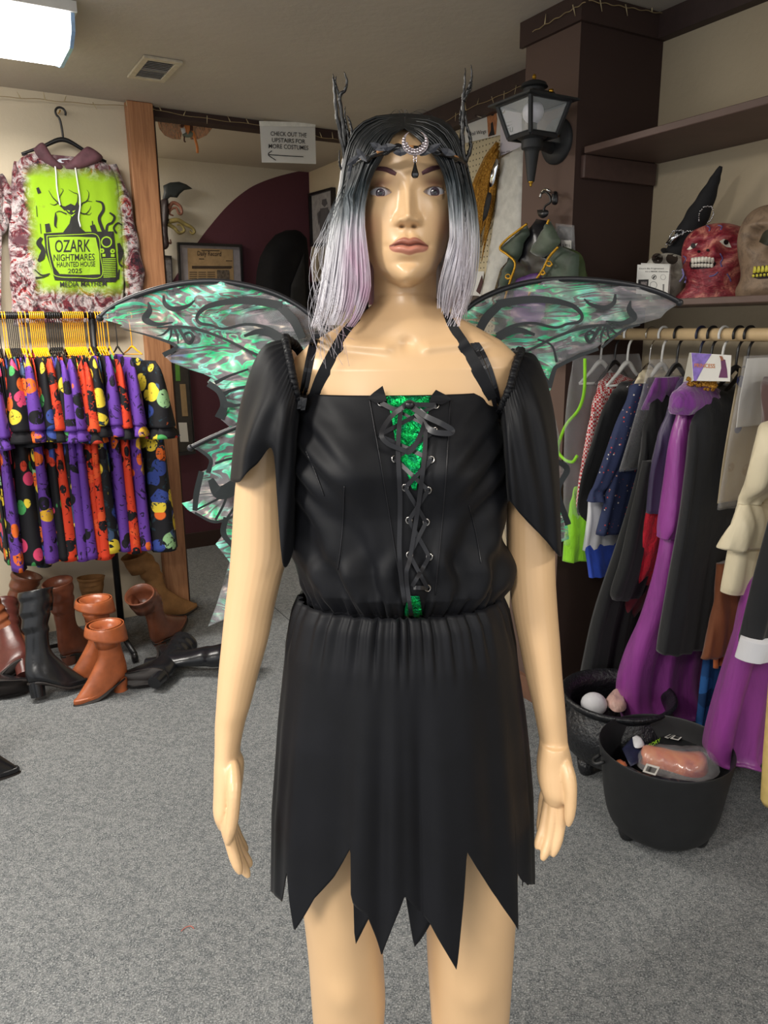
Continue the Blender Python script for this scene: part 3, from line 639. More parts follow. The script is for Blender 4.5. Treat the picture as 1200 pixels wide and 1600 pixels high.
# ================================================================== things in the niche behind the opening
sg_ = thing('paper_sign', 'white paper sign about upstairs costumes hanging from the dark strip', 'sign', PU(450, 253, 4.13))
sp_ = lambda x, y: PU(x, y, 4.13)-D1*.006*math.sin((x-405)*.05)
MB().add(*puff([(405.5, 190), (493, 192), (494.5, 256), (409, 254)], sp_, -D1, .0006, 3, 14, 1, smooth_edge=False)).build('sheet', M_paper, sg_, smooth=False)
lm = MB(); s2 = lambda x, y: sp_(x, y)-D1*.003
for s, y, w in (('CHECK OUT THE', 213.5, 57), ('UPSTAIRS FOR', 223.5, 53), ('MORE COSTUMES', 233.2, 63)): lettering(lm, s, s2, 450.5, y, 7.0, w, .009, .04)
lm.build('lettering', M_ink, sg_, smooth=False)
for L in ([(474, 245), (446, 244), (419, 242)], [(424, 236), (418.5, 242), (430, 251)]): 
    c = catmull([s2(*q) for q in L], 12); T = np.gradient(c, axis=0); MB().add(*ribbon(c, np.cross(T, D1), .0042, .0004)).build('arrow', M_ink, sg_, smooth=False)
MB().add(*puff([(405, 189), (493, 191.5), (493, 198), (405.5, 197)], lambda x, y: PU(x, y, 4.122), -D1, .001, 3, 12, 1, smooth_edge=False)).build('tape', mat('clear_tape', rgb(228, 226, 216), .25), sg_, smooth=False)
def frame_on(name, label, cat, quad, place, n, depth, mats, parts, fw=4):
    c = np.mean(quad, 0); t = thing(name, label, cat, place(c[0], max(q[1] for q in quad)))
    q = np.array(quad, float); inn = q+(c-q)/np.linalg.norm(c-q, axis=1)[:, None]*fw*1.4
    for i in range(4):
        a, b, d, e = q[i], q[(i+1) % 4], inn[(i+1) % 4], inn[i]; P4 = np.array([place(*z) for z in (a, b, d, e)]); v = np.vstack([P4, P4+np.asarray(n)*depth])
        MB().add(v, [(0, 1, 2, 3), (7, 6, 5, 4), (0, 4, 5, 1), (1, 5, 6, 2), (2, 6, 7, 3), (3, 7, 4, 0)]).build('frame_bar', mats[0], t, smooth=False)
    P4 = np.array([place(*z) for z in inn]); v = np.vstack([P4+np.asarray(n)*.002, P4+np.asarray(n)*depth*.35]); MB().add(v, [(0, 1, 2, 3), (7, 6, 5, 4), (0, 4, 5, 1), (1, 5, 6, 2), (2, 6, 7, 3), (3, 7, 4, 0)]).build('mount', mats[1], t, smooth=False)
    pl = lambda k: (lambda x, y: place(x, y)+np.asarray(n)*(depth*.35+k))
    for nm, mm, polys in parts:
        b = MB()
        for k, L in polys:
            p = np.array([pl(k)(*z) for z in L]); b.add(*poly(p, .0006, n))
        b.build(nm, mm, t, smooth=False)
    return t, pl
M_frame = mat('black_frame', rgb(26, 24, 26), .35); M_sepia = mat('aged_newsprint', rgb(158, 132, 96), .8, var=.15, vscale=20); M_mount = mat('grey_mount', rgb(142, 138, 144), .8); M_sink = mat('faded_ink', rgb(52, 42, 36), .8)
nf, npl = frame_on('framed_newspaper', 'framed yellowed newspaper front page on the maroon wall', 'picture', [(276, 379), (376, 382.5), (382, 520), (283, 520)], lambda x, y: PU(x, y, 5.345), -D1, .03, (M_frame, M_mount), [('newspaper', M_sepia, [(.001, [(292, 388), (363, 390), (367, 510), (296, 510)])]), ('photo', mat('halftone_photo', rgb(92, 82, 72), .8, var=.6, vscale=60), [(.003, [(338, 422), (357, 422), (358, 440), (338.5, 440)])])], 3.5)
lm = MB(); lettering(lm, 'Daily Record', npl(.003), 326, 400, 7.5, 37, .01, .03)
for y, x0, x1 in ((392, 314, 342), (405, 310, 318), (408, 352, 362), (418, 299, 362), (419.5, 299, 360), (416.5, 299, 361)):
    p = np.array([npl(.0028)(*z) for z in ((x0, y-.8), (x1, y-.6), (x1, y+.6), (x0, y+.4))]); lm.add(*poly(p, .0004, -D1))
for y in np.arange(425, 508, 3.2):
    for x0, x1 in ((295, 307), (309, 321), (323, 335)): lm.add(*poly(np.array([npl(.0028)(*z) for z in ((x0, y), (x1, y), (x1, y+1), (x0, y+1))]), .0004, -D1))
lm.build('lettering', M_sink, nf, smooth=False)
frame_on('picture_frame', 'narrow black picture frame half hidden behind the pine post', 'picture', [(252, 399), (267, 400), (270, 470), (255, 470)], lambda x, y: PU(x, y, 5.345), -D1, .02, (M_frame, mat('grey_print', rgb(96, 94, 96), .8, var=.5, vscale=40)), [], 2.5)
frame_on('notice_board', 'black framed board of pinned papers low behind the pine post', 'notice board', [(262, 545), (292, 548), (304, 708), (270, 712)], lambda x, y: PU(x, y, 5.345), -D1, .03, (M_frame, mat('board_dark', rgb(58, 54, 50), .8)), [('pinned_paper', mat('green_paper', rgb(92, 150, 60), .8), [(.002, [(272, 556), (279, 556), (281, 595), (274, 595)])]), ('pinned_paper', M_sepia, [(.002, [(280, 600), (289, 600), (293, 650), (284, 650)])]), ('pinned_paper', M_paper, [(.002, [(278, 660), (291, 660), (294, 690), (281, 690)])])], 3.5)
pv = lambda x, y: PV(x, y, 2.495)
M_grey = mat('pencil_drawing', rgb(150, 148, 150), .8, var=.2, vscale=30)
ff, fpl = frame_on('framed_drawing', 'framed grey drawing of a robed figure on the side wall of the niche', 'picture', [(487, 303), (524, 293), (526, 381), (490, 386)], pv, -D2, .03, (M_frame, M_grey), [], 3)
b = MB()
for L in ([(506, 312), (512, 311), (514, 318), (510, 324), (505, 319)], [(503, 326), (515, 324), (518, 345), (513, 368), (504, 370), (501, 345)], [(498, 334), (503, 328), (504, 340), (500, 352)], [(515, 326), (520, 334), (518, 348), (515, 340)]): b.add(*poly(np.array([fpl(.002)(*z) for z in L]), .0005, -D2))
b.build('drawn_figure', mat('pencil_dark', rgb(84, 82, 86), .8), ff, smooth=False)
frame_on('framed_print', 'dark framed print hung below the robed figure drawing', 'picture', [(488, 441), (525, 438), (527, 500), (490, 502)], pv, -D2, .03, (M_frame, mat('dark_print', rgb(70, 66, 70), .8, var=.5, vscale=30)), [], 3)
M_velvet = mat('black_velvet', rgb(9, 9, 12), .85, var=.3, spec=.2)
ol = [(398, 800), (398, 470), (401, 425), (406, 402), (416, 383), (430, 367), (446, 360), (462, 359), (474, 366), (480, 378), (482, 400), (484, 520), (484, 800)]
bd = thing('draped_form', 'large rounded black cloth covered form standing before the maroon wall', 'draped form', PU(441, 780, 5.05)*[1, 1, 0])
zf = lambda x, y: (lambda p: np.array([p[0], p[1], max(p[2], .002)]))(PU(x, y, 5.08))
MB().add(*puff([(398, 830)]+ol[1:-1]+[(484, 830)], zf, -D1, .12, 26, 9, .8, .003, smooth_edge=False)).build('cloth', M_velvet, bd)
MB().add(*puff([(455, 446), (475, 396), (478, 470), (478, 600), (446, 600)], lambda x, y: PU(x, y, 4.95), -D1, .006, 6, 9, 1, smooth_edge=False)).build('opening', mat('deep_black', rgb(6, 6, 7), .9), bd)
# winged dragon wall ornament with curling tentacles
dg = thing('wall_ornament', 'black bat-winged wall ornament with curly green and red tentacles', 'ornament', PU(272, 380, 5.30))
wp_ = lambda x, y: PU(x, y, 5.27)
M_curl = mat('mottled_tentacle', rgb(128, 116, 70), .4, var=.5, vscale=25); M_curl2 = mat('reddish_tentacle', rgb(128, 84, 70), .4, var=.5, vscale=25)
MB().add(*puff([(255, 290), (266, 285), (280, 284), (291, 288), (301, 295), (288, 297), (281, 303), (277, 309), (266, 308), (258, 315), (254, 310), (256, 300)], wp_, -D1, .008, 5, 5, .5, smooth_edge=False)).build('wing', mat('slate_wing', rgb(40, 46, 48), .5), dg)
MB().add(*puff([(252, 312), (262, 310), (264, 330), (262, 360), (264, 384), (256, 390), (251, 380), (250, 345)], wp_, -D1, .04, 6, 5, .5)).build('trunk', mat('ornament_dark', rgb(44, 34, 36), .5), dg)
for L, m_, r in (([(262, 328), (270, 317), (281, 322), (284, 332), (280, 334), (275, 325), (268, 327), (265, 334), (271, 337)], M_curl2, .013), ([(264, 346), (278, 344), (289, 350), (300, 356), (304, 362), (300, 365), (296, 360)], M_curl, .016), ([(262, 350), (272, 356), (280, 364), (288, 360), (283, 352), (276, 351)], M_curl, .014), ([(258, 368), (262, 378), (267, 380), (266, 374)], M_curl2, .010)):
    MB().add(*tube(catmull([PU(x, y, 5.26) for x, y in L], 40), list(np.interp(np.linspace(0, 1, 40), [0, 1], [r, r*.4])), 8)).build('tentacle', m_, dg)
for z in (.35, .75):
    pass
# orange ornament under the strip
og = thing('hanging_ornament', 'orange feathered hanging ornament with dangling tail under the dark strip', 'ornament', PU(288, 186, 4.35))
f0 = lambda x, y: PU(x, y, 4.34)
M_net = NT('orange_netting'); _n = M_net.noise(M_net.coord('Object', (6, 6, 1)), 30, 3, .6, 1); M_net.color(M_net.ramp(_n, [(.3, rgb(150, 96, 66)), (.6, rgb(196, 136, 92))])); M_net.set(Roughness=.6, Alpha=.55); M_net = M_net.m
for s in (-1, 1):
    fan = [(290, 186)]+[(290+s*r*math.cos(a), 188+r*.85*math.sin(a)) for a, r in ((0.02, 44), (.35, 44), (.7, 43), (1.05, 40), (1.35, 36))]
    MB().add(*puff(fan, lambda x, y: PU(x, y, 4.36), -D1, .003, 4, 7, 1, .0015, smooth_edge=False)).build('feather_fan', M_net, og)
M_orn = mat('orange_felt', rgb(206, 124, 60), .7); M_ornb = mat('brown_felt', rgb(84, 50, 36), .7)
for L, m_, b_ in (([(284, 193), (290, 188), (296, 192), (297, 202), (293, 213), (290, 213), (289, 200)], M_orn, .02), ([(281, 197), (288, 187), (297, 188), (302, 202), (297, 203), (293, 193), (286, 199)], M_ornb, .015), ([(282, 200), (289, 200), (291, 208), (285, 209)], M_white, .012), ([(285, 207), (301, 205), (300, 214), (287, 214)], mat('sage_felt', rgb(110, 118, 104), .7), .012)): MB().add(*puff(L, f0, -D1, b_, 4, 3, 1)).build('body', m_, og)
for L, m_, r in (([(301, 205), (305, 218), (308, 230), (308.5, 239)], M_orn, .007), ([(288, 213), (288, 220), (290, 222)], M_ornb, .004)): MB().add(*tube(catmull([f0(*q) for q in L], 14), r, 7)).build('tail', m_, og)
MB().add(*tube([PU(288, 177, 4.25), f0(290, 187)], .0012, 5)).build('thread', M_cord, og)
# red thread on the carpet
tr_ = MB().add(*tube(catmull([PZ(x, y, .003) for x, y in ((283, 1455), (290, 1449), (298, 1447), (303, 1451))], 16), .0012, 5)).build('thread', mat('red_thread', rgb(190, 110, 96), .8)); tag(tr_, 'short red thread lying on the grey carpet', 'thread')
# ================================================================== pegboard wall
pg = NT('pegboard'); tc = pg.coord('Object'); sx = pg.node('ShaderNodeSeparateXYZ'); pg.link(tc, sx.inputs[0])
def _m(op, a, b=None):
    n = pg.node('ShaderNodeMath', operation=op)
    for i, v in enumerate((a, b)):
        if v is None: continue
        if hasattr(v, 'is_output'): pg.link(v, n.inputs[i])
        else: n.inputs[i].default_value = v
    return n.outputs[0]
_d = [_m('SUBTRACT', _m('FRACT', _m('MULTIPLY', o, 1/.0254)), .5) for o in (sx.outputs['X'], sx.outputs['Z'])]
_r = _m('SQRT', _m('ADD', _m('MULTIPLY', _d[0], _d[0]), _m('MULTIPLY', _d[1], _d[1])))
pg.color(pg.ramp(_r, [(.0, rgb(60, 50, 40)), (.13, rgb(60, 50, 40)), (.16, rgb(200, 186, 152))])); pg.set(Roughness=.7)
pbd = MB(); v, f = box((0, 0, 0), (1.72, .008, 1.65), X=(1, 0, 0), Y=(0, 1, 0), Z=(0, 0, 1)); pbd.add(v, f)
o = pbd.build('pegboard', pg.m, None, smooth=False, local=True); o.location = Vector(W(3.32, 2.423, 1.66)); o.rotation_euler = (0, 0, ROTZ+math.pi/2)
tag(o, 'cream pegboard panel on the wall left of the brown pillar', 'pegboard')
PB = lambda k: (lambda x, y: PV(x, y, 2.414-k))
def card(name, label, quad, k, t=None, mm=M_paper):
    t = t or thing(name, label, 'card', PB(k)(*quad[2]))
    p = np.array([PB(k)(*q) for q in quad]); MB().add(*poly(p, .0025, -D2)).build('card_board', mm, t, smooth=False); return t
c1 = card('header_card', 'white packet header card reading Foil Wings on the pegboard', [(728, 184), (782, 169), (782.5, 211), (726, 224)], .008)
lm = MB(); lettering(lm, 'Foil Wings', PB(.0115), 747, 210, 6.2, 25, .01, -.18, 'CENTER'); lm.build('lettering', M_ink, c1, smooth=False)
ph = lambda nm, L, m_, k: MB().add(*poly(np.array([PB(k)(*q) for q in L]), .0006, -D2)).build(nm, m_, c1, smooth=False)
ph('photo', [(761, 182), (765, 174), (775, 172), (777, 185), (775, 210), (763, 214)], mat('tan_photo', rgb(176, 116, 74), .7, var=.3, vscale=60), .0112)
ph('photo_figure', [(765, 175), (775, 172), (771, 181), (768, 181)], M_ink, .0122); ph('photo_figure', [(767, 193), (770, 190), (772, 205), (773, 211), (763, 213), (767, 204)], M_ink, .0122)
MB().add(*tube([PB(.0)(730, 176), PB(.05)(745, 181), PB(.10)(752, 183)], .0025, 6)).build('hook_wire', M_chrome, c1)
c2 = card('header_card', 'lilac white packet header card partly behind the lantern', [(783, 174), (815, 162), (816, 229), (782, 244)], .03, mm=mat('lilac_card', rgb(204, 198, 206), .6, var=.03))
lm = MB(); lettering(lm, 'Fu', PB(.0345), 796, 207, 12, 11, .01, -.2); 
lettering(lm, 'Costume', PB(.0345), 792, 192.5, 2.6, 14, 0, -.2); lettering(lm, 'Accessory', PB(.0345), 793, 197, 2.6, 15, 0, -.2); lettering(lm, 'one size', PB(.0345), 790, 238.5, 3, 13, 0, -.25); lm.build('lettering', mat('grey_ink', rgb(70, 66, 74), .7), c2, smooth=False)
MB().add(*tube([PB(.0)(792, 165), PB(.05)(787, 176), PB(.06)(784, 178)], .003, 6)).build('hook_wire', M_brass, c2)
# gold foil wings folded in a packet
M_gold = foil('gold_foil', [(.3, rgb(96, 64, 22)), (.5, rgb(176, 126, 48)), (.7, rgb(226, 180, 90))], .3, .8, 60, .85) if 'foil' in globals() else None
gw = thing('foil_wings', 'bunch of gold foil wing feathers hanging on the pegboard', 'wings', PB(.03)(745, 420))
rg = np.random.default_rng(4)
for k in range(26):
    q = k/25; e = (738+q*18+rg.uniform(-3, 3), 415-q*70+rg.uniform(-10, 10)); mx = (736+q*34, 300+rg.uniform(-14, 14)); st = (778+rg.uniform(-3, 2), 222+q*14)
    if k > 17: e = (745+rg.uniform(0, 12), 410-rg.uniform(0, 80)); mx = (768+rg.uniform(-6, 4), 310)
    p = catmull([PB(.03+.03*rg.random())(*st), PB(.05+.02*rg.random())(mx[0]*.5+st[0]*.5, 255), PB(.05)(*mx), PB(.03)(*e)], 16)
    MB().add(*tube(p, [.003, .010, .011, .009, .002], 6)).build('foil_feather', M_gold, gw)
MB().add(*puff([(776, 247), (778, 255), (772, 285), (765, 292), (766, 270)], PB(.09), -D2, .006, 4, 5, 1)).build('silver_lining', mat('silver_foil', rgb(226, 232, 240), .12, 1.0), gw)
MB().add(*puff([(762, 300), (768, 305), (762, 335), (754, 345), (757, 320)], PB(.085), -D2, .006, 4, 5, 1)).build('dark_lining', M_ink, gw)
o = MB().add(*puff([(783, 247), (818, 226), (819, 290), (818, 345), (800, 400), (782, 420), (766, 474), (750, 470), (760, 420), (772, 340)], PB(.045), -D2, .012, 8, 9, 1, .002, smooth_edge=False)).build('costume_packet', mat('pale_packet', rgb(206, 204, 196), .5, bump=.2, bscale=10)); tag(o, 'long pale packet hanging between gold feathers and pillar', 'packet')
c3 = card('price_card', 'small white card with dark photo low on the pegboard', [(732, 424), (757, 424), (752, 464), (728, 464)], .03)
MB().add(*poly(np.array([PB(.0345)(*q) for q in [(744, 455), (753, 430), (755, 440), (750, 460)]]), .0006, -D2)).build('photo', mat('dark_photo', rgb(70, 42, 40), .7, var=.5, vscale=90), c3, smooth=False)
o = MB().add(*puff([(724, 468), (735, 462), (755, 466), (757, 490), (722, 492)], PB(.05), -D2, .03, 10, 6, 1, .004)).build('fur_piece', mat('brown_fur', rgb(92, 80, 72), .9, var=.4, vscale=80, bump=1, bscale=200)); tag(o, 'tuft of brown fur under the small card on the pegboard', 'fur')
# ================================================================== wall lantern on the pillar
LU, LV = 2.19, 1.86; LZ = lambda y: PV(829, y, LV)[2]
M_lan = mat('lantern_black', rgb(30, 32, 34), .6, bump=.25, bscale=220); lc = lambda z: W(LU, LV, z)
ln = thing('wall_lantern', 'black carriage wall lantern with clear panes mounted on the brown pillar', 'lantern', W(LU, 1.95, LZ(292)))
z = LZ
def sq_ring(h, w): return [lc(h)+D1*a*w+D2*b*w for a, b in ((-.72, -.72), (.72, -.72), (.72, .72), (-.72, .72))]   # a corner towards the room
MB().add(*lathe([(.002, z(118)+0), (.006, z(120)), (.0075, z(123)), (.005, z(126)), (.009, z(127.5))][::-1], [*(LU*D1+LV*D2)[:2], 0], 14)).build('finial', M_brass, ln)
cen = (LU*D1+LV*D2); cen = np.array([cen[0], cen[1], 0])
MB().add(*lathe([(.036, z(149)), (.036, z(141)), (.047, z(139)), (.040, z(133)), (.022, z(129)), (.009, z(127))], cen, 28)).build('cap', M_lan, ln, angle=50)
MB().add(*loft([sq_ring(z(164), .150), sq_ring(z(161), .150), sq_ring(z(158), .118), sq_ring(z(151), .070), sq_ring(z(148), .066)])).build('roof', M_lan, ln, smooth=False)
zt, zb = z(163), z(215); wt, wb_ = .118, .078
for k in range(4):
    a, b = sq_ring(zt, wt)[k], sq_ring(zb, wb_)[k]; MB().add(*tube([a, b], .0085, 6)).build('corner_bar', M_lan, ln, smooth=False)
    a2, b2 = sq_ring(zt, wt)[(k+1) % 4], sq_ring(zb, wb_)[(k+1) % 4]
    MB().add(*tube([b, b2], .009, 6)).build('bottom_bar', M_lan, ln, smooth=False); MB().add(*tube([a, a2], .007, 6)).build('top_bar', M_lan, ln, smooth=False)
gt = NT('lantern_glass'); gt.set(Roughness=.02, Alpha=.16, Specular_IOR_Level=.6); gt.color((.9, .95, .95, 1)); M_glass = gt.m
for k in range(4):
    q = [sq_ring(zt, wt*.97)[k], sq_ring(zt, wt*.97)[(k+1) % 4], sq_ring(zb, wb_*.97)[(k+1) % 4], sq_ring(zb, wb_*.97)[k]]
    MB().add(*poly(np.array(q), .0015)).build('pane', M_glass, ln, smooth=False)
MB().add(*ellipsoid(lc((z(176)+z(178))/2), (.036, .036, .037), 20, 14)).build('bulb', mat('frosted_bulb', rgb(226, 224, 236), .3, coat=.3), ln)
MB().add(*lathe([(.012, zb), (.014, z(200)), (.013, z(192))], cen, 14)).build('socket', M_lan, ln)
MB().add(*lathe([(.012, z(284)), (.016, z(270)), (.024, z(240)), (.026, z(236)), (.036, z(233)), (.037, z(220)), (.050, z(217)), (.052, z(214))], cen, 24)).build('stem', M_lan, ln, angle=50)
MB().add(*lathe([(.002, z(292)), (.005, z(290)), (.004, z(288)), (.008, z(286)), (.010, z(283))], cen, 12)).build('tip', M_brass, ln)
MB().add(*tube(catmull([W(LU, LV+.02, z(226)), W(LU+.03, LV+.07, z(222)), W(LU+.06, LV+.12, z(219)), W(LU+.07, 2.02, z(219))], 12), [.017, .017, .022], 12)).build('arm', M_lan, ln)
bp = PV(868, 221, 2.02); MB().add(*lathe([(.076, 0), (.076, .008), (.070, .016), (.045, .024), (.020, .028)], bp+D2*.01, 30, -D2)).build('backplate', M_lan, ln, angle=40)
MB().add(*ellipsoid(bp-D2*.022-D1*.035+DZ*.01, (.006, .006, .006), 10, 8)).build('screw', M_brass, ln)
MB().add(*lathe([(.004, 0), (.008, .004), (.008, .012)], W(LU-.085, LV-.0, z(158)), 10)).build('nut', M_brass, ln)
# ================================================================== green coat on the pillar hook
hk = thing('wall_hook', 'black and chrome coat hook on the pillar face', 'hook', PV(862, 310, 2.02))
MB().add(*tube(catmull([PV(866, 303, 2.028), PV(863, 302, 1.99), PV(858, 298, 1.965), PV(851, 296, 1.965), PV(846, 302, 1.965), PV(844, 309, 1.965)], 18), .0045, 8)).build('hook_arm', M_chrome, hk)
MB().add(*puff([(862, 300), (870, 300), (870, 318), (862, 318)], lambda x, y: PV(x, y, 2.027), -D2, .012, 4, 4, .1)).build('hook_plate', M_black, hk)
ct = thing('costume_coat', 'dark green coat with gold braid hanging from the pillar hook', 'coat', PV(845, 450, 1.93))
CV = lambda k: (lambda x, y: PV(x, y, 1.96-k))
MB().add(*tube(catmull([CV(0)(846, 302), CV(0)(852, 300), CV(0)(859, 306), CV(0)(860, 316), CV(0)(852, 322), CV(0)(849, 332)], 18), .004, 7)).build('hanger_hook', M_black, ct)
MB().add(*puff([(839, 328), (855, 328), (856, 336), (848, 341), (841, 337)], CV(.0), -D2, .01, 4, 4, 1)).build('hanger_neck', M_black, ct)
M_cgreen = mat('bottle_green_velvet', rgb(40, 56, 40), .6, var=.4, vscale=20, sheen=.3); M_cblack = mat('black_satin_lining', rgb(30, 30, 34), .3, var=.3, vscale=12); M_cg2 = mat('olive_green_cloth', rgb(66, 82, 44), .7, var=.35, vscale=18)
MB().add(*puff([(880, 385), (905, 395), (914, 415), (915, 450), (912, 520), (880, 520), (866, 440)], CV(-.02), -D2, .05, 18, 7, .6, .004)).build('sleeve', M_cg2, ct)
MB().add(*puff([(838, 342), (856, 345), (872, 380), (890, 420), (880, 470), (878, 560), (776, 560), (778, 470), (785, 430), (800, 400), (820, 380)], CV(.0), -D2, .05, 20, 8, .5, .003, smooth_edge=False)).build('body', M_cblack, ct)
MB().add(*puff([(870, 382), (905, 398), (903, 440), (896, 530), (858, 530), (842, 430), (855, 400)], CV(.05), -D2, .02, 12, 7, .6, .003, smooth_edge=False)).build('coat_front', M_cgreen, ct)
MB().add(*puff([(800, 400), (806, 412), (795, 450), (790, 520), (772, 520), (778, 455), (786, 420)], CV(.05), -D2, .02, 8, 6, .6, .002, smooth_edge=False)).build('coat_front', M_cgreen, ct)
MB().add(*puff([(823, 350), (812, 362), (792, 378), (781, 388), (795, 400), (806, 412), (815, 398), (818, 380), (828, 365)], CV(.06), -D2, .02, 8, 5, .6, .001, smooth_edge=False)).build('collar', M_cgreen, ct)
MB().add(*puff([(858, 343), (866, 356), (876, 377), (866, 392), (850, 402), (838, 400), (828, 393), (842, 372)], CV(.07), -D2, .022, 9, 5, .6, .001, smooth_edge=False)).build('collar', mat('sage_velvet', rgb(62, 74, 58), .6, var=.3, vscale=24, sheen=.3), ct)
M_braid = mat('gold_braid', rgb(196, 148, 40), .35, .6, var=.4, vscale=300, bump=.8, bscale=300)
for L in ([(823, 350), (810, 360), (792, 374), (781, 388), (793, 398), (805, 412), (797, 440), (788, 470)], [(872, 386), (858, 402), (848, 422), (836, 440), (826, 462)], [(858, 343), (855, 350)]):
    MB().add(*tube(catmull([CV(.088)(*q) for q in L], 40), .0045, 6)).build('braid', M_braid, ct)
for cx, cy, r in ((858, 412, 5), (848, 426, 4), (794, 432, 4.5), (840, 442, 4), (790, 452, 4)):
    MB().add(*tube([CV(.088)(cx+r*math.cos(a)*(1-.3*i/24), cy+r*.9*math.sin(a)*(1-.3*i/24)) for i, a in enumerate(np.linspace(0, 9, 25))], .0024, 5)).build('scroll', M_braid, ct)
MB().add(*puff([(806, 436), (845, 430), (848, 500), (800, 500)], CV(.07), -D2, .01, 8, 6, 1)).build('purple_sash', mat('purple_sash', rgb(78, 44, 104), .5, var=.3), ct)
o = thing('costume_packet', 'clear flat costume packet hanging behind the green coat on the pillar', 'packet', PV(883, 400, 2.02))
cp = NT('clear_plastic'); cp.set(Roughness=.12, Alpha=.15, Specular_IOR_Level=.8); cp.color((.85, .85, .87, 1)); cp.bump(cp.noise(cp.coord('Object'), 24, 3, .6, 1), .7, .01); M_clear = cp.m
MB().add(*puff([(868, 349), (897, 352), (899, 400), (868, 400)], lambda x, y: PV(x, y, 2.0), -D2, .008, 5, 7, .5, smooth_edge=False)).build('bag', M_clear, o)
MB().add(*puff([(871, 353), (894, 355), (895, 392), (871, 392)], lambda x, y: PV(x, y, 2.018), -D2, .004, 5, 9, .5, smooth_edge=False)).build('folded_costume', M_cblack, o)
MB().add(*poly(np.array([PV(x, y, 1.988) for x, y in ((877, 375), (893, 376), (893, 389), (877, 388))]), .0008, -D2)).build('size_label', M_paper, o, smooth=False)
lm = MB(); lettering(lm, 'S M L', lambda x, y: PV(x, y, 1.9865), 885, 385, 4, 12); lm.build('lettering', M_ink, o, smooth=False)
# ================================================================== shelves, cleat and rod
M_shelf = mat('brown_shelf', rgb(98, 78, 70), .55, var=.1, vscale=8); M_shelfd = mat('shelf_dark', rgb(76, 56, 50), .6)
o = MB().add(*box(W(.58, 2.24, 2.136), (.378, 3.12, .022), bev=.002)).build('wall_shelf', M_shelf, None, smooth=False); tag(o, 'brown upper wall shelf standing empty right of the pillar', 'shelf')
o = MB().add(*box(W(2.148, 2.235, 2.085), (.36, .022, .075), bev=.002)).build('shelf_cleat', M_shelfd, None, smooth=False); tag(o, 'brown wooden cleat under the upper shelf on the pillar', 'cleat')
o = MB().add(*box(W(.58, 2.24, 1.615), (.378, 3.12, .020), bev=.002)).build('wall_shelf', M_shelf, None, smooth=False); tag(o, 'brown lower shelf carrying the masks above the clothes rod', 'shelf')
RV, RZ2 = 2.20, 1.513
o = MB().add(*tube([W(2.156, RV, RZ2), W(1.2, RV, RZ2), W(-.6, RV, RZ2)], .0205, 24)).build('clothes_rod', mat('pale_dowel', rgb(214, 186, 142), .45, var=.08, vscale=14, stretch=(1, 1, 1))); tag(o, 'thick pale wooden clothes rod under the lower shelf', 'rod')
# ================================================================== masks, skull, hat and cards on the lower shelf
ST = 1.626
def head(c, front, tab, rel, name, M, parent, n=120, rows=110, expo=2.2, paintf=None):
    """star-shaped mask: tab rows (z, half width, front, back); rel(x, z) relief in m towards front"""
    front = np.asarray(front, float); front[2] = 0; front /= np.linalg.norm(front); side = np.cross(front, DZ)
    T = catmull(tab, rows); s = np.linspace(-1, 1, n, endpoint=False); t = math.pi*(.5*s+.5*s**3); rg = []
    for z_, a, f, b in T:
        r = (np.abs(np.sin(t)/max(a, .001))**expo+np.abs(np.cos(t)/np.where(np.cos(t) > 0, max(f, .001), max(b, .001)))**expo)**(-1/expo)
        x, y = r*np.sin(t), r*np.cos(t); y = y+rel(x, z_)*sstep(np.cos(t), .15, .5)
        rg.append(np.asarray(c)+np.outer(x, side)+np.outer(y, front)+np.outer(np.full(n, z_), DZ))
    return MB().add(*loft(rg)).build(name, M, parent), (lambda x, y, z_: np.asarray(c)+x*side+y*front+z_*DZ), front, side
def gz(x, z, cx, cz, sx, sz): return np.exp(-((x-cx)/sx)**2-((z-cz)/sz)**2)
def flesh():
    t = NT('flayed_rubber'); v = t.coord('Object', (1, 1, 1)); n = t.noise(v, 14, 5, .6, 1.5); n2 = t.noise(t.coord('Object', (2, 2, 5)), 22, 4, .6, 2)
    c = t.ramp(n, [(.30, rgb(116, 28, 46)), (.44, rgb(156, 52, 66)), (.53, rgb(176, 84, 86)), (.62, rgb(222, 146, 128))]); c = t.mix(.5, c, t.ramp(n2, [(.35, rgb(110, 40, 60)), (.6, (1, .9, .9, 1))]), 'MULTIPLY')
    t.color(c); t.set(Roughness=.35, Specular_IOR_Level=.5); t.bump(n2, .5, .006); return t.m
mc_ = W(1.712, 2.235, ST); rm = thing('rubber_mask', 'red flayed rubber face mask baring white teeth on the lower shelf', 'mask', mc_)
to_cam = np.array([-mc_[0]-.18, -mc_[1], 0])
def rel_m(x, z):
    ax = np.abs(x)
    d = .030*gz(ax, z, 0, .137, .017, .026)+.010*gz(ax, z, .016, .128, .010, .010)-.016*gz(ax, z, .044, .158, .022, .017)+.012*gz(ax, z, .042, .184, .034, .012)
    d += .014*gz(ax, z, 0, .096, .05, .030)-.020*gz(ax, z, 0, .097, .034, .017)+.012*gz(ax, z, 0, .040, .028, .020)+.010*gz(ax, z, .062, .118, .024, .026)-.008*gz(ax, z, .062, .075, .02, .02)
    return d
mk, mp_, mfr, msd = head(mc_, to_cam, [(0, .118, .090, .085), (.012, .112, .088, .082), (.04, .086, .088, .076), (.07, .090, .094, .08), (.11, .100, .096, .09), (.15, .105, .094, .096), (.19, .096, .084, .09), (.215, .072, .062, .066), (.229, .034, .032, .032), (.233, .004, .004, .004)], rel_m, 'face', flesh(), rm)
mb_ = get_bvh(mk); mfb = lambda x, y: P(x, y, 2.2)
M_tooth = mat('white_teeth', rgb(226, 220, 206), .3, coat=.3); M_dark = mat('mouth_dark', rgb(24, 8, 12), .6)
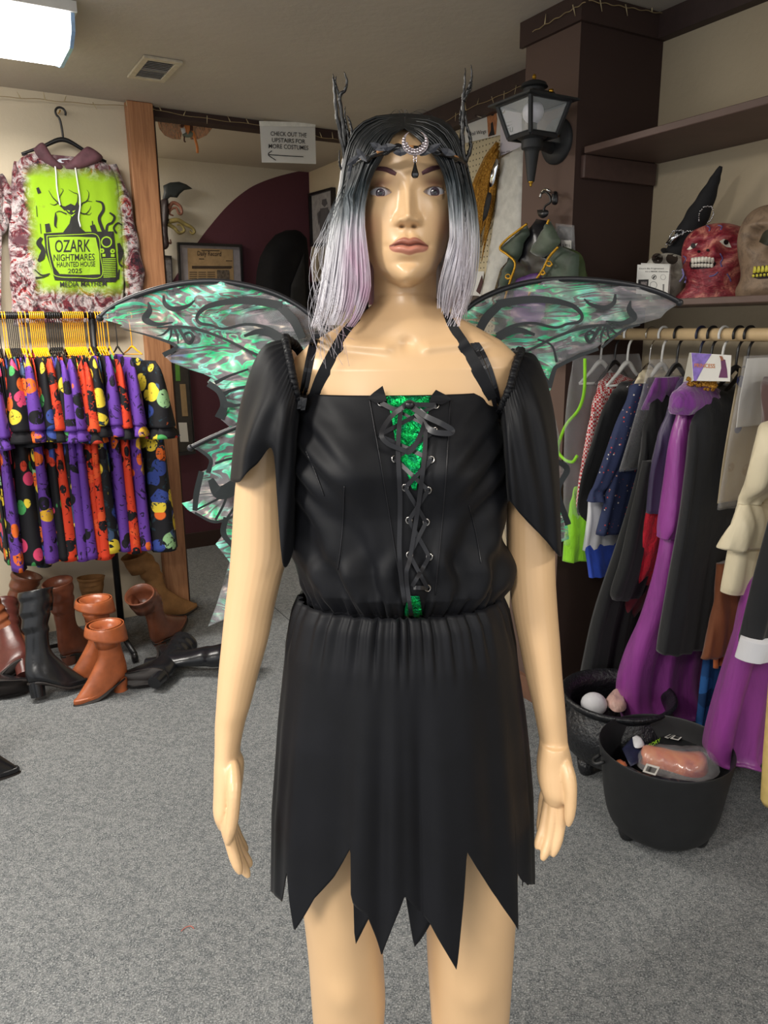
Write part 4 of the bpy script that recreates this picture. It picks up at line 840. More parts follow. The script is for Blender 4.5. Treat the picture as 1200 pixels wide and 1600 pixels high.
b = MB(); decal(b, mb_, [(1077, 411), (1083, 404), (1100, 401), (1113, 406), (1119, 412), (1112, 418), (1095, 420), (1080, 420)], .002, 4, mfb, True); b.build('mouth', M_dark, rm)
for i in range(7):
    x = 1082+i*5.2; y = 407.5-2.2*math.sin((i+.5)/7*math.pi); MB().add(*puff([(x-2.3, y-4), (x+2.3, y-4), (x+2.2, y+4), (x-2, y+4)], lambda a, c: rhit(mb_, a, c, .004, mfb), mfr, .004, 2.5, 2.4, .3)).build('tooth', M_tooth, rm)
    x = 1082+i*5.0; y = 415.2-.8*math.sin((i+.5)/7*math.pi); MB().add(*puff([(x-2.2, y-2.6), (x+2.2, y-2.6), (x+2, y+2.6), (x-2, y+2.6)], lambda a, c: rhit(mb_, a, c, .004, mfb), mfr, .003, 2, 2, .3)).build('tooth', M_tooth, rm)
for L, hole in (([(1073, 390), (1080, 383), (1090, 380), (1086, 386), (1079, 390)], (1083, 384)), ([(1124, 377), (1131, 373), (1139, 378), (1143, 387), (1135, 386), (1129, 382)], (1134.5, 378.5))):
    b = MB(); decal(b, mb_, L, .003, 3, mfb); b.build('eye', M_tooth, rm)
    b = MB(); decal(b, mb_, [(hole[0]+4.0*math.cos(a), hole[1]+4.2*math.sin(a)) for a in np.linspace(0, 6.28, 10)[:-1]], .0045, 3, mfb); b.build('eye_hole', M_dark, rm)
for x, y in ((1092, 393), (1106, 391)):
    b = MB(); decal(b, mb_, [(x+2.8*math.cos(a), y+2.4*math.sin(a)) for a in np.linspace(0, 6.28, 9)[:-1]], .002, 3, mfb); b.build('nostril', M_dark, rm)
M_vein = mat('blue_vein', rgb(104, 96, 150), .4, var=.1)
for L in ([(1125, 396), (1129, 404), (1126, 410), (1128, 417)], [(1136, 428), (1140, 434), (1142, 440)], [(1104, 352), (1109, 356), (1108, 361)], [(1122, 352), (1128, 354), (1126, 359)], [(1068, 400), (1072, 404), (1068, 412)], [(1155, 388), (1160, 390), (1158, 398)], [(1062, 440), (1068, 430), (1066, 420)], [(1108, 432), (1116, 430), (1122, 425)], [(1066, 426), (1072, 434), (1070, 442)]):
    p = [rhit(mb_, x, y, .001, mfb) for x, y in catmull(L, 10)]; MB().add(*tube(p, .0022, 5)).build('vein', M_vein, rm)
def bone(name, c1_, c2_):
    t = NT(name); n = t.noise(t.coord('Object'), 26, 6, .7, .6); t.color(t.ramp(n, [(.3, c2_), (.55, c1_)])); t.set(Roughness=.6); t.bump(n, .5, .004); return t.m
sc_ = W(1.492, 2.20, ST); sk_ = thing('skull_mask', 'tan skull mask with yellow teeth at the right end of the lower shelf', 'mask', sc_)
def rel_s(x, z):
    ax = np.abs(x); return -.040*gz(ax, z, .040, .170, .024, .022)-.024*gz(ax, z, 0, .128, .014, .016)+.012*gz(ax, z, .060, .125, .02, .02)+.016*gz(ax, z, 0, .080, .05, .03)+.010*gz(ax, z, 0, .02, .04, .02)-.010*gz(ax, z, .07, .08, .02, .03)+.012*gz(ax, z, .04, .198, .03, .010)
skm, sp3, sfr, ssd = head(sc_, np.array([-sc_[0]-.10, -sc_[1], 0]), [(0, .088, .088, .08), (.02, .090, .096, .08), (.05, .080, .098, .075), (.08, .082, .100, .08), (.12, .092, .094, .09), (.17, .098, .090, .1), (.22, .085, .078, .09), (.25, .055, .05, .06), (.262, .004, .004, .004)], rel_s, 'skull', bone('tan_bone', rgb(138, 116, 94), rgb(84, 68, 56)), sk_)
skb = get_bvh(skm); sfb = lambda x, y: P(x, y, 2.1); M_ytooth = mat('yellow_teeth', rgb(206, 196, 70), .35)
b = MB(); decal(b, skb, [(1174, 433), (1180, 420), (1200, 414), (1222, 418), (1222, 430), (1200, 435), (1185, 436)], .002, 4, sfb); b.build('mouth', M_dark, sk_)
for i in range(7):
    x = 1179+i*6.2; y = 421.5-.5*i; MB().add(*puff([(x-1.5, y-5), (x+2.2, y-5), (x+2.6, y+4), (x-2.8, y+5)], lambda a, c: rhit(skb, a, c, .004, sfb), sfr, .004, 3, 2.6, .3)).build('tooth', M_ytooth, sk_)
    x = 1177+i*5.8; y = 431-.5*i; MB().add(*puff([(x-1.8, y-2), (x+1.8, y-2), (x+1.8, y+2), (x-1.8, y+2)], lambda a, c: rhit(skb, a, c, .004, sfb), sfr, .003, 2, 1.8, .3)).build('tooth', M_ytooth, sk_)
b = MB(); decal(b, skb, [(1186, 378), (1194, 362), (1212, 356), (1226, 366), (1222, 382), (1200, 384)], .0015, 4, sfb, True); b.build('eye_socket', mat('dark_olive', rgb(40, 40, 24), .6), sk_)
# small skull behind the cards, wearing nothing; hat leans on it
wc = W(1.93, 2.27, ST); ws = thing('skull', 'pale grey skull half hidden behind two white cards on the shelf', 'skull', wc)
rel_w = lambda x, z: -.032*gz(np.abs(x), z, .030, .098, .020, .020)-.016*gz(np.abs(x), z, 0, .066, .011, .014)+.010*gz(np.abs(x), z, 0, .035, .04, .02)
wk, *_ = head(wc, np.array([-wc[0], -wc[1], 0]), [(0, .050, .062, .05), (.02, .052, .066, .055), (.045, .054, .068, .06), (.075, .066, .068, .075), (.105, .075, .070, .085), (.135, .068, .062, .08), (.155, .042, .040, .05), (.163, .004, .004, .004)], rel_w, 'cranium', bone('grey_bone', rgb(206, 202, 190), rgb(150, 142, 128)), ws, 80, 70)
wkb = get_bvh(wk); wfb = lambda x, y: P(x, y, 2.45)
for cx, cy, r in ((1027, 404, 9), (1050, 404, 9.5)):
    b = MB(); decal(b, wkb, [(cx+r*math.cos(a), cy+r*.95*math.sin(a)) for a in np.linspace(0, 6.28, 14)[:-1]], .0012, 4, wfb); b.build('eye_socket', mat('brown_shadow', rgb(66, 56, 48), .8), ws)
ht = thing('witch_hat', 'tall bent black witch hat with silver sequin trim behind the red mask', 'hat', W(1.80, 2.33, ST+.1))
HV = lambda x, y: PV(x, y, 2.30)
axis = [(1062, 398), (1074, 372), (1086, 345), (1100, 318), (1113, 290), (1120, 274), (1126.5, 260)]; wid = [21, 20, 17.5, 14, 9, 6, 2.5]
A_ = catmull([(x, y, w) for (x, y), w in zip(axis, wid)], 40); pth = np.array([HV(x, y) for x, y, w in A_]); rad = [w/1200*2.75*(1+.05*math.sin(i*.9)) for i, (x, y, w) in enumerate(A_)]
M_felt = mat('black_felt', rgb(18, 18, 21), .85, var=.3, bump=.3, bscale=90); MB().add(*tube(pth, rad, 24)).build('cone', M_felt, ht)
br_ = []; ax_ = (pth[0]-pth[6]); ax_ /= np.linalg.norm(ax_); e1 = np.cross(ax_, D2); e1 /= np.linalg.norm(e1); e2 = np.cross(ax_, e1)
for rr, dz in ((.03, -.004), (.055, 0), (.072, .005), (.073, .009), (.055, .006), (.03, .004)): br_.append([pth[0]+ax_*(dz)+rr*(math.cos(a)*e1+math.sin(a)*e2*.75) for a in np.linspace(0, 2*math.pi, 40, endpoint=False)])
MB().add(*loft(br_)).build('brim', M_felt, ht)
M_seq = mat('silver_sequin', rgb(210, 212, 216), .15, 1.0)
for L in ([(1092, 345), (1093, 332), (1101, 323), (1111, 323), (1115, 333), (1111, 343), (1106, 348)], [(1046, 372), (1052, 361), (1062, 360), (1068, 362), (1060, 368)], [(1040, 384), (1048, 372), (1058, 366)], [(1082, 361), (1072, 362), (1066, 366)]):
    p = catmull([PV(x, y, 2.235) for x, y in L], 16*len(L)//4); b = MB()
    for q in p: b.add(*ellipsoid(q+np.array([0, 0, random.uniform(-.002, .002)]), (.0028, .0028, .0028), 6, 4))
    o = b.build('sequin_trim', M_seq, ht); o['kind'] = 'stuff'
MB().add(*puff([(1040, 380), (1048, 370), (1060, 366), (1056, 374), (1046, 384)], lambda x, y: PV(x, y, 2.235), -D2, .006, 4, 3, .5)).build('bow', M_seq, ht)
CD = lambda k: (lambda x, y: PV(x, y, 2.10-k))
for nm, L, k, lab in (('price_card', [(1002, 411), (1048, 412.5), (1046, 463), (1003, 463)], -.02, 'white card standing behind the printed card on the shelf'), ('price_card', [(996.5, 413.5), (1047, 413), (1043.5, 462.5), (994, 459)], 0, 'white printed card with icons leaning on the skull')):
    t = thing(nm, lab, 'card', CD(k)(1020, 463)); MB().add(*poly(np.array([CD(k)(*q) for q in L]), .0015, -D2)).build('card_board', M_paper, t, smooth=False)
cpf = CD(.0022); lm = MB()
lettering(lm, "Don't Be Frightened . . .", cpf, 1021.5, 420.6, 2.2, 45); lettering(lm, "It's a MASK character", cpf, 1026.5, 425.2, 2.0, 36, .01); lm.build('lettering', M_ink, t, smooth=False)
def cdeco(L, m_, k=.0018, nm='printed_mark'): MB().add(*poly(np.array([CD(k)(*q) for q in L]), .0004, -D2)).build(nm, m_, t, smooth=False)
cdeco([(997.5, 437), (1013.5, 436.5), (1012.5, 450.5), (997, 450)], M_ink); cdeco([(1001.5, 440), (1011, 439.8), (1010.5, 449), (1001.5, 449)], mat('thumbnail', rgb(120, 112, 110), .7, var=.6, vscale=200), .0026)
for cx, cy, r, m_ in ((1022, 433, 3.4, M_ink), (1021, 445.5, 5.4, mat('pale_ink', rgb(150, 150, 148), .7)), (1036, 433, 4, mat('faint_ink', rgb(180, 178, 176), .7))):
    MB().add(*tube([CD(.002)(cx+r*math.cos(a), cy+r*math.sin(a)) for a in np.linspace(0, 6.3, 22)], .0009, 5)).build('printed_ring', m_, t)
cdeco([(1020, 434), (1022, 431), (1024.5, 431.5), (1022, 434.5), (1021, 436)], M_ink); cdeco([(1035.5, 444), (1038, 444), (1037.5, 455), (1035.5, 455)], mat('dim_ink', rgb(110, 110, 108), .7))
# ================================================================== costumes on the right rod
def cloth(name, c, rough=.7, sheen=.2, var=.3, bump=.4, metal=0, spec=.3, vs=10, fine=0):
    if name in MATS: return MATS[name]
    t = NT(name); v = t.coord('Object', (1, 1, .35)); n = t.noise(v, vs, 4, .6, .8); lo = tuple(x*(1-var) for x in c[:3])+(1,); hi = tuple(min(1, x*(1+var)) for x in c[:3])+(1,)
    t.color(t.ramp(n, [(.3, lo), (.7, hi)])); t.set(Roughness=rough, Sheen_Weight=sheen, Metallic=metal, Specular_IOR_Level=spec); t.bump(n, bump, .012); MATS[name] = t.m; return t.m
def gingham():
    t = NT('red_gingham'); c = t.node('ShaderNodeTexChecker'); c.inputs['Scale'].default_value = 130; c.inputs['Color1'].default_value = rgb(190, 34, 44); c.inputs['Color2'].default_value = rgb(228, 214, 210); t.link(t.coord('Object'), c.inputs['Vector']); t.color(c.outputs[0]); t.set(Roughness=.8); return t.m
def floral():
    t = NT('navy_floral'); v = t.coord('Object'); vo = t.node('ShaderNodeTexVoronoi'); vo.inputs['Scale'].default_value = 62; t.link(v, vo.inputs['Vector']); s = t.node('ShaderNodeSeparateColor'); t.link(vo.outputs['Color'], s.inputs[0])
    c = t.ramp(s.outputs[0], [(0, rgb(196, 70, 64)), (.4, rgb(200, 150, 130)), (.6, rgb(44, 54, 92)), (.8, rgb(210, 200, 190))], 'CONSTANT'); c = t.mix(t.ramp(vo.outputs['Distance'], [(.16, (1, 1, 1, 1)), (.2, (0, 0, 0, 1))]), rgb(40, 50, 86), c); t.color(c); t.set(Roughness=.8); t.bump(t.noise(v, 14), .4, .01); return t.m
M_ging = gingham(); M_flor = floral(); M_psat = cloth('purple_satin', rgb(136, 56, 136), .33, .1, .25, .7, spec=.6, vs=9); M_pvel = cloth('purple_velvet', rgb(112, 44, 128), .8, .7, .25, .5, vs=40)
M_kblack = cloth('black_crepe', rgb(18, 19, 21), .75); M_kdark = cloth('charcoal_wool', rgb(24, 25, 28), .8); M_cream2 = cloth('cream_satin', rgb(216, 204, 174), .5, .1, .06, .4, spec=.4); M_wh = cloth('white_cotton', rgb(212, 212, 216), .75, .1, .05, .3)
M_neong = cloth('neon_green_tulle', rgb(140, 210, 40), .7, .2, .15, .5, vs=30); M_rlace = cloth('red_lace', rgb(190, 24, 44), .6, .2, .35, .8, vs=70); M_burg = cloth('burgundy_cloth', rgb(104, 26, 38), .7); M_dpur = cloth('dark_violet_sheen', rgb(62, 50, 84), .45, .2, .25, .4, spec=.5)
M_blue = cloth('royal_blue', rgb(40, 70, 170), .6); M_brn = cloth('brown_suede', rgb(124, 70, 40), .75, .2, .3, .4); M_brv = cloth('brown_velour', rgb(84, 58, 54), .7, .5); M_bbag = print_mat('blue_swirl_print', rgb(30, 70, 120), [rgb(120, 160, 190), rgb(40, 90, 150), rgb(20, 50, 90)], 12, .42) 
def drape(rows, t_, vn=2.02, vf=2.38, seed=0, fold=.006, nfold=3.0, n=44):
    """hanging cloth: rows (px x of the near-left edge, px y, half depth scale 0..1, thickness m)"""
    R = catmull([(x, y, k, th_) for x, y, k, th_ in rows], 44); rg_ = []; an = np.linspace(0, 2*math.pi, n, endpoint=False); c_, s_ = np.cos(an), np.sin(an); mid = (vn+vf)/2; hv = (vf-vn)/2
    for i, (x, y, k, th_) in enumerate(R):
        va = mid-hv*k; u0, _, z_ = PV(x, y, va) @ np.stack([D1, D2, DZ], 1)
        v_ = mid+hv*k*np.sign(c_)*np.abs(c_)**.75; u_ = u0-th_/2*1.0+th_/2*np.sign(s_)*np.abs(s_)**.7
        q = i/43; f = fold*(.3+.7*q)*(np.sin((v_-vn)*nfold*40+seed+q*1.5)+.6*np.sin((v_-vn)*nfold*71+seed*2))
        rg_.append([W(uu+ff, vv, z_) for uu, vv, ff in zip(u_, v_, f)])
    return loft(rg_)
def costume(name, label, cat, parts, hooks=()):
    t = None
    for nm, rows, mm, kw in parts:
        vs, fs = drape(rows, 0, **kw)
        if t is None: t = thing(name, label, cat, W(*(uvz(vs.mean(0))[:2]), vs[:, 2].min()), 'costumes on the right rod')
        MB().add(vs, fs).build(nm, mm, t)
    return t
def rod_hanger(px, key, label, rot=0.0):
    u = PV(px, 520, RV)[:2]@D1[:2]
    if ('rod', key) not in hang_proto:
        mm = {'black': M_black, 'white': M_white, 'navy': mat('navy_plastic', rgb(30, 36, 62), .35), 'wire': M_chrome}[key]
        o = hanger_mesh(.0052 if key != 'wire' else .0022, .10, .10, .0265).build('clothes_hanger', mm, None, local=True); hang_proto[('rod', key)] = o
    else: o = dup(hang_proto[('rod', key)])
    o.location = Vector(W(u, RV, RZ2-.0056)); o.rotation_euler = (0, 0, ROTZ-math.pi/2+math.pi/2+rot); o['label'] = label; o['category'] = 'hanger'; o['group'] = 'hangers on the right rod'
    return o
# hanger arms run across the rod (D2): local y must point along D2
for px, key, lab in ((941, 'white', 'white plastic hanger at the far left of the wooden rod'), (963, 'black', 'black hanger next to the wing tip on the wooden rod'), (983, 'white', 'slim white hanger second from the left on the wooden rod'), (1018, 'wire', 'bare steel wire hanger on the wooden rod'), (1037, 'white', 'white hanger just right of the steel wire hanger'), (1061, 'black', 'black hanger right before the navy hanger on the rod'),
    (1096, 'navy', 'navy blue hanger above the purple hooded costume'), (1114, 'black', 'black hanger between the navy and thick white hangers'), (1132, 'white', 'thick white hanger above the printed princess card'), (1155, 'black', 'black hanger first right of the thick white hanger'), (1172, 'black', 'black hanger last before the right edge of the photo')):
    o = rod_hanger(px, key, lab); o.rotation_euler = (0, 0, ROTZ-math.pi/2+random.uniform(-.06, .06))
K = dict
costume('neon_costume', 'bagged neon green tulle costume nearest the pillar on the rod', 'costume', [('tulle', [(896, 760, .7, .02), (884, 790, .9, .04), (878, 830, 1, .06), (872, 874, 1.0, .075)], M_neong, K(vn=1.98, seed=1, fold=.008)), ('clear_bag', [(893, 556, .8, .02), (880, 640, 1, .03), (876, 760, 1, .03), (876, 850, 1, .03)], M_clear, K(vn=1.96, seed=2, fold=.004))])
MB().add(*tube(catmull([PV(x, y, 1.99) for x, y in ((914, 560), (913, 610), (904, 640), (884, 665), (872, 700), (880, 716), (894, 722), (902, 712))], 40), .006, 8)).build('strap', M_neong, bpy.data.objects['neon_costume'])
costume('gingham_dress', 'red gingham and white dress beside the neon costume', 'dress', [('bodice', [(938, 583, .2, .03), (926, 612, .7, .04), (910, 680, 1, .04), (898, 750, 1, .04), (888, 828, 1, .05)], M_ging, K(seed=3)), ('white_panel', [(914, 780, .9, .04), (910, 810, .97, .05), (904, 858, .97, .05)], M_wh, K(vn=2.03, seed=4)), ('blue_hem', [(906, 850, .96, .045), (914, 900, .96, .05)], M_blue, K(vn=2.03, seed=4))])
costume('black_costume', 'short black costume between gingham dress and navy blouse', 'costume', [('body', [(968, 596, .15, .03), (944, 622, .8, .05), (918, 690, 1, .05), (900, 750, 1, .05), (889, 812, 1, .06)], M_kblack, K(seed=5))])
costume('floral_blouse', 'navy blouse dotted with small red flowers', 'blouse', [('body', [(992, 588, .2, .04), (976, 610, .7, .05), (958, 680, .9, .05), (938, 770, .9, .06), (920, 832, .9, .08)], M_flor, K(seed=6, vn=2.03)), ('sleeve', [(984, 600, .25, .04), (962, 650, .5, .05), (940, 710, .62, .055), (925, 755, .6, .05), (919, 768, .6, .04), (911, 782, .7, .06)], M_flor, K(vn=1.96, vf=2.20, seed=7)), ('collar', [(1000, 578, .3, .02), (992, 590, .5, .03), (988, 600, .5, .03)], M_cream2, K(vn=2.0, seed=1))])
costume('bagged_costume', 'flat dark costume in a clear bag with a small grey label', 'packet', [('contents', [(1010, 590, .5, .012), (992, 640, .8, .015), (978, 690, .9, .015), (965, 733, .9, .015)], M_kdark, K(vn=2.03, seed=8, fold=.003)), ('clear_bag', [(1012, 562, .7, .02), (990, 640, .95, .03), (962, 736, .95, .03)], M_clear, K(vn=2.02, seed=9, fold=.003))])
costume('long_black_gown', 'long black gown trailing into the textured cauldron', 'gown', [('body', [(1024, 590, .2, .04), (1008, 630, .7, .05), (985, 740, 1, .06), (955, 840, 1, .08), (918, 950, 1, .10), (900, 1030, 1, .11), (894, 1085, .95, .11)], M_kblack, K(seed=10, fold=.010)), ('sleeve', [(998, 720, .5, .05), (978, 800, .6, .06), (962, 870, .6, .07), (948, 920, .6, .07), (952, 935, .5, .05)], M_kblack, K(vn=1.95, vf=2.2, seed=11, fold=.008))])
costume('violet_costume', 'dark violet sheer costume beside the purple princess dress', 'costume', [('body', [(1058, 590, .2, .04), (1040, 624, .7, .05), (1018, 690, 1, .06), (1008, 740, 1, .06), (1003, 800, 1, .06)], M_dpur, K(seed=12)), ('velvet_collar', [(1020, 590, .4, .03), (1008, 612, .55, .04), (998, 640, .5, .04)], M_pvel, K(vn=1.99, vf=2.3, seed=2))])
costume('red_lace_costume', 'red lace costume hem showing between violet and purple', 'costume', [('lace', [(1010, 740, .5, .05), (1004, 780, .8, .05), (992, 840, .8, .06), (984, 890, .7, .06), (978, 912, .6, .05)], M_rlace, K(vn=2.0, seed=13)), ('lining', [(990, 880, .6, .05), (976, 930, .5, .04), (967, 976, .2, .02)], M_burg, K(vn=2.0, seed=14))])
costume('princess_dress', 'purple satin princess dress with puffed velvet hood', 'dress', [('skirt', [(1040, 640, .3, .05), (1026, 760, .8, .08), (1014, 850, 1, .10), (985, 950, 1, .13), (955, 1020, 1, .15), (943, 1072, 1, .17), (955, 1118, .9, .18)], M_psat, K(vn=1.98, seed=15, fold=.02, nfold=1.3)),
    ('sleeve', [(1054, 636, .4, .05), (1036, 690, .6, .07), (1024, 760, .66, .085), (1017, 815, .66, .09), (1019, 838, .6, .07)], M_psat, K(vn=1.90, vf=2.15, seed=16, fold=.006)), ('hood', [(1066, 596, .3, .04), (1044, 612, .8, .07), (1036, 632, .95, .085), (1040, 646, .8, .07)], M_pvel, K(vn=1.90, vf=2.12, seed=17, fold=.006))])
costume('black_robe', 'long black robe hanging straight in front of the purple dress', 'robe', [('body', [(1096, 600, .2, .05), (1084, 622, .7, .06), (1066, 680, 1, .07), (1052, 800, 1, .08), (1034, 900, 1, .09), (1019, 985, 1, .10), (1015, 1014, 1, .10)], M_kdark, K(vn=1.94, seed=18, fold=.008))])
costume('fringed_leather', 'brown suede costume hem with tan strap low beside the robe', 'costume', [('hem', [(1112, 880, .5, .05), (1102, 960, .7, .06), (1090, 1015, .8, .06), (1088, 1026, .8, .05)], M_brn, K(vn=1.96, seed=19)), ('strap', [(1118, 905, .2, .02), (1116, 920, .3, .03), (1112, 1000, .2, .02), (1110, 1042, .2, .02)], cloth('tan_strap', rgb(170, 92, 50), .5), K(vn=1.94, seed=1))])
costume('costume_packet', 'clear packet with beige figured insert beside the cream sleeve', 'packet', [('insert', [(1152, 575, .8, .012), (1140, 640, .95, .012), (1126, 720, .95, .012), (1117, 786, .95, .012)], print_mat('beige_print', rgb(168, 154, 128), [rgb(60, 66, 110), rgb(150, 130, 100), rgb(168, 154, 128), rgb(168, 154, 128)], 20, .35), K(vn=1.98, seed=20, fold=.002)), ('printed_leaf', [(1166, 560, .5, .006), (1154, 620, .6, .006), (1148, 668, .6, .006)], M_paper, K(vn=1.93, vf=2.2, seed=3, fold=.001)), ('clear_bag', [(1158, 556, .9, .02), (1138, 650, 1, .03), (1113, 795, 1, .03)], M_clear, K(vn=1.95, seed=21, fold=.003))])
costume('blue_packet', 'blue swirl printed packet hanging low behind the purple hem', 'packet', [('packet', [(1100, 960, .6, .03), (1090, 1040, .7, .04), (1078, 1140, .7, .04)], M_bbag, K(vn=2.08, seed=22))])
costume('satin_gown', 'second purple satin gown low at the right edge', 'gown', [('skirt', [(1180, 800, .4, .05), (1156, 900, .8, .08), (1128, 990, 1, .11), (1098, 1090, 1, .13), (1083, 1160, 1, .14), (1092, 1180, .97, .14)], M_psat, K(vn=1.92, seed=23, fold=.02, nfold=1.4))])
costume('cream_blouse', 'cream blouse sleeve with gathered elbow at the right edge', 'blouse', [('upper_sleeve', [(1196, 655, .3, .05), (1176, 668, .6, .07), (1160, 710, .8, .09), (1149, 755, .8, .09), (1146, 778, .62, .06), (1146, 786, .6, .05)], M_cream2, K(vn=1.86, vf=2.12, seed=24, fold=.007)), ('cuff', [(1146, 784, .6, .05), (1130, 815, .85, .08), (1114, 848, 1.0, .09), (1112, 854, .98, .085)], M_cream2, K(vn=1.87, vf=2.10, seed=25, fold=.009)), ('lower_sleeve', [(1142, 800, .6, .06), (1128, 850, .75, .08), (1117, 905, .8, .085), (1116, 922, .75, .08)], M_cream2, K(vn=1.90, vf=2.12, seed=26, fold=.004))])
costume('velour_costume', 'brown velour shoulder above the cream sleeve', 'costume', [('body', [(1190, 588, .3, .04), (1178, 606, .6, .06), (1180, 650, .6, .06), (1182, 690, .5, .06)], M_brv, K(vn=1.90, vf=2.2, seed=27))])
costume('cuffed_coat', 'black coat sleeve ending in a white cuff at the right edge', 'coat', [('sleeve', [(1212, 700, .4, .06), (1196, 780, .6, .07), (1172, 870, .68, .08), (1152, 950, .7, .085), (1141, 998, .7, .085)], M_kdark, K(vn=1.78, vf=2.04, seed=28, fold=.004)), ('cuff', [(1143, 992, .8, .10), (1134, 1022, .82, .10)], M_wh, K(vn=1.77, vf=2.05, seed=29, fold=.002))])
costume('white_stockings', 'packet of pink and white stockings peeking under the floral blouse', 'stockings', [('body', [(938, 826, .5, .03), (932, 850, .6, .04), (934, 862, .5, .03)], cloth('pink_stripe', rgb(200, 150, 150), .7, var=.5, vs=60), K(vn=2.1, seed=3))])
# display cards on the rod
pc_ = thing('costume_card', 'folded purple and white card printed Princess above the purple hood', 'card', PV(1110, 600, 1.93))
CK = lambda k: (lambda x, y: PV(x, y, 1.93-k))
MB().add(*poly(np.array([CK(0)(*q) for q in [(1080, 551), (1143, 555), (1141, 596), (1083.5, 595)]]), .0015, -D2)).build('card_front', M_paper, pc_, smooth=False)
MB().add(*poly(np.array([CK(0)(1080, 551), PV(1082.5, 595, 1.93), PV(1066, 604, 2.1), PV(1077, 551, 2.02)]), .0015, -D1)).build('card_fold', mat('ivory_card', rgb(204, 202, 188), .7, var=.03), pc_, smooth=False)
cq = lambda nm, L, m_, k: MB().add(*poly(np.array([CK(k)(*q) for q in L]), .0004, -D2)).build(nm, m_, pc_, smooth=False)
cq('printed_field', [(1080.5, 551.3), (1112, 553.2), (1102, 568), (1096, 580), (1088, 595), (1084, 595)], mat('violet_print', rgb(122, 98, 176), .6, var=.3, vscale=60), .002)
lm = MB(); lettering(lm, 'PRINCESS', CK(.003), 1101, 574.5, 6.5, 32, .01, .03); lm.build('lettering', mat('orange_ink', rgb(196, 116, 50), .6), pc_, smooth=False)
cq('printed_dress', [(1126, 561), (1133, 562), (1136, 578), (1137, 590.5), (1123, 590), (1127, 575)], mat('plum_print', rgb(94, 40, 84), .6), .002); cq('printed_figure', [(1124, 556), (1128, 556.5), (1131, 563), (1127, 564)], mat('auburn_print', rgb(136, 80, 58), .6), .003)
gd = MB()
rg = np.random.default_rng(11)
for k in range(70):
    q = rg.random(); c = PV(1074+q*48+rg.normal(0, 1.5), 595+q*8+rg.normal(0, 4), 1.96); gd.add(*ellipsoid(c, (.006, .006, .005), 7, 5))
gdo = gd.build('tinsel_collar', M_gold); tag(gdo, 'band of gold tinsel hanging under the princess card', 'tinsel', kind='stuff')
# ================================================================== cauldrons and what lies in them
def cauldron(label, c, r, h, M, texture=False):
    t = thing('cauldron', label, 'cauldron', (c[0], c[1], 0))
    H_ = h; pr_ = [(.02, .045), (r*.55, .05), (r*.82, .085), (r*.95, .14), (r*1.0, H_*.62), (r*.97, H_*.82), (r*.955, H_*.9), (r*1.02, H_*.97), (r*1.04, H_), (r*.99, H_+.004), (r*.93, H_*.95), (r*.92, H_*.8), (r*.95, H_*.6), (r*.88, .12), (r*.5, .075), (.02, .07)]
    if texture: pr_ = [(.02, .045), (r*.6, .05), (r*.9, .09), (r*1.06, .16), (r*1.05, H_*.7), (r*.93, H_*.86), (r*.92, H_*.9), (r*1.02, H_*.96), (r*1.04, H_), (r*.98, H_+.004), (r*.88, H_*.95), (r*.86, H_*.85), (r*.98, H_*.6), (r*.85, .12), (r*.5, .075), (.02, .07)]
    else: pr_ = [(.02, .022), (r*.62, .024), (r*.75, .034), (r*.83, .068), (r*.885, .12), (r*.93, .19), (r*.97, H_*.85), (r*1.0, H_), (r*.985, H_+.004), (r*.95, H_*.85), (r*.89, .19), (r*.84, .12), (r*.5, .05), (.02, .045)]
    MB().add(*lathe(catmull(pr_, 90), (c[0], c[1], 0), 56)).build('pot', M, t)
    for a in (200, 320, 80):
        q = np.array([c[0]+r*.62*math.cos(math.radians(a)), c[1]+r*.62*math.sin(math.radians(a)), 0]); MB().add(*lathe([(.012, 0), (.020, .004), (.026, .02), (.032, .06)], q, 14)).build('foot', M, t)
    for a in ((182, 12) if not texture else (182,)):
        d = np.array([math.cos(math.radians(a)), math.sin(math.radians(a)), 0]); tn = np.cross(d, DZ); q = np.array([c[0], c[1], H_-.03])+d*r*.99
        MB().add(*tube(catmull([q-tn*.02, q+d*.022-tn*.012-DZ*.012, q+d*.022+tn*.012-DZ*.012, q+tn*.02], 12), .006, 8)).build('handle', M, t)
    return t
C1 = (.857, 2.118); C2 = (.815, 2.47)
cauldron('smooth black plastic cauldron of packaged props in front', C1, .198, .285, mat('matte_black_plastic', rgb(27, 28, 30), .5, bump=.1, bscale=300))
M_hammer = mat('hammered_black', rgb(30, 31, 34), .35, bump=1.0, bscale=70, bdist=.006); cauldron('hammered black cauldron behind the smooth one', C2, .19, .29, M_hammer, True)
zz = .20
fc = lambda k: (lambda x, y: PZ(x, y, zz+k))
M_foot = mat('fake_flesh', rgb(186, 108, 70), .3, var=.3, vscale=14, coat=.4)
up_ = np.array([0, -.25, .97])
ft = thing('severed_foot_prop', 'wrapped orange flesh coloured foot prop lying in the front cauldron', 'prop', fc(0)(1050, 1190)); 
def gore():
    t = NT('gory_flesh'); v = t.coord('Object'); n = t.noise(v, 9, 4, .6, .5); t.color(t.ramp(n, [(.35, rgb(206, 124, 66)), (.52, rgb(188, 92, 54)), (.62, rgb(140, 36, 34))])); t.set(Roughness=.3, Coat_Weight=.5); t.bump(t.noise(v, 30), .3, .004); return t.m
MB().add(*puff([(995, 1176), (1006, 1170), (1030, 1173), (1052, 1178), (1072, 1180), (1092, 1180), (1104, 1187), (1107, 1203), (1098, 1214), (1076, 1214), (1050, 1206), (1020, 1198), (1000, 1192)], fc(.015), up_, .045, 18, 6, .5)).build('foot', gore(), ft)
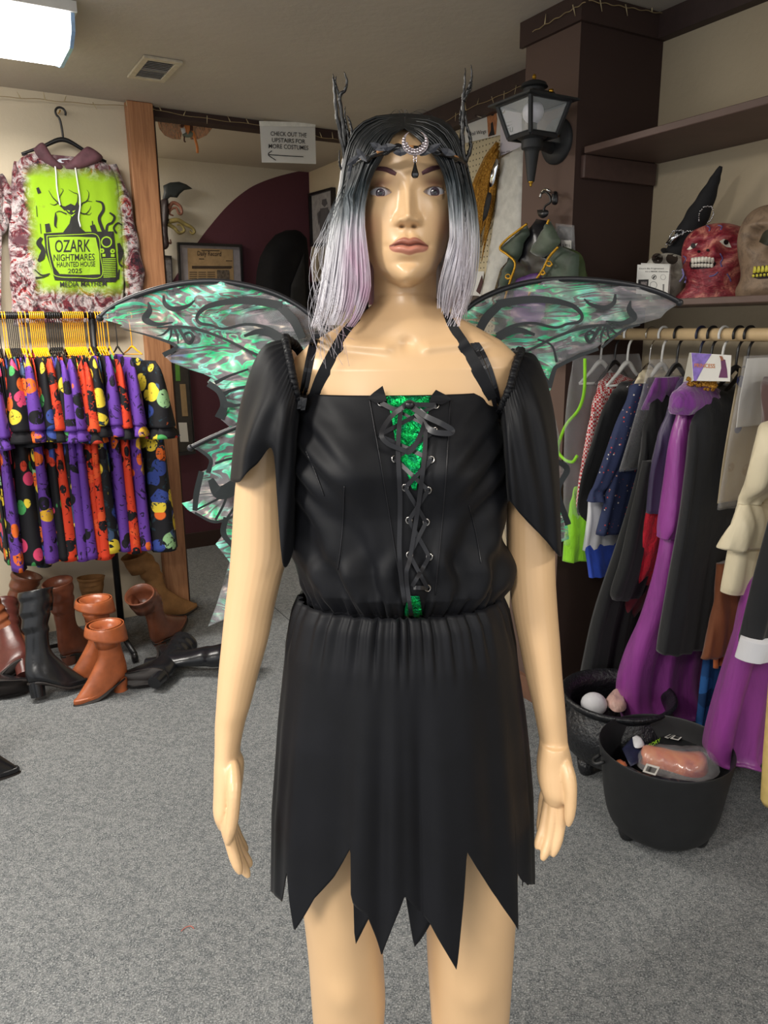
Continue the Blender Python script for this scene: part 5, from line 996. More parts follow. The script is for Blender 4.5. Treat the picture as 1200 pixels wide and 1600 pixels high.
MB().add(*puff([(1000, 1170), (1060, 1172), (1108, 1178), (1124, 1210), (1080, 1222), (1010, 1206), (992, 1188)], fc(.02), up_, .054, 20, 8, .1, .004)).build('clear_wrap', M_clear, ft)
bk_ = mat('navy_backing', rgb(30, 34, 62), .5, var=.3, vscale=30)
def pkt(label, L, k, mm, tags, nm='prop_packet'):
    t = thing(nm, label, 'packet', fc(k)(*np.mean(L, 0)))
    MB().add(*puff(L, fc(k), up_, .006, 5, 8, .5, smooth_edge=False)).build('backing_card', mm, t)
    for T_ in tags:
        MB().add(*poly(np.array([fc(k+.012)(*q) for q in T_]), .001, up_)).build('barcode_label', M_paper, t, smooth=False)
        q = np.array(T_, float)
        for s in np.linspace(.18, .82, 9):
            a = q[0]*(1-s)+q[1]*s; b_ = q[3]*(1-s)+q[2]*s; lo_, hi_ = a*.8+b_*.2, a*.2+b_*.8; w = (q[1]-q[0])*.02*random.choice((1, 2))
            MB().add(*poly(np.array([fc(k+.0135)(*z_) for z_ in (lo_-w, lo_+w, hi_+w, hi_-w)]), .0004, up_)).build('barcode_bar', M_ink, t, smooth=False)
    return t
p1 = pkt('navy backed prop packet standing at the back left of the cauldron', [(972, 1170), (990, 1148), (1004, 1154), (1012, 1168), (1000, 1190), (985, 1198)], .03, bk_, [])
MB().add(*puff([(988, 1152), (996, 1149), (1004, 1156), (1006, 1166), (992, 1168)], fc(.045), up_, .008, 4, 4, .3)).build('white_prop', M_wh, p1)
p2 = pkt('dark prop packet with green lettering and barcode at the back of the cauldron', [(1006, 1172), (1040, 1146), (1068, 1148), (1092, 1160), (1096, 1178), (1040, 1180)], .02, mat('black_backing', rgb(24, 26, 28), .4), [[(1038, 1152), (1048, 1147), (1055, 1147), (1044, 1154)], [(1047, 1154), (1056, 1147), (1069, 1149), (1060, 1157)]])
lm = MB(); lettering(lm, 'GORY', lambda x, y: fc(.034)(x, y), 1022, 1164, 6, 20, .01, -.55); lm.build('lettering', mat('lime_ink', rgb(150, 200, 50), .6), p2, smooth=False)
p3 = pkt('flat prop packet with large barcode at the front of the cauldron', [(966, 1196), (984, 1198), (1004, 1208), (1034, 1214), (1060, 1218), (1088, 1222), (1080, 1230), (1040, 1226), (1000, 1218), (976, 1208)], .06, mat('dark_sleeve', rgb(44, 46, 52), .35, var=.4, vscale=40), [[(1010, 1193), (1031, 1199), (1024, 1212), (1004, 1206)]])
MB().add(*puff([(958, 1190), (972, 1188), (980, 1196), (974, 1202), (962, 1198)], fc(.05), up_, .012, 5, 4, .5)).build('flesh_prop', M_foot, p3)
c2f = lambda x, y: PZ(x, y, .235)
o = MB().add(*ellipsoid(c2f(928, 1100), (.046, .046, .04), 24, 16)).build('ball', M_wh); tag(o, 'white ball lying in the hammered cauldron', 'ball')
pp = thing('prop_packet', 'pink and brown wrapped prop beside the white ball in the hammered cauldron', 'packet', c2f(960, 1095)); MB().add(*puff([(944, 1096), (958, 1080), (975, 1085), (978, 1108), (960, 1112)], c2f, up_, .03, 10, 5, .5, .003)).build('wrapped_prop', cloth('pink_prop', rgb(196, 160, 150), .4, var=.3, vs=20), pp)
# black liner cloth, box and yellow post at the lower right
bx = thing('cardboard_box', 'brown cardboard box on the floor behind the front cauldron', 'box', W(1.08, 2.30, 0))
MB().add(*box(W(1.08, 2.30, .12), (.2, .2, .24), bev=.004)).build('carton', mat('cardboard', rgb(156, 122, 88), .8), bx, smooth=False); MB().add(*box(W(1.08, 2.30, .2405), (.2, .05, .001))).build('tape', mat('parcel_tape', rgb(176, 148, 104), .3), bx, smooth=False)
yp = MB().add(*tube([P(1207, 1256, 1.9), P(1207, 1250, 1.9), P(1211, 1180, 1.91), P(1222, 1000, 1.93), P(1236, 800, 1.95)], [.026, .031, .031, .026, .02], 20)).build('wooden_baton', mat('yellow_wood', rgb(206, 180, 112), .5)); MB().add(*tube([P(1236, 802, 1.95), P(1236, 760, 1.95), W(1.34, 2.2, RZ2+.02)], .0025, 6)).build('cord', M_cord, yp); tag(yp, 'pale yellow wooden baton hanging at the lower right edge', 'baton')
# ================================================================== the mannequin and what it wears
from mathutils.bvhtree import BVHTree
def bvh_of(o):
    dg = bpy.context.evaluated_depsgraph_get(); dg.update(); ev = o.evaluated_get(dg); me = ev.to_mesh()
    M = np.array(wloc(o)); v = np.array([tuple(q.co) for q in me.vertices])@M[:3, :3].T+M[:3, 3]
    b = BVHTree.FromPolygons(v.tolist(), [tuple(q.vertices) for q in me.polygons]); ev.to_mesh_clear(); return b
def hit(bv, px, py, off=0.0, fallY=1.0):
    d = ray(px, py); dn = d/np.linalg.norm(d)
    l, n, i, dist = bv.ray_cast(Vector(CPOS), Vector(dn))
    if l is None: return P(px, py, fallY)
    return np.array(l)-dn*off
def hits(bv, pts, off=0.0, n=None, fallY=1.0):
    q = catmull(pts, n) if n else pts
    return np.array([hit(bv, x, y, off, fallY) for x, y in q])
# ---- head, neck and trunk: one star-shaped skin, the face as relief in mm round the eye line
XF, YA, ZE = 0.0320, 1.065, 1.7060
hz = np.array([-106, -101, -95, -85, -70, -55, -35, -15, 0, 20, 40, 58, 71, 82, 89, 93])
ha = np.array([8, 18, 27, 38.5, 48, 53.5, 59.5, 64, 66, 67, 67, 63, 54, 39, 24, 4.])
hf = np.array([72, 88, 93, 95, 96, 96, 95, 93, 92, 93, 92, 85, 72, 52, 30, 4.])
hb = np.array([20, 30, 40, 48, 56, 65, 75, 82, 88, 92, 92, 86, 74, 54, 30, 4.])
_h = catmull(np.stack([hz, ha, hf, hb], 1), 400); hz, ha, hf, hb = _h.T
tz = np.array([1.590, 1.572, 1.557, 1.530, 1.510, 1.495, 1.47, 1.44, 1.40, 1.30, 1.20, 1.10, 1.0, .92, .86, .80])
ta = np.array([.010, .050, .078, .128, .150, .156, .150, .128, .115, .105, .098, .115, .135, .145, .14, .10])
tf = np.array([.005, .018, .030, .045, .056, .062, .066, .070, .085, .080, .075, .085, .09, .085, .08, .05])
tb = np.array([.010, .070, .085, .098, .105, .11, .115, .115, .11, .10, .095, .11, .12, .12, .1, .06])
def pol(th, a, f, b, n):
    s, c = np.abs(np.sin(th)), np.cos(th); d = np.where(c > 0, f, b)
    return (np.abs(s/a)**n+np.abs(c/d)**n)**(-1.0/n)
def smax(x, y, k): h = np.clip(.5+.5*(x-y)/k, 0, 1); return y*(1-h)+x*h+k*h*(1-h)
def polneck(th, a, d, cy):      # ellipse with its centre cy behind the axis
    s, c = np.sin(th), np.cos(th)            # direction (s, -c)
    A = (s/a)**2+(c/d)**2; B = 2*c*cy/d**2; Cc = (cy/d)**2-1
    return (-B+np.sqrt(np.maximum(B*B-4*A*Cc, 0)))/(2*A)
NC = 300
sg = np.linspace(-1, 1, NC, endpoint=False); th = math.pi*(.36*sg+.64*sg**3)
def G(x, z, cx, cz, sx, sz): return np.exp(-((x-cx)/sx)**2-((z-cz)/sz)**2)
EX = 32.6; EYR = .0125; EYC = .9965
def almond(x, z):       # <1 inside the eye opening
    ax = (np.abs(x)-EX); e = np.clip(1-(ax/13.2)**2, 0, 1)
    up = 5.3*e**.75+.1; lo = 4.6*e**.8+.1; zz = z-.06*ax
    return np.where(np.abs(ax) < 13.2, np.where(zz > 0, zz/up, -zz/lo), 9.0)
def lip_lines(x):
    t = np.clip(np.abs(x-1.5)/24.0, 0, 1)
    mid = -61.5-1.2*np.cos(t*math.pi*2)*(1-t); mid = mid - .8*t**2
    up = mid+9.2*(1-t**1.4)-1.6*np.exp(-((x-1.5)/3.2)**2); lo = mid-10.6*np.sqrt(np.clip(1-t**2.2, 0, 1))
    return mid, up, lo
_n = catmull([(-47, 0), (-42, 1.5), (-39, 10), (-36, 18.5), (-32, 21.5), (-26, 20), (-12, 13.5), (0, 8.5), (11, 4.2), (24, .8), (32, 0)], 300); NZ, NH = _n.T
def relief(x, z):
    ax = np.abs(x)
    d = -4.5*G(ax, z, 26, 7, 14, 9)+1.2*G(ax, z, 32, 20, 20, 7)                    # sockets, brow ridge
    al = almond(x, z)
    # nose
    h = np.interp(z, NZ, NH)
    w = np.interp(z, [-44, -33, -20, 0, 12, 28], [10, 9.6, 7.6, 7.0, 10, 20])
    d += h*np.exp(-np.abs(x/w)**2.2)
    d += 9.5*G(ax, z, 12.0, -34.5, 5.2, 5.4)*(1-sstep(-z, 37.5, 42))
    d -= 8.0*G(ax, z, 7.0, -40.2, 3.4, 1.9)                                        # nostrils
    d -= 1.5*G(ax, z, 17.5, -30, 3, 6); d += 2.6*G(x, z, 0, -31.5, 7.5, 5.5)
    # mouth
    mid, up, lo = lip_lines(x); t = np.clip(np.abs(x-1.5)/24.0, 0, 1); ins = (t < 1)
    uu = np.clip((z-mid)/np.maximum(up-mid, .5), 0, 1.6); ll = np.clip((mid-z)/np.maximum(mid-lo, .5), 0, 1.6)
    d += np.where((z >= mid), 4.6*np.sin(np.clip(uu, 0, 1)*math.pi*.78)*(uu < 1)+4.6*.63*np.exp(-(np.maximum(uu-1, 0)*2)**2)*(uu >= 1)*np.exp(-((z-up)/5)**2), 0)*ins*(1-t**3)
    d += np.where((z < mid), 6.2*np.sin(np.clip(ll, 0, 1)*math.pi*.9)*(ll <= 1)+6.2*.31*(ll > 1)*np.exp(-((z-lo)/4)**2), 0)*ins*(1-t**3)
    d -= 3.0*np.exp(-((z-mid)/1.0)**2)*ins*(1-t**6)
    d -= 2.2*G(ax, z, 26, -62, 4, 4)-1.0*G(x, z, 0, -48, 3.5, 6)*-1
    d += 3.5*G(x, z, 0, -62, 24, 14)                                               # muzzle
    d -= 4.5*G(x, z, 0, -81, 16, 5); d += 5.0*G(x, z, 0, -97, 17, 9)               # below the lip, chin
    d += 3.0*G(ax, z, 42, -22, 16, 13)-3.0*G(ax, z, 44, -62, 14, 16)
    return d
rows = np.concatenate([np.arange(100, -108, -.8), np.arange(-109, -215, -2.0)])
zs = np.concatenate([ZE+rows/1000, np.arange(ZE-.217, .80, -.01)])
rings = []
for z in zs:
    zr = (z-ZE)*1000
    r = np.zeros(NC)+.004
    if zr > -107:
        f = lambda t: np.interp(zr, hz, t)/1000
        r = pol(th, f(ha), f(hf), f(hb), 2.2)
    if zr < -50:
        k = sstep(-zr, 50, 80); flare = 1+.22*sstep(-zr, 125, 165)
        rn = polneck(th, (.0425*flare)*(.75+.25*k), .050*flare*(.75+.25*k), .026)
        r = smax(r, rn, .008)
    if z < tz[0]:
        r = smax(r, pol(th, *(np.interp(z, tz[::-1], q[::-1]) for q in (ta, tf, tb)), 2.35), .03 if z > 1.5 else .005)
    x = r*np.sin(th); y = -r*np.cos(th)
    if zr > -112:
        msk = sstep(np.cos(th), .25, .6)*sstep(zr, -112, -100)
        y = y-relief(x*1000, zr)/1000*msk
        al = almond(x*1000, zr)                 # lids wrap the eyeball, open inside the almond
        ex = np.where(x > 0, 1, -1)*EX/1000; q = EYR+.0016
        hgt = q*q-(x-ex)**2-(zr/1000)**2
        lid = (EYC-YA)-np.sqrt(np.maximum(hgt, 0))
        rim = .0009*np.exp(-((al-1.1)/.16)**2)-.0011*np.exp(-((al-1.9)/.22)**2)*(zr > 0)
        front_ = np.cos(th) > .2
        wl = 1-sstep(np.abs(x)*1000, EX+8.5, EX+13.5)
        y = np.where(front_ & (hgt > 0), y+wl*(-smax(-y, -(lid-rim), .0022)-y), y)
        y = np.where(front_ & (al < 1.0), y+.0075*(1-sstep(al, .90, 1.0)), y)
    if 1.40 < z < 1.56:      # collar bones and the hollow between them
        ax = np.abs(x); fr = np.cos(th) > .2
        cz = 1.522+.10*(ax-.02)
        y = y-fr*(.0055*np.exp(-((z-cz)/.007)**2)*sstep(ax, .012, .03)*(1-sstep(ax, .10, .14))-.006*np.exp(-(ax/.010)**2-((z-1.527)/.009)**2))
        y = y-fr*.018*np.exp(-((ax-.072)/.05)**2-((z-1.40)/.04)**2)
    rings.append(np.stack([XF+x, YA+y, np.full(NC, z)], 1))
tb_ = MB(); tb_.add(*loft(rings)); M_skin = None
def skin_material():
    t = NT('mannequin_skin'); a = t.node('ShaderNodeAttribute'); a.attribute_name = 'paint'
    n = t.noise(t.coord('Object'), 8, 3)
    c = t.mix(.5, a.outputs['Color'], t.ramp(n, [(.3, (.94, .92, .90, 1)), (.7, (1, 1, 1, 1))]), 'MULTIPLY')
    t.color(c); t.set(Roughness=.36, Specular_IOR_Level=.45, Coat_Weight=.12, Coat_Roughness=.22)
    return t.m
M_skin = skin_material()
def tubes_mesh(name, parts, voxel, smooth):
    """several overlapping lofts fused into one skin by a voxel remesh"""
    mb = MB()
    for v, f in parts: mb.add(v, f)
    me = bpy.data.meshes.new(name); me.from_pydata(np.concatenate(mb.v).tolist(), [], mb.f)
    o = bpy.data.objects.new(name, me); COL.objects.link(o)
    r = o.modifiers.new('r', 'REMESH'); r.mode = 'VOXEL'; r.voxel_size = voxel
    s = o.modifiers.new('s', 'SMOOTH'); s.iterations = smooth; s.factor = .5
    dg = bpy.context.evaluated_depsgraph_get(); dg.update()
    nm = bpy.data.meshes.new_from_object(o.evaluated_get(dg)); bpy.data.objects.remove(o); return nm
def arm_rings(rows_, depth, Yc, n=28):
    rs = []
    ang = np.linspace(0, 2*math.pi, n, endpoint=False); k = len(rows_)
    R = catmull([(y, a, b, d, Y) for (y, a, b), d, Y in zip(rows_, depth, Yc)], k*4)
    for y, a, b, d, Y in R:
        pa, pb = P(a, y, Y), P(b, y, Y); c = (pa+pb)/2
        rs.append(np.stack([c[0]+(pb[0]-pa[0])/2*np.cos(ang), Y+d*np.sin(ang), np.full(n, c[2])], 1))
    return loft(rs)
def finger(pts, r0, r1):
    p = catmull([P(*q) for q in pts], 16); L = np.linspace(0, 1, 16)
    r = r0+(r1-r0)*L+.0007*np.exp(-((L-.42)/.09)**2)+.0005*np.exp(-((L-.74)/.08)**2); r[-1] *= .45; r[-2] *= .82; r[:5] *= np.array([.35, .6, .8, .92, .98])
    return tube(p, r, 10)
la = [(546, 440, 456), (553, 430, 462), (568, 418, 466), (600, 404, 464), (650, 388, 458), (700, 378, 454), (760, 368, 452), (850, 362, 454), (900, 358, 441), (950, 352, 429), (1000, 347, 419), (1050, 342, 405), (1100, 338.5, 392), (1130, 336.5, 383), (1174, 336, 375), (1195, 335, 381), (1230, 335, 378), (1258, 335, 372), (1280, 341, 369)]
ld = [.015, .03, .043, .048, .047, .045, .044, .043, .042, .041, .039, .036, .032, .029, .027, .031, .038, .040, .030]
ly = [1.075, 1.075, 1.075, 1.075, 1.073, 1.07, 1.068, 1.06, 1.055, 1.05, 1.04, 1.03, 1.02, 1.015, 1.005, 1.0, .995, .99, .988]
arm_l = tubes_mesh('arm', [arm_rings(la, ld, ly),
    finger([(360, 1178, 1.002), (365, 1205, .978), (366, 1240, .957), (363, 1280, .950), (356, 1319, .946)], .0115, .0078),
    finger([(349, 1250, .966), (353, 1285, .958), (364, 1330, .952), (376, 1366, .945)], .0105, .0072),
    finger([(350, 1255, .984), (357, 1295, .976), (373, 1340, .968), (389, 1371, .962)], .0105, .0072),
    finger([(351, 1255, 1.003), (362, 1300, .995), (379, 1335, .987), (393, 1354, .982)], .010, .0070),
    finger([(352, 1250, 1.019), (362, 1285, 1.012), (376, 1315, 1.005), (386, 1332, 1.0)], .009, .0062)], .0017, 4)
ra = [(560, 803, 822), (566, 801, 830), (576, 800, 838), (600, 799, 850), (650, 798, 856), (700, 796, 860), (760, 792, 865), (850, 792, 866), (900, 795, 867), (950, 800, 870), (1000, 810, 874), (1050, 820, 877.5), (1100, 832, 882), (1150, 842, 886), (1162, 843, 887.5), (1190, 839, 894), (1215, 840, 897), (1235, 845, 895), (1252, 851, 886)]
rd = [.015, .03, .043, .048, .047, .045, .044, .043, .042, .041, .038, .034, .030, .026, .025, .025, .026, .024, .016]
arm_r = tubes_mesh('arm', [arm_rings(ra, rd, ly),
    finger([(868, 1166, 1.008), (883, 1196, .984), (891, 1230, .968), (891, 1262, .962), (888, 1291, .958)], .0125, .0068),
    finger([(874, 1235, .985), (877, 1268, .978), (873, 1305, .968), (863, 1339, .957)], .0095, .0066),
    finger([(866, 1240, .990), (864, 1275, .980), (857, 1315, .966), (847, 1345, .953)], .0095, .0066),
    finger([(857, 1238, 1.0), (855, 1265, .990), (847, 1300, .977), (838, 1327, .966)], .009, .0064),
    finger([(850, 1230, 1.010), (849, 1255, 1.004), (846, 1280, .996), (843, 1302, .990)], .0085, .0058)], .0017, 4)
def leg(rows_, cx_foot, sgn):
    rs = []; ang = np.linspace(0, 2*math.pi, 36, endpoint=False); ctl = []
    for y, a, b, d, Y in rows_:
        pa, pb = P(a, y, Y), P(b, y, Y); ctl.append((pa[2], (pa[0]+pb[0])/2, (pb[0]-pa[0])/2, d, Y))
    z0, x0, w0, d0, Y0 = ctl[-1]
    for z, w, d, Y in ((.34, .054, .062, Y0+.02), (.26, .050, .056, Y0+.03), (.16, .036, .041, Y0+.03), (.10, .031, .036, Y0+.03), (.07, .034, .045, Y0+.02), (.045, .038, .085, Y0-.02), (.02, .041, .115, Y0-.045), (.004, .038, .11, Y0-.045), (.0005, .03, .10, Y0-.045)):
        ctl.append((z, x0+(cx_foot-x0)*(z0-z)/z0, w, d, Y))
    for z, x, w, d, Y in ctl[:len(rows_)]+ctl[len(rows_):]:
        rs.append((z, x, w, d, Y))
    R = catmull(rs, 90); out = []
    for z, x, w, d, Y in R:
        kb = .006*math.exp(-((z-.515)/.03)**2)
        yy = Y+d*np.sin(ang); yy -= kb*np.exp(-(np.cos(ang)/.45)**2)*(np.sin(ang) < 0)
        out.append(np.stack([x+w*np.cos(ang), yy, np.full(36, max(z, .0005))], 1))
    return loft(out)
leg_l = leg([(1130, 455, 590, .085, 1.07), (1230, 458, 588, .082, 1.07), (1330, 464, 590, .080, 1.07), (1400, 472, 593, .078, 1.07), (1450, 478, 596, .074, 1.07), (1500, 483, 599, .070, 1.07), (1560, 487, 602, .066, 1.07), (1600, 491, 600, .062, 1.07)], -.06, -1)
leg_r = leg([(1130, 655, 800, .085, 1.07), (1230, 658, 806, .082, 1.07), (1330, 662, 808, .080, 1.07), (1400, 664, 807, .078, 1.07), (1450, 666, 804, .074, 1.07), (1500, 668, 801, .070, 1.07), (1560, 672, 797, .066, 1.07), (1600, 675, 793, .062, 1.07)], .125, 1)
man = thing('mannequin', 'tall beige female mannequin with painted face standing in the middle of the shop', 'mannequin', (XF, 1.06, 0))
body = tb_.build('body', M_skin, None, local=True)
def union(o, vf_or_mesh):
    if isinstance(vf_or_mesh, tuple):
        mm = bpy.data.meshes.new('x'); mm.from_pydata(np.asarray(vf_or_mesh[0]).tolist(), [], vf_or_mesh[1])
    else: mm = vf_or_mesh
    b = bpy.data.objects.new('x', mm); COL.objects.link(b)
    md = o.modifiers.new('b', 'BOOLEAN'); md.operation = 'UNION'; md.solver = 'EXACT'; md.object = b
    dg = bpy.context.evaluated_depsgraph_get(); dg.update()
    nm = bpy.data.meshes.new_from_object(o.evaluated_get(dg)); o.modifiers.clear(); old = o.data; o.data = nm
    bpy.data.objects.remove(b); bpy.data.meshes.remove(old)
for q in (leg_l, leg_r, arm_l, arm_r): union(body, q)
me = body.data; nv = len(me.vertices); co = np.zeros(nv*3); me.vertices.foreach_get('co', co); co = co.reshape(-1, 3)
# painted face: lips, shadow over the eyes, lash lines
pc = np.tile(np.array(rgb(219, 182, 138)), (nv, 1)); xm = (co[:, 0]-XF)*1000; zm = (co[:, 2]-ZE)*1000
fr = (co[:, 1] < YA-.045) & (zm > -105) & (zm < 60)
def paint(mask, c): 
    k = np.clip(mask, 0, 1)[:, None]*fr[:, None]; pc[:] = pc*(1-k)+np.array(c)*k
al = almond(xm, zm); zc_ = zm
paint(.85*np.exp(-((np.abs(xm)-34)/15)**2-((zm-10)/6)**2), rgb(132, 88, 70))
paint(.45*np.exp(-((np.abs(xm)-52)/16)**2-((zm+38)/16)**2), rgb(222, 150, 122))
paint((np.exp(-((al-1.06)/.17)**2)*(zm > 0)*(al < 5))*.95, rgb(58, 34, 28))
paint((np.exp(-((al-1.1)/.16)**2)*(zm <= 0)*(al < 5))*.55, rgb(176, 110, 90))
paint((al < .97)*1.0, rgb(190, 170, 160))
mid, up, lo = lip_lines(xm); tt = np.abs(xm-1.5) < 24
paint(tt*sstep(zm, lo-.9, lo+.5)*(1-sstep(zm, up-.5, up+.9)), rgb(196, 130, 110))
paint(tt*.55*sstep(zm, mid-.3, mid+.8)*(1-sstep(zm, up-.5, up+.9)), rgb(138, 84, 68))
paint(tt*np.exp(-((zm-mid)/1.0)**2)*.8, rgb(96, 48, 40))
paint(np.exp(-((np.abs(xm)-7)/3)**2-((zm+40.6)/1.6)**2)*.7, rgb(90, 55, 40))
at = me.attributes.new('paint', 'FLOAT_COLOR', 'POINT'); at.data.foreach_set('color', pc.astype(np.float32).ravel())
me.transform(Matrix.Translation((-XF, -1.06, 0))); body.parent = man
me.materials.clear(); me.materials.append(M_skin); me.polygons.foreach_set('use_smooth', [True]*len(me.polygons))
BV = bvh_of(body)
# eyes and brows
M_eyew = mat('eye_white', rgb(215, 212, 215), .15, coat=.5, var=.02)
M_iris = mat('iris_grey_violet', rgb(74, 62, 72), .15, coat=.6, var=.35, vscale=900)
M_pup = mat('pupil', rgb(18, 14, 18), .1, coat=.6)
for sx, (ix, iy) in ((-1, (594.3, 302)), (1, (679.5, 300))):
    c = np.array([XF+sx*EX/1000, EYC, ZE]); R_ = EYR
    e = MB().add(*ellipsoid(c, (R_,)*3, 32, 24)).build('eye', M_eyew, man)
    tgt = P(ix, iy, c[1]-R_+.001); dv = tgt-c; dv /= np.linalg.norm(dv)
    for nm, rr, lift, mm in (('iris', .0056, .0003, M_iris), ('pupil', .0024, .0006, M_pup)):
        prof = [(rr*q, math.sqrt((R_+lift)**2-(rr*q)**2)) for q in (1, .8, .6, .4, .2, .02)]
        MB().add(*lathe([(rr, prof[0][1]-.0006)]+prof, c, 28, dv)).build(nm, mm, e)
M_brow = mat('brow_paint', rgb(92, 58, 62), .7, var=.3, vscale=700)
for bp, w in (([(586, 265), (592, 263.5), (602, 264.5), (611, 268), (618.5, 272)], [.0022, .0044, .0054, .0054, .0038]), ([(659.5, 271), (668, 266.5), (677, 263), (685, 261.5), (692, 263)], [.0038, .0054, .0054, .0044, .0022])):
    c = hits(BV, bp, .0006, 24); MB().add(*ribbon(c, (0, -.25, 1), w, .0008)).build('eyebrow', M_brow, man)
# ------------------------------------------------------------------ the dress
def satin():
    t = NT('black_satin'); v = t.coord('Object'); n = t.noise(v, 11, 3, .5, .4); w = t.noise(t.coord('Object', (1, 1, 1.0)), 900, 2)
    t.color(t.ramp(n, [(.3, rgb(10, 11, 15)), (.7, rgb(15, 16, 21))])); t.set(Roughness=.56, Specular_IOR_Level=.24, Sheen_Weight=.03, Sheen_Roughness=.4)
    b = t.node('ShaderNodeBump'); b.inputs['Strength'].default_value = .22; b.inputs['Distance'].default_value = .006; t.link(n, b.inputs['Height'])
    b2 = t.node('ShaderNodeBump'); b2.inputs['Strength'].default_value = .12; b2.inputs['Distance'].default_value = .0006; t.link(w, b2.inputs['Height'])
    t.link(b.outputs[0], b2.inputs['Normal']); t.link(b2.outputs[0], t.b.inputs['Normal']); return t.m
M_satin = satin(); M_lace = mat('black_ribbon', rgb(26, 26, 30), .3, var=.2, spec=.45)
dress = thing('costume_dress', 'black satin fairy dress with laced front and jagged hem on the mannequin', 'dress', (XF-.012, 1.05, .64))
def solid(o, t=.0015, off=-1):
    md = o.modifiers.new('thickness', 'SOLIDIFY'); md.thickness = t; md.offset = off; return o
br = [(612, 480, 766), (640, 470, 775), (690, 460, 783), (740, 457, 788), (800, 458, 790), (850, 462, 791), (880, 466, 797), (898, 471, 796), (910, 476, 790), (921, 482, 783), (930, 484, 780)]
NB = 260; tb2 = np.linspace(-math.pi, math.pi, NB, endpoint=False); R = catmull(br, 110); rings = []
for i, (y, a, b) in enumerate(R):
    pa, pb = P(a, y, 1.05), P(b, y, 1.05); z = pa[2]*.5+pb[2]*.5; cx = (pa[0]+pb[0])/2; w = (pb[0]-pa[0])/2
    q = (y-612)/318.0
    f = np.interp(q, [0, .15, .35, .55, .8, .92, 1], [.062, .080, .092, .090, .098, .096, .080])
    r = pol(tb2, w, f, .10, 2.2); x = r*np.sin(tb2); yy = -r*np.cos(tb2)
    ax = np.abs(x); front = np.cos(tb2) > 0
    yy = yy-front*.026*np.exp(-((ax-.070)/.045)**2-((z-1.375)/.050)**2)
    # pulled folds from the side gathers, blousing above the waist, gathers into the elastic
    sgn = np.where(x < 0, 0.0, 1.7)
    fold = .0045*np.sin((z*1.0+(.16-ax)*.9)*150+sgn)*np.exp(-((ax-.125)/.045)**2-((z-1.37)/.07)**2)
    fold += .0065*np.sin(ax*95-z*40+sgn*2)*np.exp(-((z-1.26)/.06)**2)*sstep(ax, .02, .05)
    fold += .0055*np.sin(ax*140+z*25+sgn+1.3*np.sin(z*60))*np.exp(-((z-1.22)/.035)**2)
    fold += (.0030*np.sin(tb2*38+1.2*np.sin(tb2*5))+.0018*np.sin(tb2*61))*sstep(q, .86, .97)
    k = 1+fold/np.maximum(r, .05)
    rings.append(np.stack([cx+x*k, 1.05+yy*k, np.full(NB, z)], 1))
bodice = solid(MB().add(*loft(rings, cap=False)).build('bodice', M_satin, dress))
BB = bvh_of(bodice)
# waist elastic
zw = rings[-1][0][2]; wb = []
for dz, k in ((.007, 0), (.004, .002), (0, .003), (-.004, .002), (-.007, 0)):
    rr = rings[-1].copy(); c = rr.mean(0); dd = rr-c; L = np.linalg.norm(dd[:, :2], axis=1)[:, None]
    rr = c+dd*(1+(k*.7+.0012*np.sin(tb2*64)[:, None])/L); rr[:, 2] = zw+dz+.001*np.sin(tb2*9); wb.append(rr)
MB().add(*loft(wb, cap=False)).build('waistband', M_satin, dress)
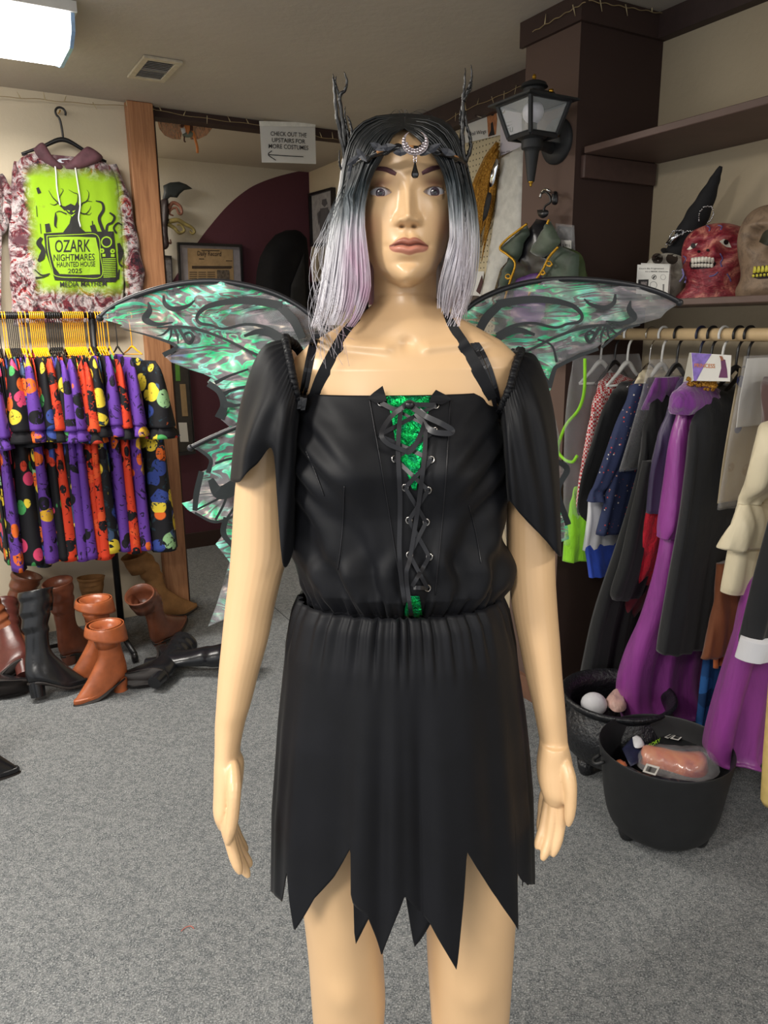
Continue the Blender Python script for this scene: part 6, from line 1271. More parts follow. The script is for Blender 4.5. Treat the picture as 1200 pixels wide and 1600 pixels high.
# skirt
cxs = .022
hem = [(-9999, 1395), (420, 1392), (430, 1398), (441, 1409), (449, 1362), (456, 1410), (464, 1453), (486, 1407), (512, 1378), (543, 1330), (545.5, 1396), (552, 1412), (572, 1425), (596, 1495), (618, 1436), (632, 1405), (652, 1428), (675, 1448), (710, 1511), (727, 1400), (735, 1335), (752, 1362), (785, 1408), (809, 1453), (812, 1361), (820, 1378), (828, 1382), (9999, 1382)]
hem_in = [(-9999, 1230), (541, 1290), (544, 1400), (550, 1483), (574, 1440), (592, 1380), (606, 1360), (632, 1395), (640, 1440), (648, 1481), (676, 1440), (690, 1300), (9999, 1230)]
def skirt(hemline, shrink, seed, NS=520, NR=70, back=True):
    tq = np.linspace(-math.pi, math.pi, NS, endpoint=False); rg = np.random.default_rng(seed)
    ph = rg.uniform(0, 6.28, 8); grid = []
    z0 = zw+.002
    prof = lambda q, c: np.interp(q, [0, .04, .15, .4, .7, 1.0, 1.3], c)
    A = [.143, .152, .166, .184, .200, .208, .212]; Fq = [.096, .106, .116, .128, .140, .150, .156]; Bq = [.098, .115, .14, .16, .17, .18, .185]
    L = z0-.690
    # x at the hem decides the hem height of each column
    r1 = pol(tq, prof(1., A)-shrink, prof(1., Fq)-shrink, prof(1., Bq)-shrink, 2.15)
    xh = cxs+r1*np.sin(tq); yh = 1.05-r1*np.cos(tq); hz_ = np.zeros(NS); fx = np.cos(tq) > -.05
    hx = np.array([h[0] for h in hemline]); hy = np.array([h[1] for h in hemline], float)
    for i in range(NS):
        if fx[i]:
            z = .69
            for _ in range(6):
                v = np.array([xh[i], yh[i], z])-CPOS; d_ = v@FWD; px = 600+FPX*(v@RGT)/d_
                z = P(px, np.interp(px, hx, hy), yh[i])[2]
            hz_[i] = z
        else:
            s = (tq[i]*9/math.pi) % 1.0; hz_[i] = .70-.05*abs(2*s-1)
    for j in range(NR):
        t = (j/(NR-1)); z = z0+(hz_-z0)*t; q = (z0-z)/L
        r = pol(tq, prof(q, A)-shrink*sstep(q, 0, .1), prof(q, Fq)-shrink*sstep(q, 0, .1), prof(q, Bq)-shrink, 2.15)
        g = (.0024*np.sin(tq*38+1.8*np.sin(tq*5))+.0018*np.sin(tq*57+2*np.sin(tq*3)))*(1-sstep(q, .02, .22))
        g += (.0042*np.sin(tq*12+1.5*np.sin(tq*3+ph[0])+ph[1])+.0016*np.sin(tq*23+ph[2]+1.6*np.sin(tq*5))+.0036*np.sin(tq*7+ph[3]))*sstep(q, .02, .6)
        r = r+g
        grid.append(np.stack([cxs+r*np.sin(tq), 1.05-r*np.cos(tq), z], 1))
    return loft(grid, cap=False)
solid(MB().add(*skirt(hem, 0, 3)).build('skirt', M_satin, dress))
solid(MB().add(*skirt(hem_in, .010, 5, 400, 40)).build('skirt_underlayer', M_satin, dress))
# sleeves: guides run from the elastic edge to the petal hem
def sleeve(guides, name, ph):
    g = [catmull([P(*q) for q in gd], 34) for gd in guides]
    front = g; back = []
    for gd in reversed(g[1:-1]):
        b = gd.copy(); b[:, 1] = 2*1.08-b[:, 1]; b[:, 2] = gd[:, 2]*.75+.25*(g[0][:, 2]); back.append(b)
    ring = np.array(front+back); K = len(ring); out = []
    for j in range(ring.shape[1]):
        c = np.vstack([ring[-2:, j], ring[:, j], ring[:3, j]]); N = 96; rr = []
        for t in np.linspace(0, K, N, endpoint=False):
            i = int(t); f = t-i; a, b, cc, d = c[i+1], c[i+2], c[i+3], c[i+4]
            rr.append(.5*((2*b)+(cc-a)*f+(2*a-5*b+4*cc-d)*f*f+(3*b-a-3*cc+d)*f**3))
        rr = np.array(rr); m_ = rr.mean(0); dd = rr-m_; L = np.linalg.norm(dd, axis=1)[:, None]; an = np.linspace(0, 2*math.pi, N, endpoint=False)
        s = j/(ring.shape[1]-1)
        amp = .0022*np.sin(an*34)*(1-sstep(s, .02, .3))+.0032*np.sin(an*7+ph+2*s)*sstep(s, .05, .5)
        out.append(rr+dd/L*amp[:, None])
    o = solid(MB().add(*loft(out, cap=False)).build(name, M_satin, dress), .0012, 0)
    # gathered elastic edge
    e = out[0]; cc = e.mean(0); N = len(e); idx = np.linspace(0, N, 150, endpoint=False)
    pts = np.array([e[int(i) % N]*(1-(i % 1))+e[(int(i)+1) % N]*(i % 1) for i in idx]); dd = pts-cc; L = np.linalg.norm(dd, axis=1)[:, None]
    pts = pts+dd/L*(.0025*np.sin(np.arange(150)*2.1)+.001)[:, None]
    MB().add(*tube(np.vstack([pts, pts[:1]]), .0052, 8, False)).build('sleeve_elastic', M_satin, o)
    return o
sleeve([[(447, 531, 1.075), (410, 546, 1.07), (384, 618, 1.065), (371, 690, 1.06), (364, 748, 1.06)],
        [(449, 543, 1.035), (418, 570, 1.015), (393, 640, 1.0), (378, 700, .99), (374, 752, .99)],
        [(453, 563, 1.012), (430, 605, .99), (410, 650, .98), (400, 690, .975), (398, 728, .98)],
        [(457, 585, 1.0), (440, 630, .98), (430, 665, .975), (427, 690, .975), (425, 701, .98)],
        [(461, 605, 1.0), (450, 650, .98), (443, 700, .975), (438, 745, .975), (434, 785, .98)],
        [(466, 627, 1.012), (460, 680, .99), (454, 760, .985), (448, 830, .985), (443, 882, .985)],
        [(470, 640, 1.06), (466, 700, 1.05), (464, 760, 1.045), (464, 800, 1.04), (465, 845, 1.03)]], 'sleeve', 0.0)
sleeve([[(812, 551, 1.075), (838, 560, 1.07), (862, 630, 1.065), (873, 715, 1.06), (876, 862, 1.05)],
        [(808, 563, 1.035), (832, 596, 1.015), (852, 660, 1.0), (866, 760, .99), (872, 867, .99)],
        [(803, 580, 1.012), (822, 630, .99), (838, 700, .98), (850, 775, .975), (855, 847, .98)],
        [(798, 600, 1.0), (812, 650, .98), (822, 710, .975), (830, 770, .975), (834, 825, .98)],
        [(792, 617, 1.0), (800, 670, .98), (806, 720, .975), (810, 760, .975), (813, 803, .98)],
        [(786, 632, 1.012), (790, 680, .99), (793, 720, .985), (794, 750, .985), (796, 782, .985)],
        [(780, 645, 1.06), (783, 690, 1.055), (785, 730, 1.05), (787, 760, 1.05), (789, 785, 1.05)]], 'sleeve', 2.0)
# green foil insert, placket flaps, grommets, lacing
M_green = foil('green_foil', [(.3, rgb(0, 70, 45)), (.45, rgb(20, 190, 90)), (.55, rgb(10, 120, 80)), (.7, rgb(40, 215, 130))], .28, 1.0, 30)
def patch(bv, left, right, n, k, off):
    l = catmull(left, n); r = catmull(right, n); g = []
    for a, b in zip(l, r): g.append([hit(bv, *(a*(1-s)+b*s), off) for s in np.linspace(0, 1, k)])
    return loft(np.array(g), cap=False, closed=False)
def rise(vf, px, py, dz): return vf
insert_l = [(600, 616), (611, 650), (620, 700), (634, 735), (645, 765)]; insert_r = [(676, 616), (668, 650), (664, 700), (656, 735), (651, 765)]
solid(MB().add(*patch(BB, insert_l, insert_r, 30, 12, .0015)).build('foil_insert', M_green, dress))
solid(MB().add(*patch(BB, [(640, 931), (634, 950), (632, 966)], [(655, 931), (658, 950), (660, 966)], 10, 6, .006)).build('foil_insert', M_green, dress))
def flap(tip, pts):
    c = [hit(BB, x, max(y, 618), .004)+np.array([0, 0, (P(x, y, 1.0)[2]-P(x, max(y, 618), 1.0)[2])]) for x, y in pts]
    v, f = poly(c, .0022, (0, -1, 0)); return MB().add(v, f).build('placket_flap', M_satin, dress, smooth=False)
flap(0, [(574, 622), (584, 613), (598, 603), (602, 616), (604, 626), (588, 630)])
flap(0, [(706, 624), (697, 617), (681, 609), (674, 618), (671, 628), (690, 632)])
for top, bot in (((577, 622), (630, 940)), ((704, 622), (680, 930)), ((538, 760), (528, 890)), ((733, 790), (752, 880)), ((478, 705), (506, 775))):
    c = hits(BB, [top, (top[0]*.55+bot[0]*.45+2, top[1]*.53+bot[1]*.47), bot], .0012, 50)
    MB().add(*tube(c, .0007, 5)).build('stitch_line', M_lace, dress)
M_steel = mat('grommet_steel', rgb(190, 185, 180), .22, 1.0)
eye_l = [(595, 629), (592, 680), (617, 717), (633, 762), (639, 813), (640, 867), (644, 916)]; eye_r = [(681, 633), (679, 673), (674, 718), (669, 766), (666, 816), (671, 870), (668, 919)]
for x, y in eye_l[:1]+eye_l[2:6]+eye_r:
    c = hit(BB, x, y, .002); a = np.linspace(0, 2*math.pi, 17)
    ringp = np.array([hit(BB, x+4.6*math.cos(q), y+5.0*math.sin(q), .0022) for q in a]); MB().add(*tube(ringp, .0011, 6, False)).build('grommet', M_steel, dress)
def lace(pts, off, w=.0052, n=40, label=None):
    c = hits(BB, [(q[0], q[1]) for q in pts], 0, n); o_ = np.interp(np.linspace(0, 1, n), np.linspace(0, 1, len(pts)), [q[2] if len(q) > 2 else off for q in pts])
    dn = np.array([CPOS-q for q in c]); dn /= np.linalg.norm(dn, axis=1)[:, None]; c = c+dn*o_[:, None]
    T = np.gradient(c, axis=0); side = np.cross(T, dn); 
    return ribbon(c, side, w, .0009)
for i in range(6):
    MB().add(*lace([eye_l[i], eye_r[i+1]], .003+.0005*i)).build('lace', M_lace, dress, angle=40)
    MB().add(*lace([eye_r[i], eye_l[i+1]], .0042+.0005*i)).build('lace', M_lace, dress, angle=40)
MB().add(*lace([(646, 918), (668, 919)], .005)).build('lace', M_lace, dress, angle=40)
bow = MB()
bow.add(*lace([(637, 632, .010), (612, 650, .016), (596, 677, .016), (606, 693, .016), (630, 703, .014), (640, 706, .010), (652, 690, .012), (665, 655, .012), (655, 640, .012)], .01, .0058, 60))
bow.add(*lace([(640, 634, .012), (665, 650, .018), (690, 662, .018), (706, 672, .014), (700, 677, .012), (672, 672, .012), (650, 645, .012)], .01, .007, 50))
bow.add(*lace([(596, 630, .004), (620, 640, .010), (638, 629, .014), (650, 632, .013), (681, 633, .004)], .006, .006))
bow.add(*ellipsoid(hit(BB, 640, 633, .014), (.0065, .005, .0055)))
bow.build('bow', M_lace, dress, angle=40)
MB().add(*lace([(626, 640, .012), (622, 700, .010), (625, 780, .008), (624, 860, .010), (627, 905, .012), (633, 945, .012)], .01, .0058, 60)).build('lace_tail', M_lace, dress, angle=40)
MB().add(*lace([(664, 645, .012), (664, 700, .011), (655, 780, .010), (641, 870, .012), (635, 900, .014), (643, 965, .014)], .01, .0055, 60)).build('lace_tail', M_lace, dress, angle=40)
# halter straps
for pts in ([(490, 626), (503, 590), (522, 552), (541, 520), (560, 499), (575, 480)], [(768, 624), (750, 585), (728, 545), (707, 512), (697, 494), (690, 478)]):
    c = hits(BV, pts[:-1], .0022, 30); c = np.vstack([c, c[-1]+np.array([.006 if c[-1][0] < XF else -.006, .02, .012]), c[-1]+np.array([.012 if c[-1][0] < XF else -.012, .055, .02])]); T = np.gradient(c, axis=0); dn = np.vstack([CPOS-c[:-2], [(c[-1]-np.array([XF, 1.09, c[-1][2]]))]*2])
    MB().add(*ribbon(c, np.cross(T, dn), [.017, .0165, .0155, .014, .012], .0016)).build('halter_strap', M_satin, dress, angle=40)
# ------------------------------------------------------------------ the wig
def hair_material():
    t = NT('ombre_hair'); g = t.node('ShaderNodeNewGeometry'); sp = t.node('ShaderNodeSeparateXYZ'); t.link(g.outputs['Position'], sp.inputs[0])
    v = t.coord('Object', (1, 1, .05)); n = t.noise(v, 120, 4, .7); n2 = t.noise(t.coord('Object', (1, 1, .12)), 30, 2)
    md = t.node('ShaderNodeMath', operation='MULTIPLY_ADD'); t.link(n, md.inputs[0]); md.inputs[1].default_value = .07; t.link(sp.outputs['Z'], md.inputs[2])
    mr = t.node('ShaderNodeMapRange'); t.link(md.outputs[0], mr.inputs['Value']); mr.inputs['From Min'].default_value = 1.55; mr.inputs['From Max'].default_value = 1.85
    base = t.ramp(mr.outputs[0], [(.0, rgb(206, 200, 208)), (.36, rgb(224, 222, 228)), (.49, rgb(204, 205, 209)), (.56, rgb(128, 134, 138)), (.63, rgb(44, 54, 58)), (.69, rgb(14, 20, 23)), (1, rgb(8, 11, 13))])
    pk = t.ramp(n2, [(.55, (0, 0, 0, 1)), (.64, (1, 1, 1, 1))]); low = t.ramp(mr.outputs[0], [(.40, (1, 1, 1, 1)), (.55, (0, 0, 0, 1))])
    xm_ = t.node('ShaderNodeMapRange'); t.link(sp.outputs['X'], xm_.inputs[0]); xm_.inputs[1].default_value = -.10; xm_.inputs[2].default_value = .14
    px_ = t.ramp(xm_.outputs[0], [(.17, (0, 0, 0, 1)), (.27, (1, 1, 1, 1)), (.34, (1, 1, 1, 1)), (.40, (.1, .1, .1, 1)), (.75, (.05, .05, .05, 1)), (.82, (.2, .2, .2, 1)), (.95, (0, 0, 0, 1))]); pk = t.mix(1.0, t.ramp(n2, [(.35, (.25, .25, .25, 1)), (.6, (1, 1, 1, 1))]), px_, 'MULTIPLY')
    f = t.node('ShaderNodeMath', operation='MULTIPLY'); t.link(pk, f.inputs[0]); t.link(low, f.inputs[1])
    c = t.mix(f.outputs[0], base, rgb(198, 146, 178)); c = t.mix(.55, c, t.ramp(n, [(.3, (.62, .62, .64, 1)), (.7, (1, 1, 1, 1))]), 'MULTIPLY')
    t.color(c); t.set(Roughness=.38, Specular_IOR_Level=.5); return t.m
M_hair = hair_material()
wig = thing('wig', 'long straight wig with black roots fading to silver and pink on the mannequin head', 'wig', (XF, 1.06, 1.52))
GL = [[(632, 200, .978), (612, 214, .962), (599, 241, .957), (581, 272, .962), (571, 310, .972), (568, 350, .975), (574, 402, .985), (578, 450, 1.0), (566, 490, 1.01), (548, 517, 1.01)],
      [(632, 190, 1.00), (598, 198, .985), (570, 228, .975), (557, 275, .975), (549, 320, .98), (545, 360, .99), (541, 410, 1.0), (537, 455, 1.01), (530, 490, 1.01), (520, 513, 1.01)],
      [(632, 179, 1.04), (588, 184, 1.045), (557, 207, 1.05), (542, 246, 1.05), (534, 300, 1.05), (525, 345, 1.05), (515, 395, 1.05), (506, 445, 1.045), (498, 485, 1.04), (489, 519, 1.03)],
      [(632, 178, 1.09), (595, 186, 1.12), (566, 212, 1.155), (552, 255, 1.165), (546, 305, 1.165), (541, 355, 1.16), (536, 405, 1.15), (531, 450, 1.14), (527, 490, 1.14), (524, 530, 1.14)],
      [(633, 182, 1.13), (615, 195, 1.18), (603, 225, 1.20), (600, 265, 1.19), (600, 310, 1.18), (600, 360, 1.165), (598, 410, 1.15), (595, 455, 1.145), (590, 490, 1.145), (585, 530, 1.145)]]
GR = [[(632, 200, .978), (648, 212, .962), (667, 231, .957), (686, 254, .960), (699, 285, .968), (705, 325, .975), (706, 370, .98), (697, 405, .985), (687, 450, 1.01), (686, 490, 1.02)],
      [(633, 190, 1.00), (664, 196, .985), (692, 218, .975), (708, 258, .975), (717, 305, .98), (721, 350, .985), (722, 400, .995), (717, 440, 1.0), (708, 475, 1.02), (700, 505, 1.03)],
      [(633, 179, 1.04), (674, 184, 1.045), (702, 201, 1.05), (719, 239, 1.05), (731, 290, 1.05), (739, 330, 1.05), (741, 375, 1.05), (737, 425, 1.05), (728, 465, 1.05), (715, 500, 1.05)],
      [(633, 178, 1.09), (668, 186, 1.12), (694, 210, 1.155), (710, 255, 1.165), (720, 305, 1.165), (727, 350, 1.16), (730, 395, 1.15), (727, 440, 1.14), (719, 480, 1.14), (708, 518, 1.14)],
      [(633, 182, 1.13), (648, 195, 1.18), (660, 225, 1.20), (664, 265, 1.19), (666, 310, 1.18), (668, 360, 1.165), (670, 410, 1.15), (672, 455, 1.145), (674, 490, 1.145), (676, 530, 1.145)]]
def hair_field(Gd):
    g = np.array([catmull([P(*q) for q in gd], 40) for gd in Gd])        # guides x 40 x 3
    return lambda w: np.array([catmull(g[:, j], 41)[int(round(w*40))] for j in range(40)])
def push(p, gap):
    out = p.copy()
    for i, q in enumerate(p):
        l, n, k, d = BV.find_nearest(Vector(q), .05)
        if l is None: continue
        rd = np.array([q[0]-XF, q[1]-1.07, max(0, q[2]-1.76)*1.5]); rd /= np.linalg.norm(rd)+1e-9; pq = np.array(q)
        if q[2] > 1.765:
            sd = (Vector(q)-l).dot(n)
            if sd < gap: out[i] = np.array(l+n*gap)
            continue
        for _ in range(8):
            l, n, k, d = BV.find_nearest(Vector(pq), .08)
            if l is None or (Vector(pq)-l).dot(n) >= gap: break
            pq = pq+rd*.002
        out[i] = pq
    return out
for nm, Gd, sd in (('hair_curtain', GL, 1), ('hair_curtain', GR, 2)):
    g = np.array([catmull([P(*q) for q in gd], 40) for gd in Gd])
    dense = np.stack([catmull(g[:, j], 81) for j in range(40)], 1)      # 81 x 40 x 3
    dp_ = np.array([push(r, .0035) for r in dense])-dense
    for _ in range(5):
        q_ = np.pad(dp_, ((1, 1), (1, 1), (0, 0)), 'edge'); dp_ = .5*dp_+.125*(q_[2:, 1:-1]+q_[:-2, 1:-1]+q_[1:-1, 2:]+q_[1:-1, :-2])
    dense = dense+dp_*1.1
    hm = MB(); v, f = loft(dense[:, :34], cap=False, closed=False); hm.add(v, f)
    rg = np.random.default_rng(sd); cen = np.array([XF, 1.07, 0])
    for k in range(330):
        w = rg.beta(1.0, 1.25)*80 if k > 24 else rg.uniform(0, 4); i = min(int(w), 79); fr_ = w-i
        st = dense[i]*(1-fr_)+dense[i+1]*fr_
        out = st-cen; out[:, 2] = 0; out /= np.linalg.norm(out, axis=1)[:, None]+1e-9
        t = np.linspace(0, 1, 40); off = rg.normal(.0012, .0012); wob = rg.normal(0, 1, 3)
        tang = np.cross(out, DZ)
        st = st+out*(off+.002*wob[0]*np.sin(t*5+wob[1]))[:, None]*sstep(t, 0, .15)[:, None]+tang*(.0022*min(max(wob[1], -1.3), 1.3)*np.sin(t*4+wob[2]*2)*sstep(t, .1, .6))[:, None]
        n_ = int(40*min(1, rg.uniform(.80, 1.06))); st = st[:max(n_, 30)]; st = st[::2]
        hm.add(*tube(st, list(np.interp(np.linspace(0, 1, 5), [0, .1, .8, 1], [.0009, .0016, .0013, .0003])), 4, False))
    o = hm.build(nm, M_hair, wig)
fly = MB(); rg = np.random.default_rng(9)
for k in range(46):
    left = rg.random() < .65; j = rg.uniform(0, 1)
    if left: pts = [(555-20*j, 250+60*j, 1.0), (530-rg.uniform(0, 22), 330+30*j, .99), (505-rg.uniform(-15, 20), 410, .98), (500+rg.uniform(-20, 40), 470+rg.uniform(0, 30), .99), (505+rg.uniform(-25, 50), 520+rg.uniform(-10, 60), 1.0)]
    else: pts = [(700+15*j, 225+40*j, 1.0), (722+rg.uniform(0, 14), 300, .98), (725+rg.uniform(-10, 18), 380, .98), (715+rg.uniform(-10, 18), 460, 1.0), (705+rg.uniform(-10, 15), 510, 1.0)]
    fly.add(*tube(catmull([P(*q) for q in pts], 20), .00022, 3, False))
for k in range(10):
    x = rg.uniform(585, 690); fly.add(*tube(catmull([P(632, 182, 1.04), P((632+x)/2, 174+rg.uniform(-4, 2), 1.04), P(x, 184+abs(x-636)*.12, 1.04)], 12), .0002, 3, False))
fly.build('stray_hairs', M_hair, wig)['kind'] = 'stuff'
# ------------------------------------------------------------------ the branch crown
M_twig = mat('black_twig', rgb(9, 9, 11), .32, spec=.42, var=.4, vscale=60, bump=.4, bscale=150)
M_bark = mat('ochre_bark', rgb(150, 104, 58), .6, var=.4, vscale=90)
M_silver = mat('antique_silver', rgb(185, 175, 178), .22, 1.0, var=.3, vscale=300)
M_jet = mat('jet_bead', rgb(8, 8, 10), .05, coat=1)
crown = thing('branch_crown', 'black antler branch crown with silver moon charm and jet drop on the wig', 'crown', P(636, 240, 1.05))
front = [(541, 272, 1.035), (553, 259, .985), (567, 250, .962), (582, 243, .950), (600, 236, .944), (622, 232, .942), (648, 232, .941), (672, 234, .943), (692, 240, .949), (708, 246, .962), (720, 252, .99), (727, 262, 1.04)]
band = np.array([P(*q) for q in front]); bk = [P(722, 268, 1.12), P(690, 262, 1.20), P(636, 258, 1.225), P(585, 262, 1.20), P(551, 272, 1.12)]
loop = catmull(list(band)+bk+[band[0]], 130)
MB().add(*tube(loop, .0031, 7, False)).build('band', M_twig, crown)
tw = loop+np.stack([np.zeros(130), .0015*np.sin(np.arange(130)*.5), .0034*np.cos(np.arange(130)*.5)], 1)
MB().add(*tube(tw, .0022, 6, False)).build('vine', M_twig, crown)
for a, b in ((14, 19), (26, 31), (41, 46), (68, 73)):
    MB().add(*tube(loop[a:b]+np.array([0, -.0022, .0008]), .0021, 6)).build('bare_twig', M_bark, crown)
def branch(pts, Y, r0, r1, nm='antler'):
    p = [P(q[0], q[1], Y+(q[2] if len(q) > 2 else 0)) for q in pts]; n = 26; p = catmull(p, n)
    k = np.arange(n); p = p+np.stack([.0003*np.sin(k*1.9), .0004*np.cos(k*1.3), 0*k], 1)
    r = np.interp(k, [0, n-5, n-1], [r0, r1, .0004])*(1+.10*np.sin(k*1.7))
    return MB().add(*tube(p, list(r), 7)).build(nm, M_twig, crown)
for pts, r0, r1 in (([(538, 282), (540, 250), (534, 220), (527, 185), (524, 155), (522, 132), (520, 115)], .0036, .0016),
    ([(540, 235), (535, 190), (531, 152), (539, 141), (542, 127), (537.5, 112)], .0032, .0014),
    ([(531, 155), (527, 141), (524, 128), (525, 119)], .0018, .001), ([(547, 232), (543, 205), (539, 185), (539, 166)], .0022, .0009),
    ([(551, 228), (549, 200), (545, 186), (541, 180)], .002, .0009), ([(537, 268), (531, 258), (530, 234)], .002, .0008), ([(539, 215), (541, 195), (538, 178)], .002, .001)):
    branch(pts, 1.03, r0, r1)
for pts, r0, r1 in (([(725, 256), (722, 215), (723, 185), (724, 152), (726, 132), (727, 106)], .0036, .0014),
    ([(724, 158), (731, 141), (737, 122), (736, 101)], .0026, .001), ([(726, 152), (735, 140), (738, 126)], .0016, .0008),
    ([(726, 254), (735, 233), (734, 212), (729, 195), (727, 172)], .003, .0016), ([(724, 270), (728, 271), (732, 259)], .0024, .0008), ([(723, 205), (719, 190), (720, 168)], .0018, .0008)):
    branch(pts, 1.03, r0, r1)
def leaf(px, py, Y, ang, L=13, Wd=5.5):
    c = P(px, py, Y); X = np.array([math.cos(ang), -.15, math.sin(ang)]); Yv = np.array([-math.sin(ang), -.1, math.cos(ang)]); s = .00074
    prof = [(-1, 0), (-.6, .62), (-.1, 1), (.4, .75), (1, 0), (.4, -.75), (-.1, -1), (-.6, -.62)]
    v = np.array([c+X*a*L*s+Yv*b*Wd*s+np.array([0, -.0022*(1-b*b), 0]) for a, b in prof]+[c+np.array([0, -.001, 0])])
    v2 = v+np.array([0, .0012, 0]); n = len(prof)
    f = [(i, (i+1) % n, n) for i in range(n)]+[((i+1) % n+n+1, i+n+1, 2*n+1) for i in range(n)]+[((i+1) % n, i, i+n+1, (i+1) % n+n+1) for i in range(n)]
    MB().add(v, f).build('leaf', M_leafd, crown, smooth=False)
M_leafd = mat('dark_leaf', rgb(34, 36, 44), .45, var=.4, vscale=200)
for q in ((590, 230, .936, -.5), (606, 230, .934, .1), (627, 238, .932, .05), (565, 243, .948, -.9), (552, 251, .965, .6), (548, 268, .985, 1.3), (660, 238, .932, -.2), (677, 232, .934, .5), (700, 238, .942, -.4)): leaf(*q)
mc = P(648.5, 224, .930); k = .00073; a = np.linspace(math.radians(122), math.radians(418), 50)
out = [mc+k*np.array([20.5*math.cos(q), 0, 17.5*math.sin(q)]) for q in a]; a2 = np.linspace(math.radians(418), math.radians(122), 50)
inn = [mc+k*np.array([14.5*math.cos(q), 0, 5+13.0*math.sin(q)]) for q in a2[1:-1]]
MB().add(*poly(out+inn, .0022, (0, -1, 0))).build('moon', M_silver, crown, smooth=False, label='silver crescent moon charm')
fil = MB()
for q in np.linspace(math.radians(165), math.radians(375), 15):
    ro = 17.5-3*abs(math.cos(q))*0; fil.add(*ellipsoid(mc+np.array([k*17.3*math.cos(q), -.003, k*(2+15.5*math.sin(q))]), (.0019, .0014, .0019), 8, 6))
for q in np.linspace(math.radians(200), math.radians(340), 9): fil.add(*ellipsoid(mc+np.array([k*13*math.cos(q), -.003, k*(4+13.5*math.sin(q))]), (.0013, .0012, .0013), 8, 6))
fil.build('filigree', M_silver, crown)
dp = [P(648.5, y, .931) for y in (241, 246, 251)]
ch = MB()
for q in dp: ch.add(*tube([q+np.array([.0016*math.cos(w), 0, .0024*math.sin(w)]) for w in np.linspace(0, 6.29, 13)], .0006, 5, False))
ch.build('chain', M_silver, crown)
z0 = P(648.5, 252, .931); L = (P(648.5, 252, .931)-P(648.5, 279, .931))[2]
MB().add(*lathe([(.0006, 0), (.0012, -.15*L), (.0026, -.45*L), (.0041, -.72*L), (.0040, -.86*L), (.0024, -.97*L), (.0003, -L)], z0, 8)).build('drop', M_jet, crown, smooth=False, label='black faceted drop bead')
# ------------------------------------------------------------------ the fairy wings
from mathutils.geometry import delaunay_2d_cdt
def film_material():
    t = NT('iridescent_film'); v = t.coord('Object', (1.0, 1, 3.4), (0, .22, 0)); w = t.noise(t.coord('Object', (1, 1, 2.2)), 5, 3, .5, .8); n = t.noise(v, 6.5, 2.2, .5, 2.0)
    hue = t.ramp(t.noise(t.coord('Object'), 10, 2), [(.3, rgb(70, 255, 215)), (.45, rgb(10, 250, 160)), (.56, rgb(150, 255, 235)), (.66, rgb(30, 255, 160)), (.76, rgb(150, 185, 255))])
    st = t.ramp(n, [(.33, (0, 0, 0, 1)), (.36, (1, 1, 1, 1)), (.40, (0, 0, 0, 1)), (.455, (0, 0, 0, 1)), (.48, (1, 1, 1, 1)), (.51, (.45, .45, .45, 1)), (.535, (1, 1, 1, 1)), (.56, (0, 0, 0, 1)), (.61, (0, 0, 0, 1)), (.63, (1, 1, 1, 1)), (.67, (0, 0, 0, 1))])  # mint streaks: glints of the film painted into its colour and opacity
    big = t.ramp(w, [(.44, (.04, .04, .04, 1)), (.52, (1, 1, 1, 1))])
    f = t.node('ShaderNodeMath', operation='MULTIPLY'); t.link(st, f.inputs[0]); t.link(big, f.inputs[1])
    t.color(t.mix(f.outputs[0], rgb(176, 176, 182), hue)); t.set(Roughness=.34, Metallic=.08, Specular_IOR_Level=.8)
    t.b.inputs['Thin Film Thickness'].default_value = 420; t.b.inputs['Thin Film IOR'].default_value = 1.5
    t.bump(n, .8, .012)
    tr = t.node('ShaderNodeBsdfTransparent'); mx = t.node('ShaderNodeMixShader')
    op = t.node('ShaderNodeMapRange'); t.link(f.outputs[0], op.inputs['Value']); op.inputs['To Min'].default_value = .30; op.inputs['To Max'].default_value = .96
    t.link(op.outputs[0], mx.inputs[0]); t.link(tr.outputs[0], mx.inputs[1]); t.link(t.b.outputs[0], mx.inputs[2]); t.link(mx.outputs[0], t.out.inputs[0])
    return t.m
M_film = film_material(); M_wblack = mat('wing_black_print', rgb(24, 30, 30), .35, var=.3); M_wrim = mat('wing_rim', rgb(30, 31, 36), .4)
wings = thing('fairy_wings', 'iridescent green fairy wings with black swirls strapped behind the mannequin', 'wings', (XF, 1.2, 1.2))
def wingY(px): return 1.19+.05*min(1, abs(px-640)/420)
def WP(px, py, off=0): return P(px, py, wingY(px)+off)
def film(outline, step=9, seed=0, off=0):
    o = np.array(outline, float); n = len(o); x0, y0 = o.min(0); x1, y1 = o.max(0)
    def inside(p):
        c = False
        for i in range(n):
            a, b = o[i], o[(i+1) % n]
            if (a[1] > p[1]) != (b[1] > p[1]) and p[0] < (b[0]-a[0])*(p[1]-a[1])/(b[1]-a[1])+a[0]: c = not c
        return c
    rg = np.random.default_rng(seed); inner = []
    for x in np.arange(x0, x1, step):
        for y in np.arange(y0, y1, step):
            q = (x+rg.uniform(-3, 3), y+rg.uniform(-3, 3))
            if inside(q) and min(np.hypot(*(np.array(q)-e)) for e in o) > step*.5: inner.append(q)
    vs = [Vector(q) for q in o]+[Vector(q) for q in inner]
    V_, E_, F_, *_ = delaunay_2d_cdt(vs, [(i, (i+1) % n) for i in range(n)], [], 1, 1e-4)
    P3 = []
    for q in V_:
        x, y = q; wr = .006*math.sin(x*.045+y*.03+seed)+.004*math.sin(x*.11-y*.09)+.003*math.sin(y*.16+x*.02)
        P3.append(WP(x, y, wr+off))
    b = MB().add(np.array(P3), [tuple(f) for f in F_])
    ob = b.build('film', M_film, wings, smooth=True); md = ob.modifiers.new('t', 'SOLIDIFY'); md.thickness = .0004; return ob
topL = [(155, 497), (175, 480), (210, 463), (255, 449), (300, 441), (345, 440), (390, 447), (430, 459), (465, 477), (500, 503), (520, 522)]
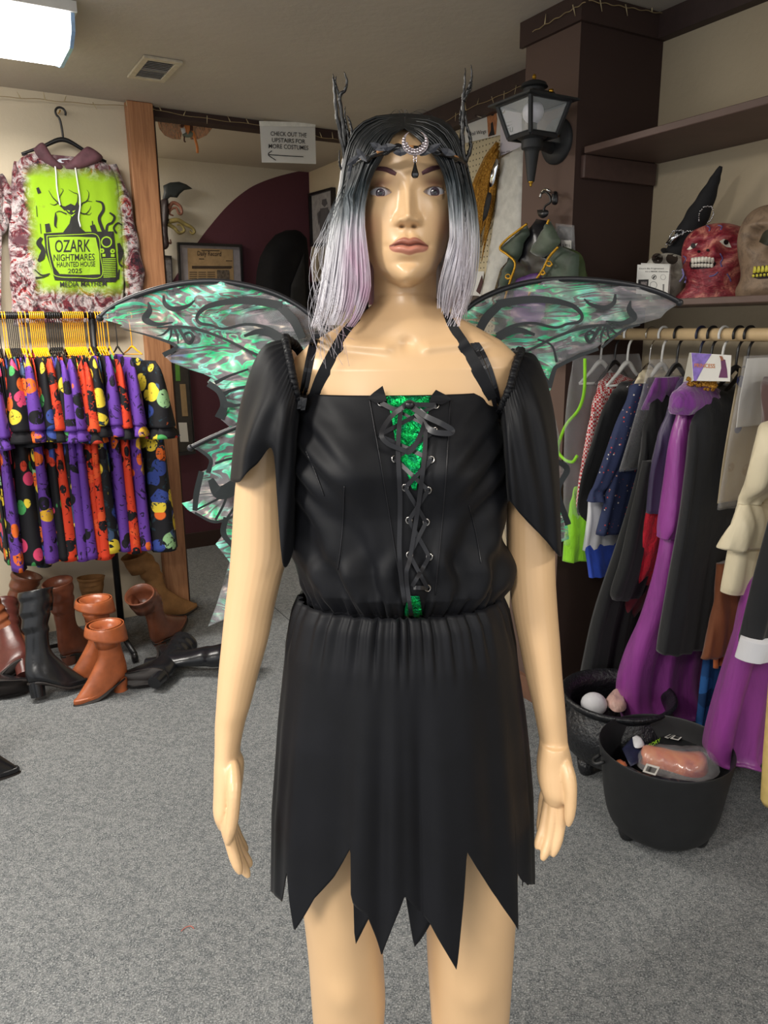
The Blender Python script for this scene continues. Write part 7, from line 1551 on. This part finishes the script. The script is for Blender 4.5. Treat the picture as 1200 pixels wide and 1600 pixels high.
film(topL+[(520, 600), (440, 640), (400, 640), (360, 668), (345, 655), (350, 632), (336, 607), (324, 597), (330, 590), (318, 584), (295, 577), (268, 566), (255, 555), (274, 551), (277, 541), (240, 527), (210, 516), (187, 511), (192, 508)], 8, 1)
film([(299, 699), (330, 684), (370, 668), (420, 650), (440, 690), (440, 880), (400, 960), (350, 968), (325, 979), (338, 946), (346, 920), (359, 878), (348, 864), (337, 850), (348, 836), (350, 813), (336, 817), (318, 811), (304, 803), (294, 797), (284, 786), (297, 783), (304, 778), (309, 758), (315, 737), (331, 729), (328, 716), (317, 707), (306, 702)], 8, 2, .01)
topR = [(1063, 473), (1035, 459), (1000, 448), (960, 441), (920, 437), (880, 436), (840, 439), (805, 446), (770, 458), (740, 474), (712, 498), (690, 520)]
film(topR+[(690, 600), (770, 650), (840, 640), (862, 606), (866, 575), (885, 562), (905, 552), (930, 545), (945, 533), (972, 516), (1000, 506), (1032, 497), (1042, 486)], 8, 3)
film([(790, 660), (850, 650), (868, 655), (876, 690), (872, 720), (888, 735), (870, 770), (886, 812), (889, 842), (868, 850), (840, 880), (800, 900), (780, 780)], 10, 4, .01)
def rim(pts, r, off=-.003, nm='rim'):
    p = catmull([WP(x, y, off) for x, y in pts], 60); MB().add(*tube(p, r, 8)).build(nm, M_wrim, wings)
rim(topL, .0042); rim(topR, .0042)
rim([(297, 700), (330, 684), (370, 667), (425, 648)], .0042)
for x, y in ((156, 497), (1062, 473), (298, 700)): MB().add(*ellipsoid(WP(x, y, -.004), (.006, .005, .0055), 12, 8)).build('rim_cap', M_wrim, wings)
def swirl(pts, w, flip=False):
    p = np.array(pts, float)
    if flip: p[:, 0] = 2*608.5-p[:, 0]; p[:, 1] = p[:, 1]-2
    q = catmull(p, 8*len(p)); c = np.array([WP(x, y, -.0135) for x, y in q]); T = np.gradient(c, axis=0)
    MB().add(*ribbon(c, np.cross(T, (0, 1, 0)), [a*.00098 for a in w], .0006)).build('swirl', M_wblack, wings, smooth=False)
Z = lambda L: [(140+x/2.858, 420+y/2.858) for x, y in L]
SW = [(Z([(262, 148), (268, 185), (250, 225), (300, 248), (372, 240)]), [2, 9, 12, 6, 2]), (Z([(860, 165), (780, 150), (690, 142), (600, 150), (520, 172), (480, 212), (492, 242), (545, 252)]), [13, 12, 11, 9, 7, 5, 5, 4]),
      (Z([(330, 118), (338, 158), (378, 180), (440, 165), (470, 140)]), [3, 7, 8, 5, 2]), (Z([(300, 262), (395, 258), (480, 270), (600, 312), (720, 372), (790, 400)]), [2, 4, 5, 4, 4, 5]),
      (Z([(395, 262), (440, 330), (462, 310), (450, 286), (425, 292), (428, 312)]), [4, 6, 5, 4, 4, 3]), (Z([(850, 168), (910, 230), (950, 310)]), [12, 14, 12]),
      (Z([(545, 252), (600, 268), (700, 248), (790, 262), (860, 300)]), [4, 4, 4, 5, 6]), (Z([(362, 262), (330, 292), (300, 300)]), [4, 3, 1]), (Z([(366, 262), (362, 300), (350, 325)]), [4, 3, 1]), (Z([(376, 262), (392, 300), (396, 335)]), [4, 4, 2]),
      (Z([(690, 300), (760, 280), (830, 300), (900, 360)]), [4, 9, 12, 8]), (Z([(150, 270), (270, 300), (385, 345), (330, 386)]), [1, 3, 6, 8])]
for p, w in SW: swirl(p, w)
for p, w in SW[:-1]: swirl(p, w, True)
for L, w in ((Z([(560, 510), (620, 480), (710, 448)]), [6, 4, 3]), (Z([(600, 560), (640, 540), (720, 520)]), [7, 4, 3]), (Z([(590, 605), (650, 610), (720, 600)]), [12, 5, 3]), (Z([(530, 512), (580, 550), (600, 610), (580, 668)]), [10, 10, 12, 16]),
    (Z([(480, 800), (540, 850), (530, 910)]), [5, 6, 8]), (Z([(500, 905), (478, 1000), (470, 1080)]), [9, 10, 8]), (Z([(480, 1075), (600, 1012), (660, 960)]), [3, 4, 4]), (Z([(562, 1122), (600, 1050), (618, 990)]), [4, 4, 4]), (Z([(610, 1120), (650, 1060), (680, 1010)]), [4, 4, 4]),
    (Z([(470, 1090), (560, 1130), (660, 1100)]), [4, 5, 4]), (Z([(610, 1110), (598, 1180), (640, 1240)]), [9, 10, 8]), (Z([(560, 870), (620, 850), (700, 840)]), [4, 4, 4]), (Z([(540, 940), (580, 1000), (660, 970)]), [10, 22, 26])): swirl(L, w)
for L, w in (([(868, 574), (900, 558), (935, 545)], [6, 6, 5]), ([(858, 606), (866, 578), (872, 570)], [8, 7, 5]), ([(858, 600), (830, 560), (800, 545)], [5, 4, 3]), ([(870, 720), (886, 734), (872, 768), (888, 820)], [8, 10, 9, 10]), ([(940, 543), (975, 515), (1000, 507)], [4, 4, 3]), ([(870, 566), (862, 540), (840, 530)], [4, 3, 3])): swirl(L, w)
# the elastic shoulder straps that carry the wings
for pts in ([(467, 638), (473, 606), (479, 572), (486, 540), (491, 523)], [(473, 640), (479, 607), (485, 573), (492, 541), (497, 523)], [(781, 640), (775, 608), (766, 577), (754, 550), (745, 536)], [(775, 642), (768, 610), (759, 580), (747, 552), (739, 537)]):
    c = hits(BV, pts, .002, 24); T = np.gradient(c, axis=0); c = np.vstack([c[0]+np.array([0, .035, -.012]), c, c[-1]+np.array([0, .05, .004]), c[-1]+np.array([0, .12, -.06])]); dn = CPOS-c; T = np.gradient(c, axis=0)
    MB().add(*ribbon(c, np.array([1., .2, 0]), .0058, .0014)).build('shoulder_strap', M_lace, wings, smooth=False)
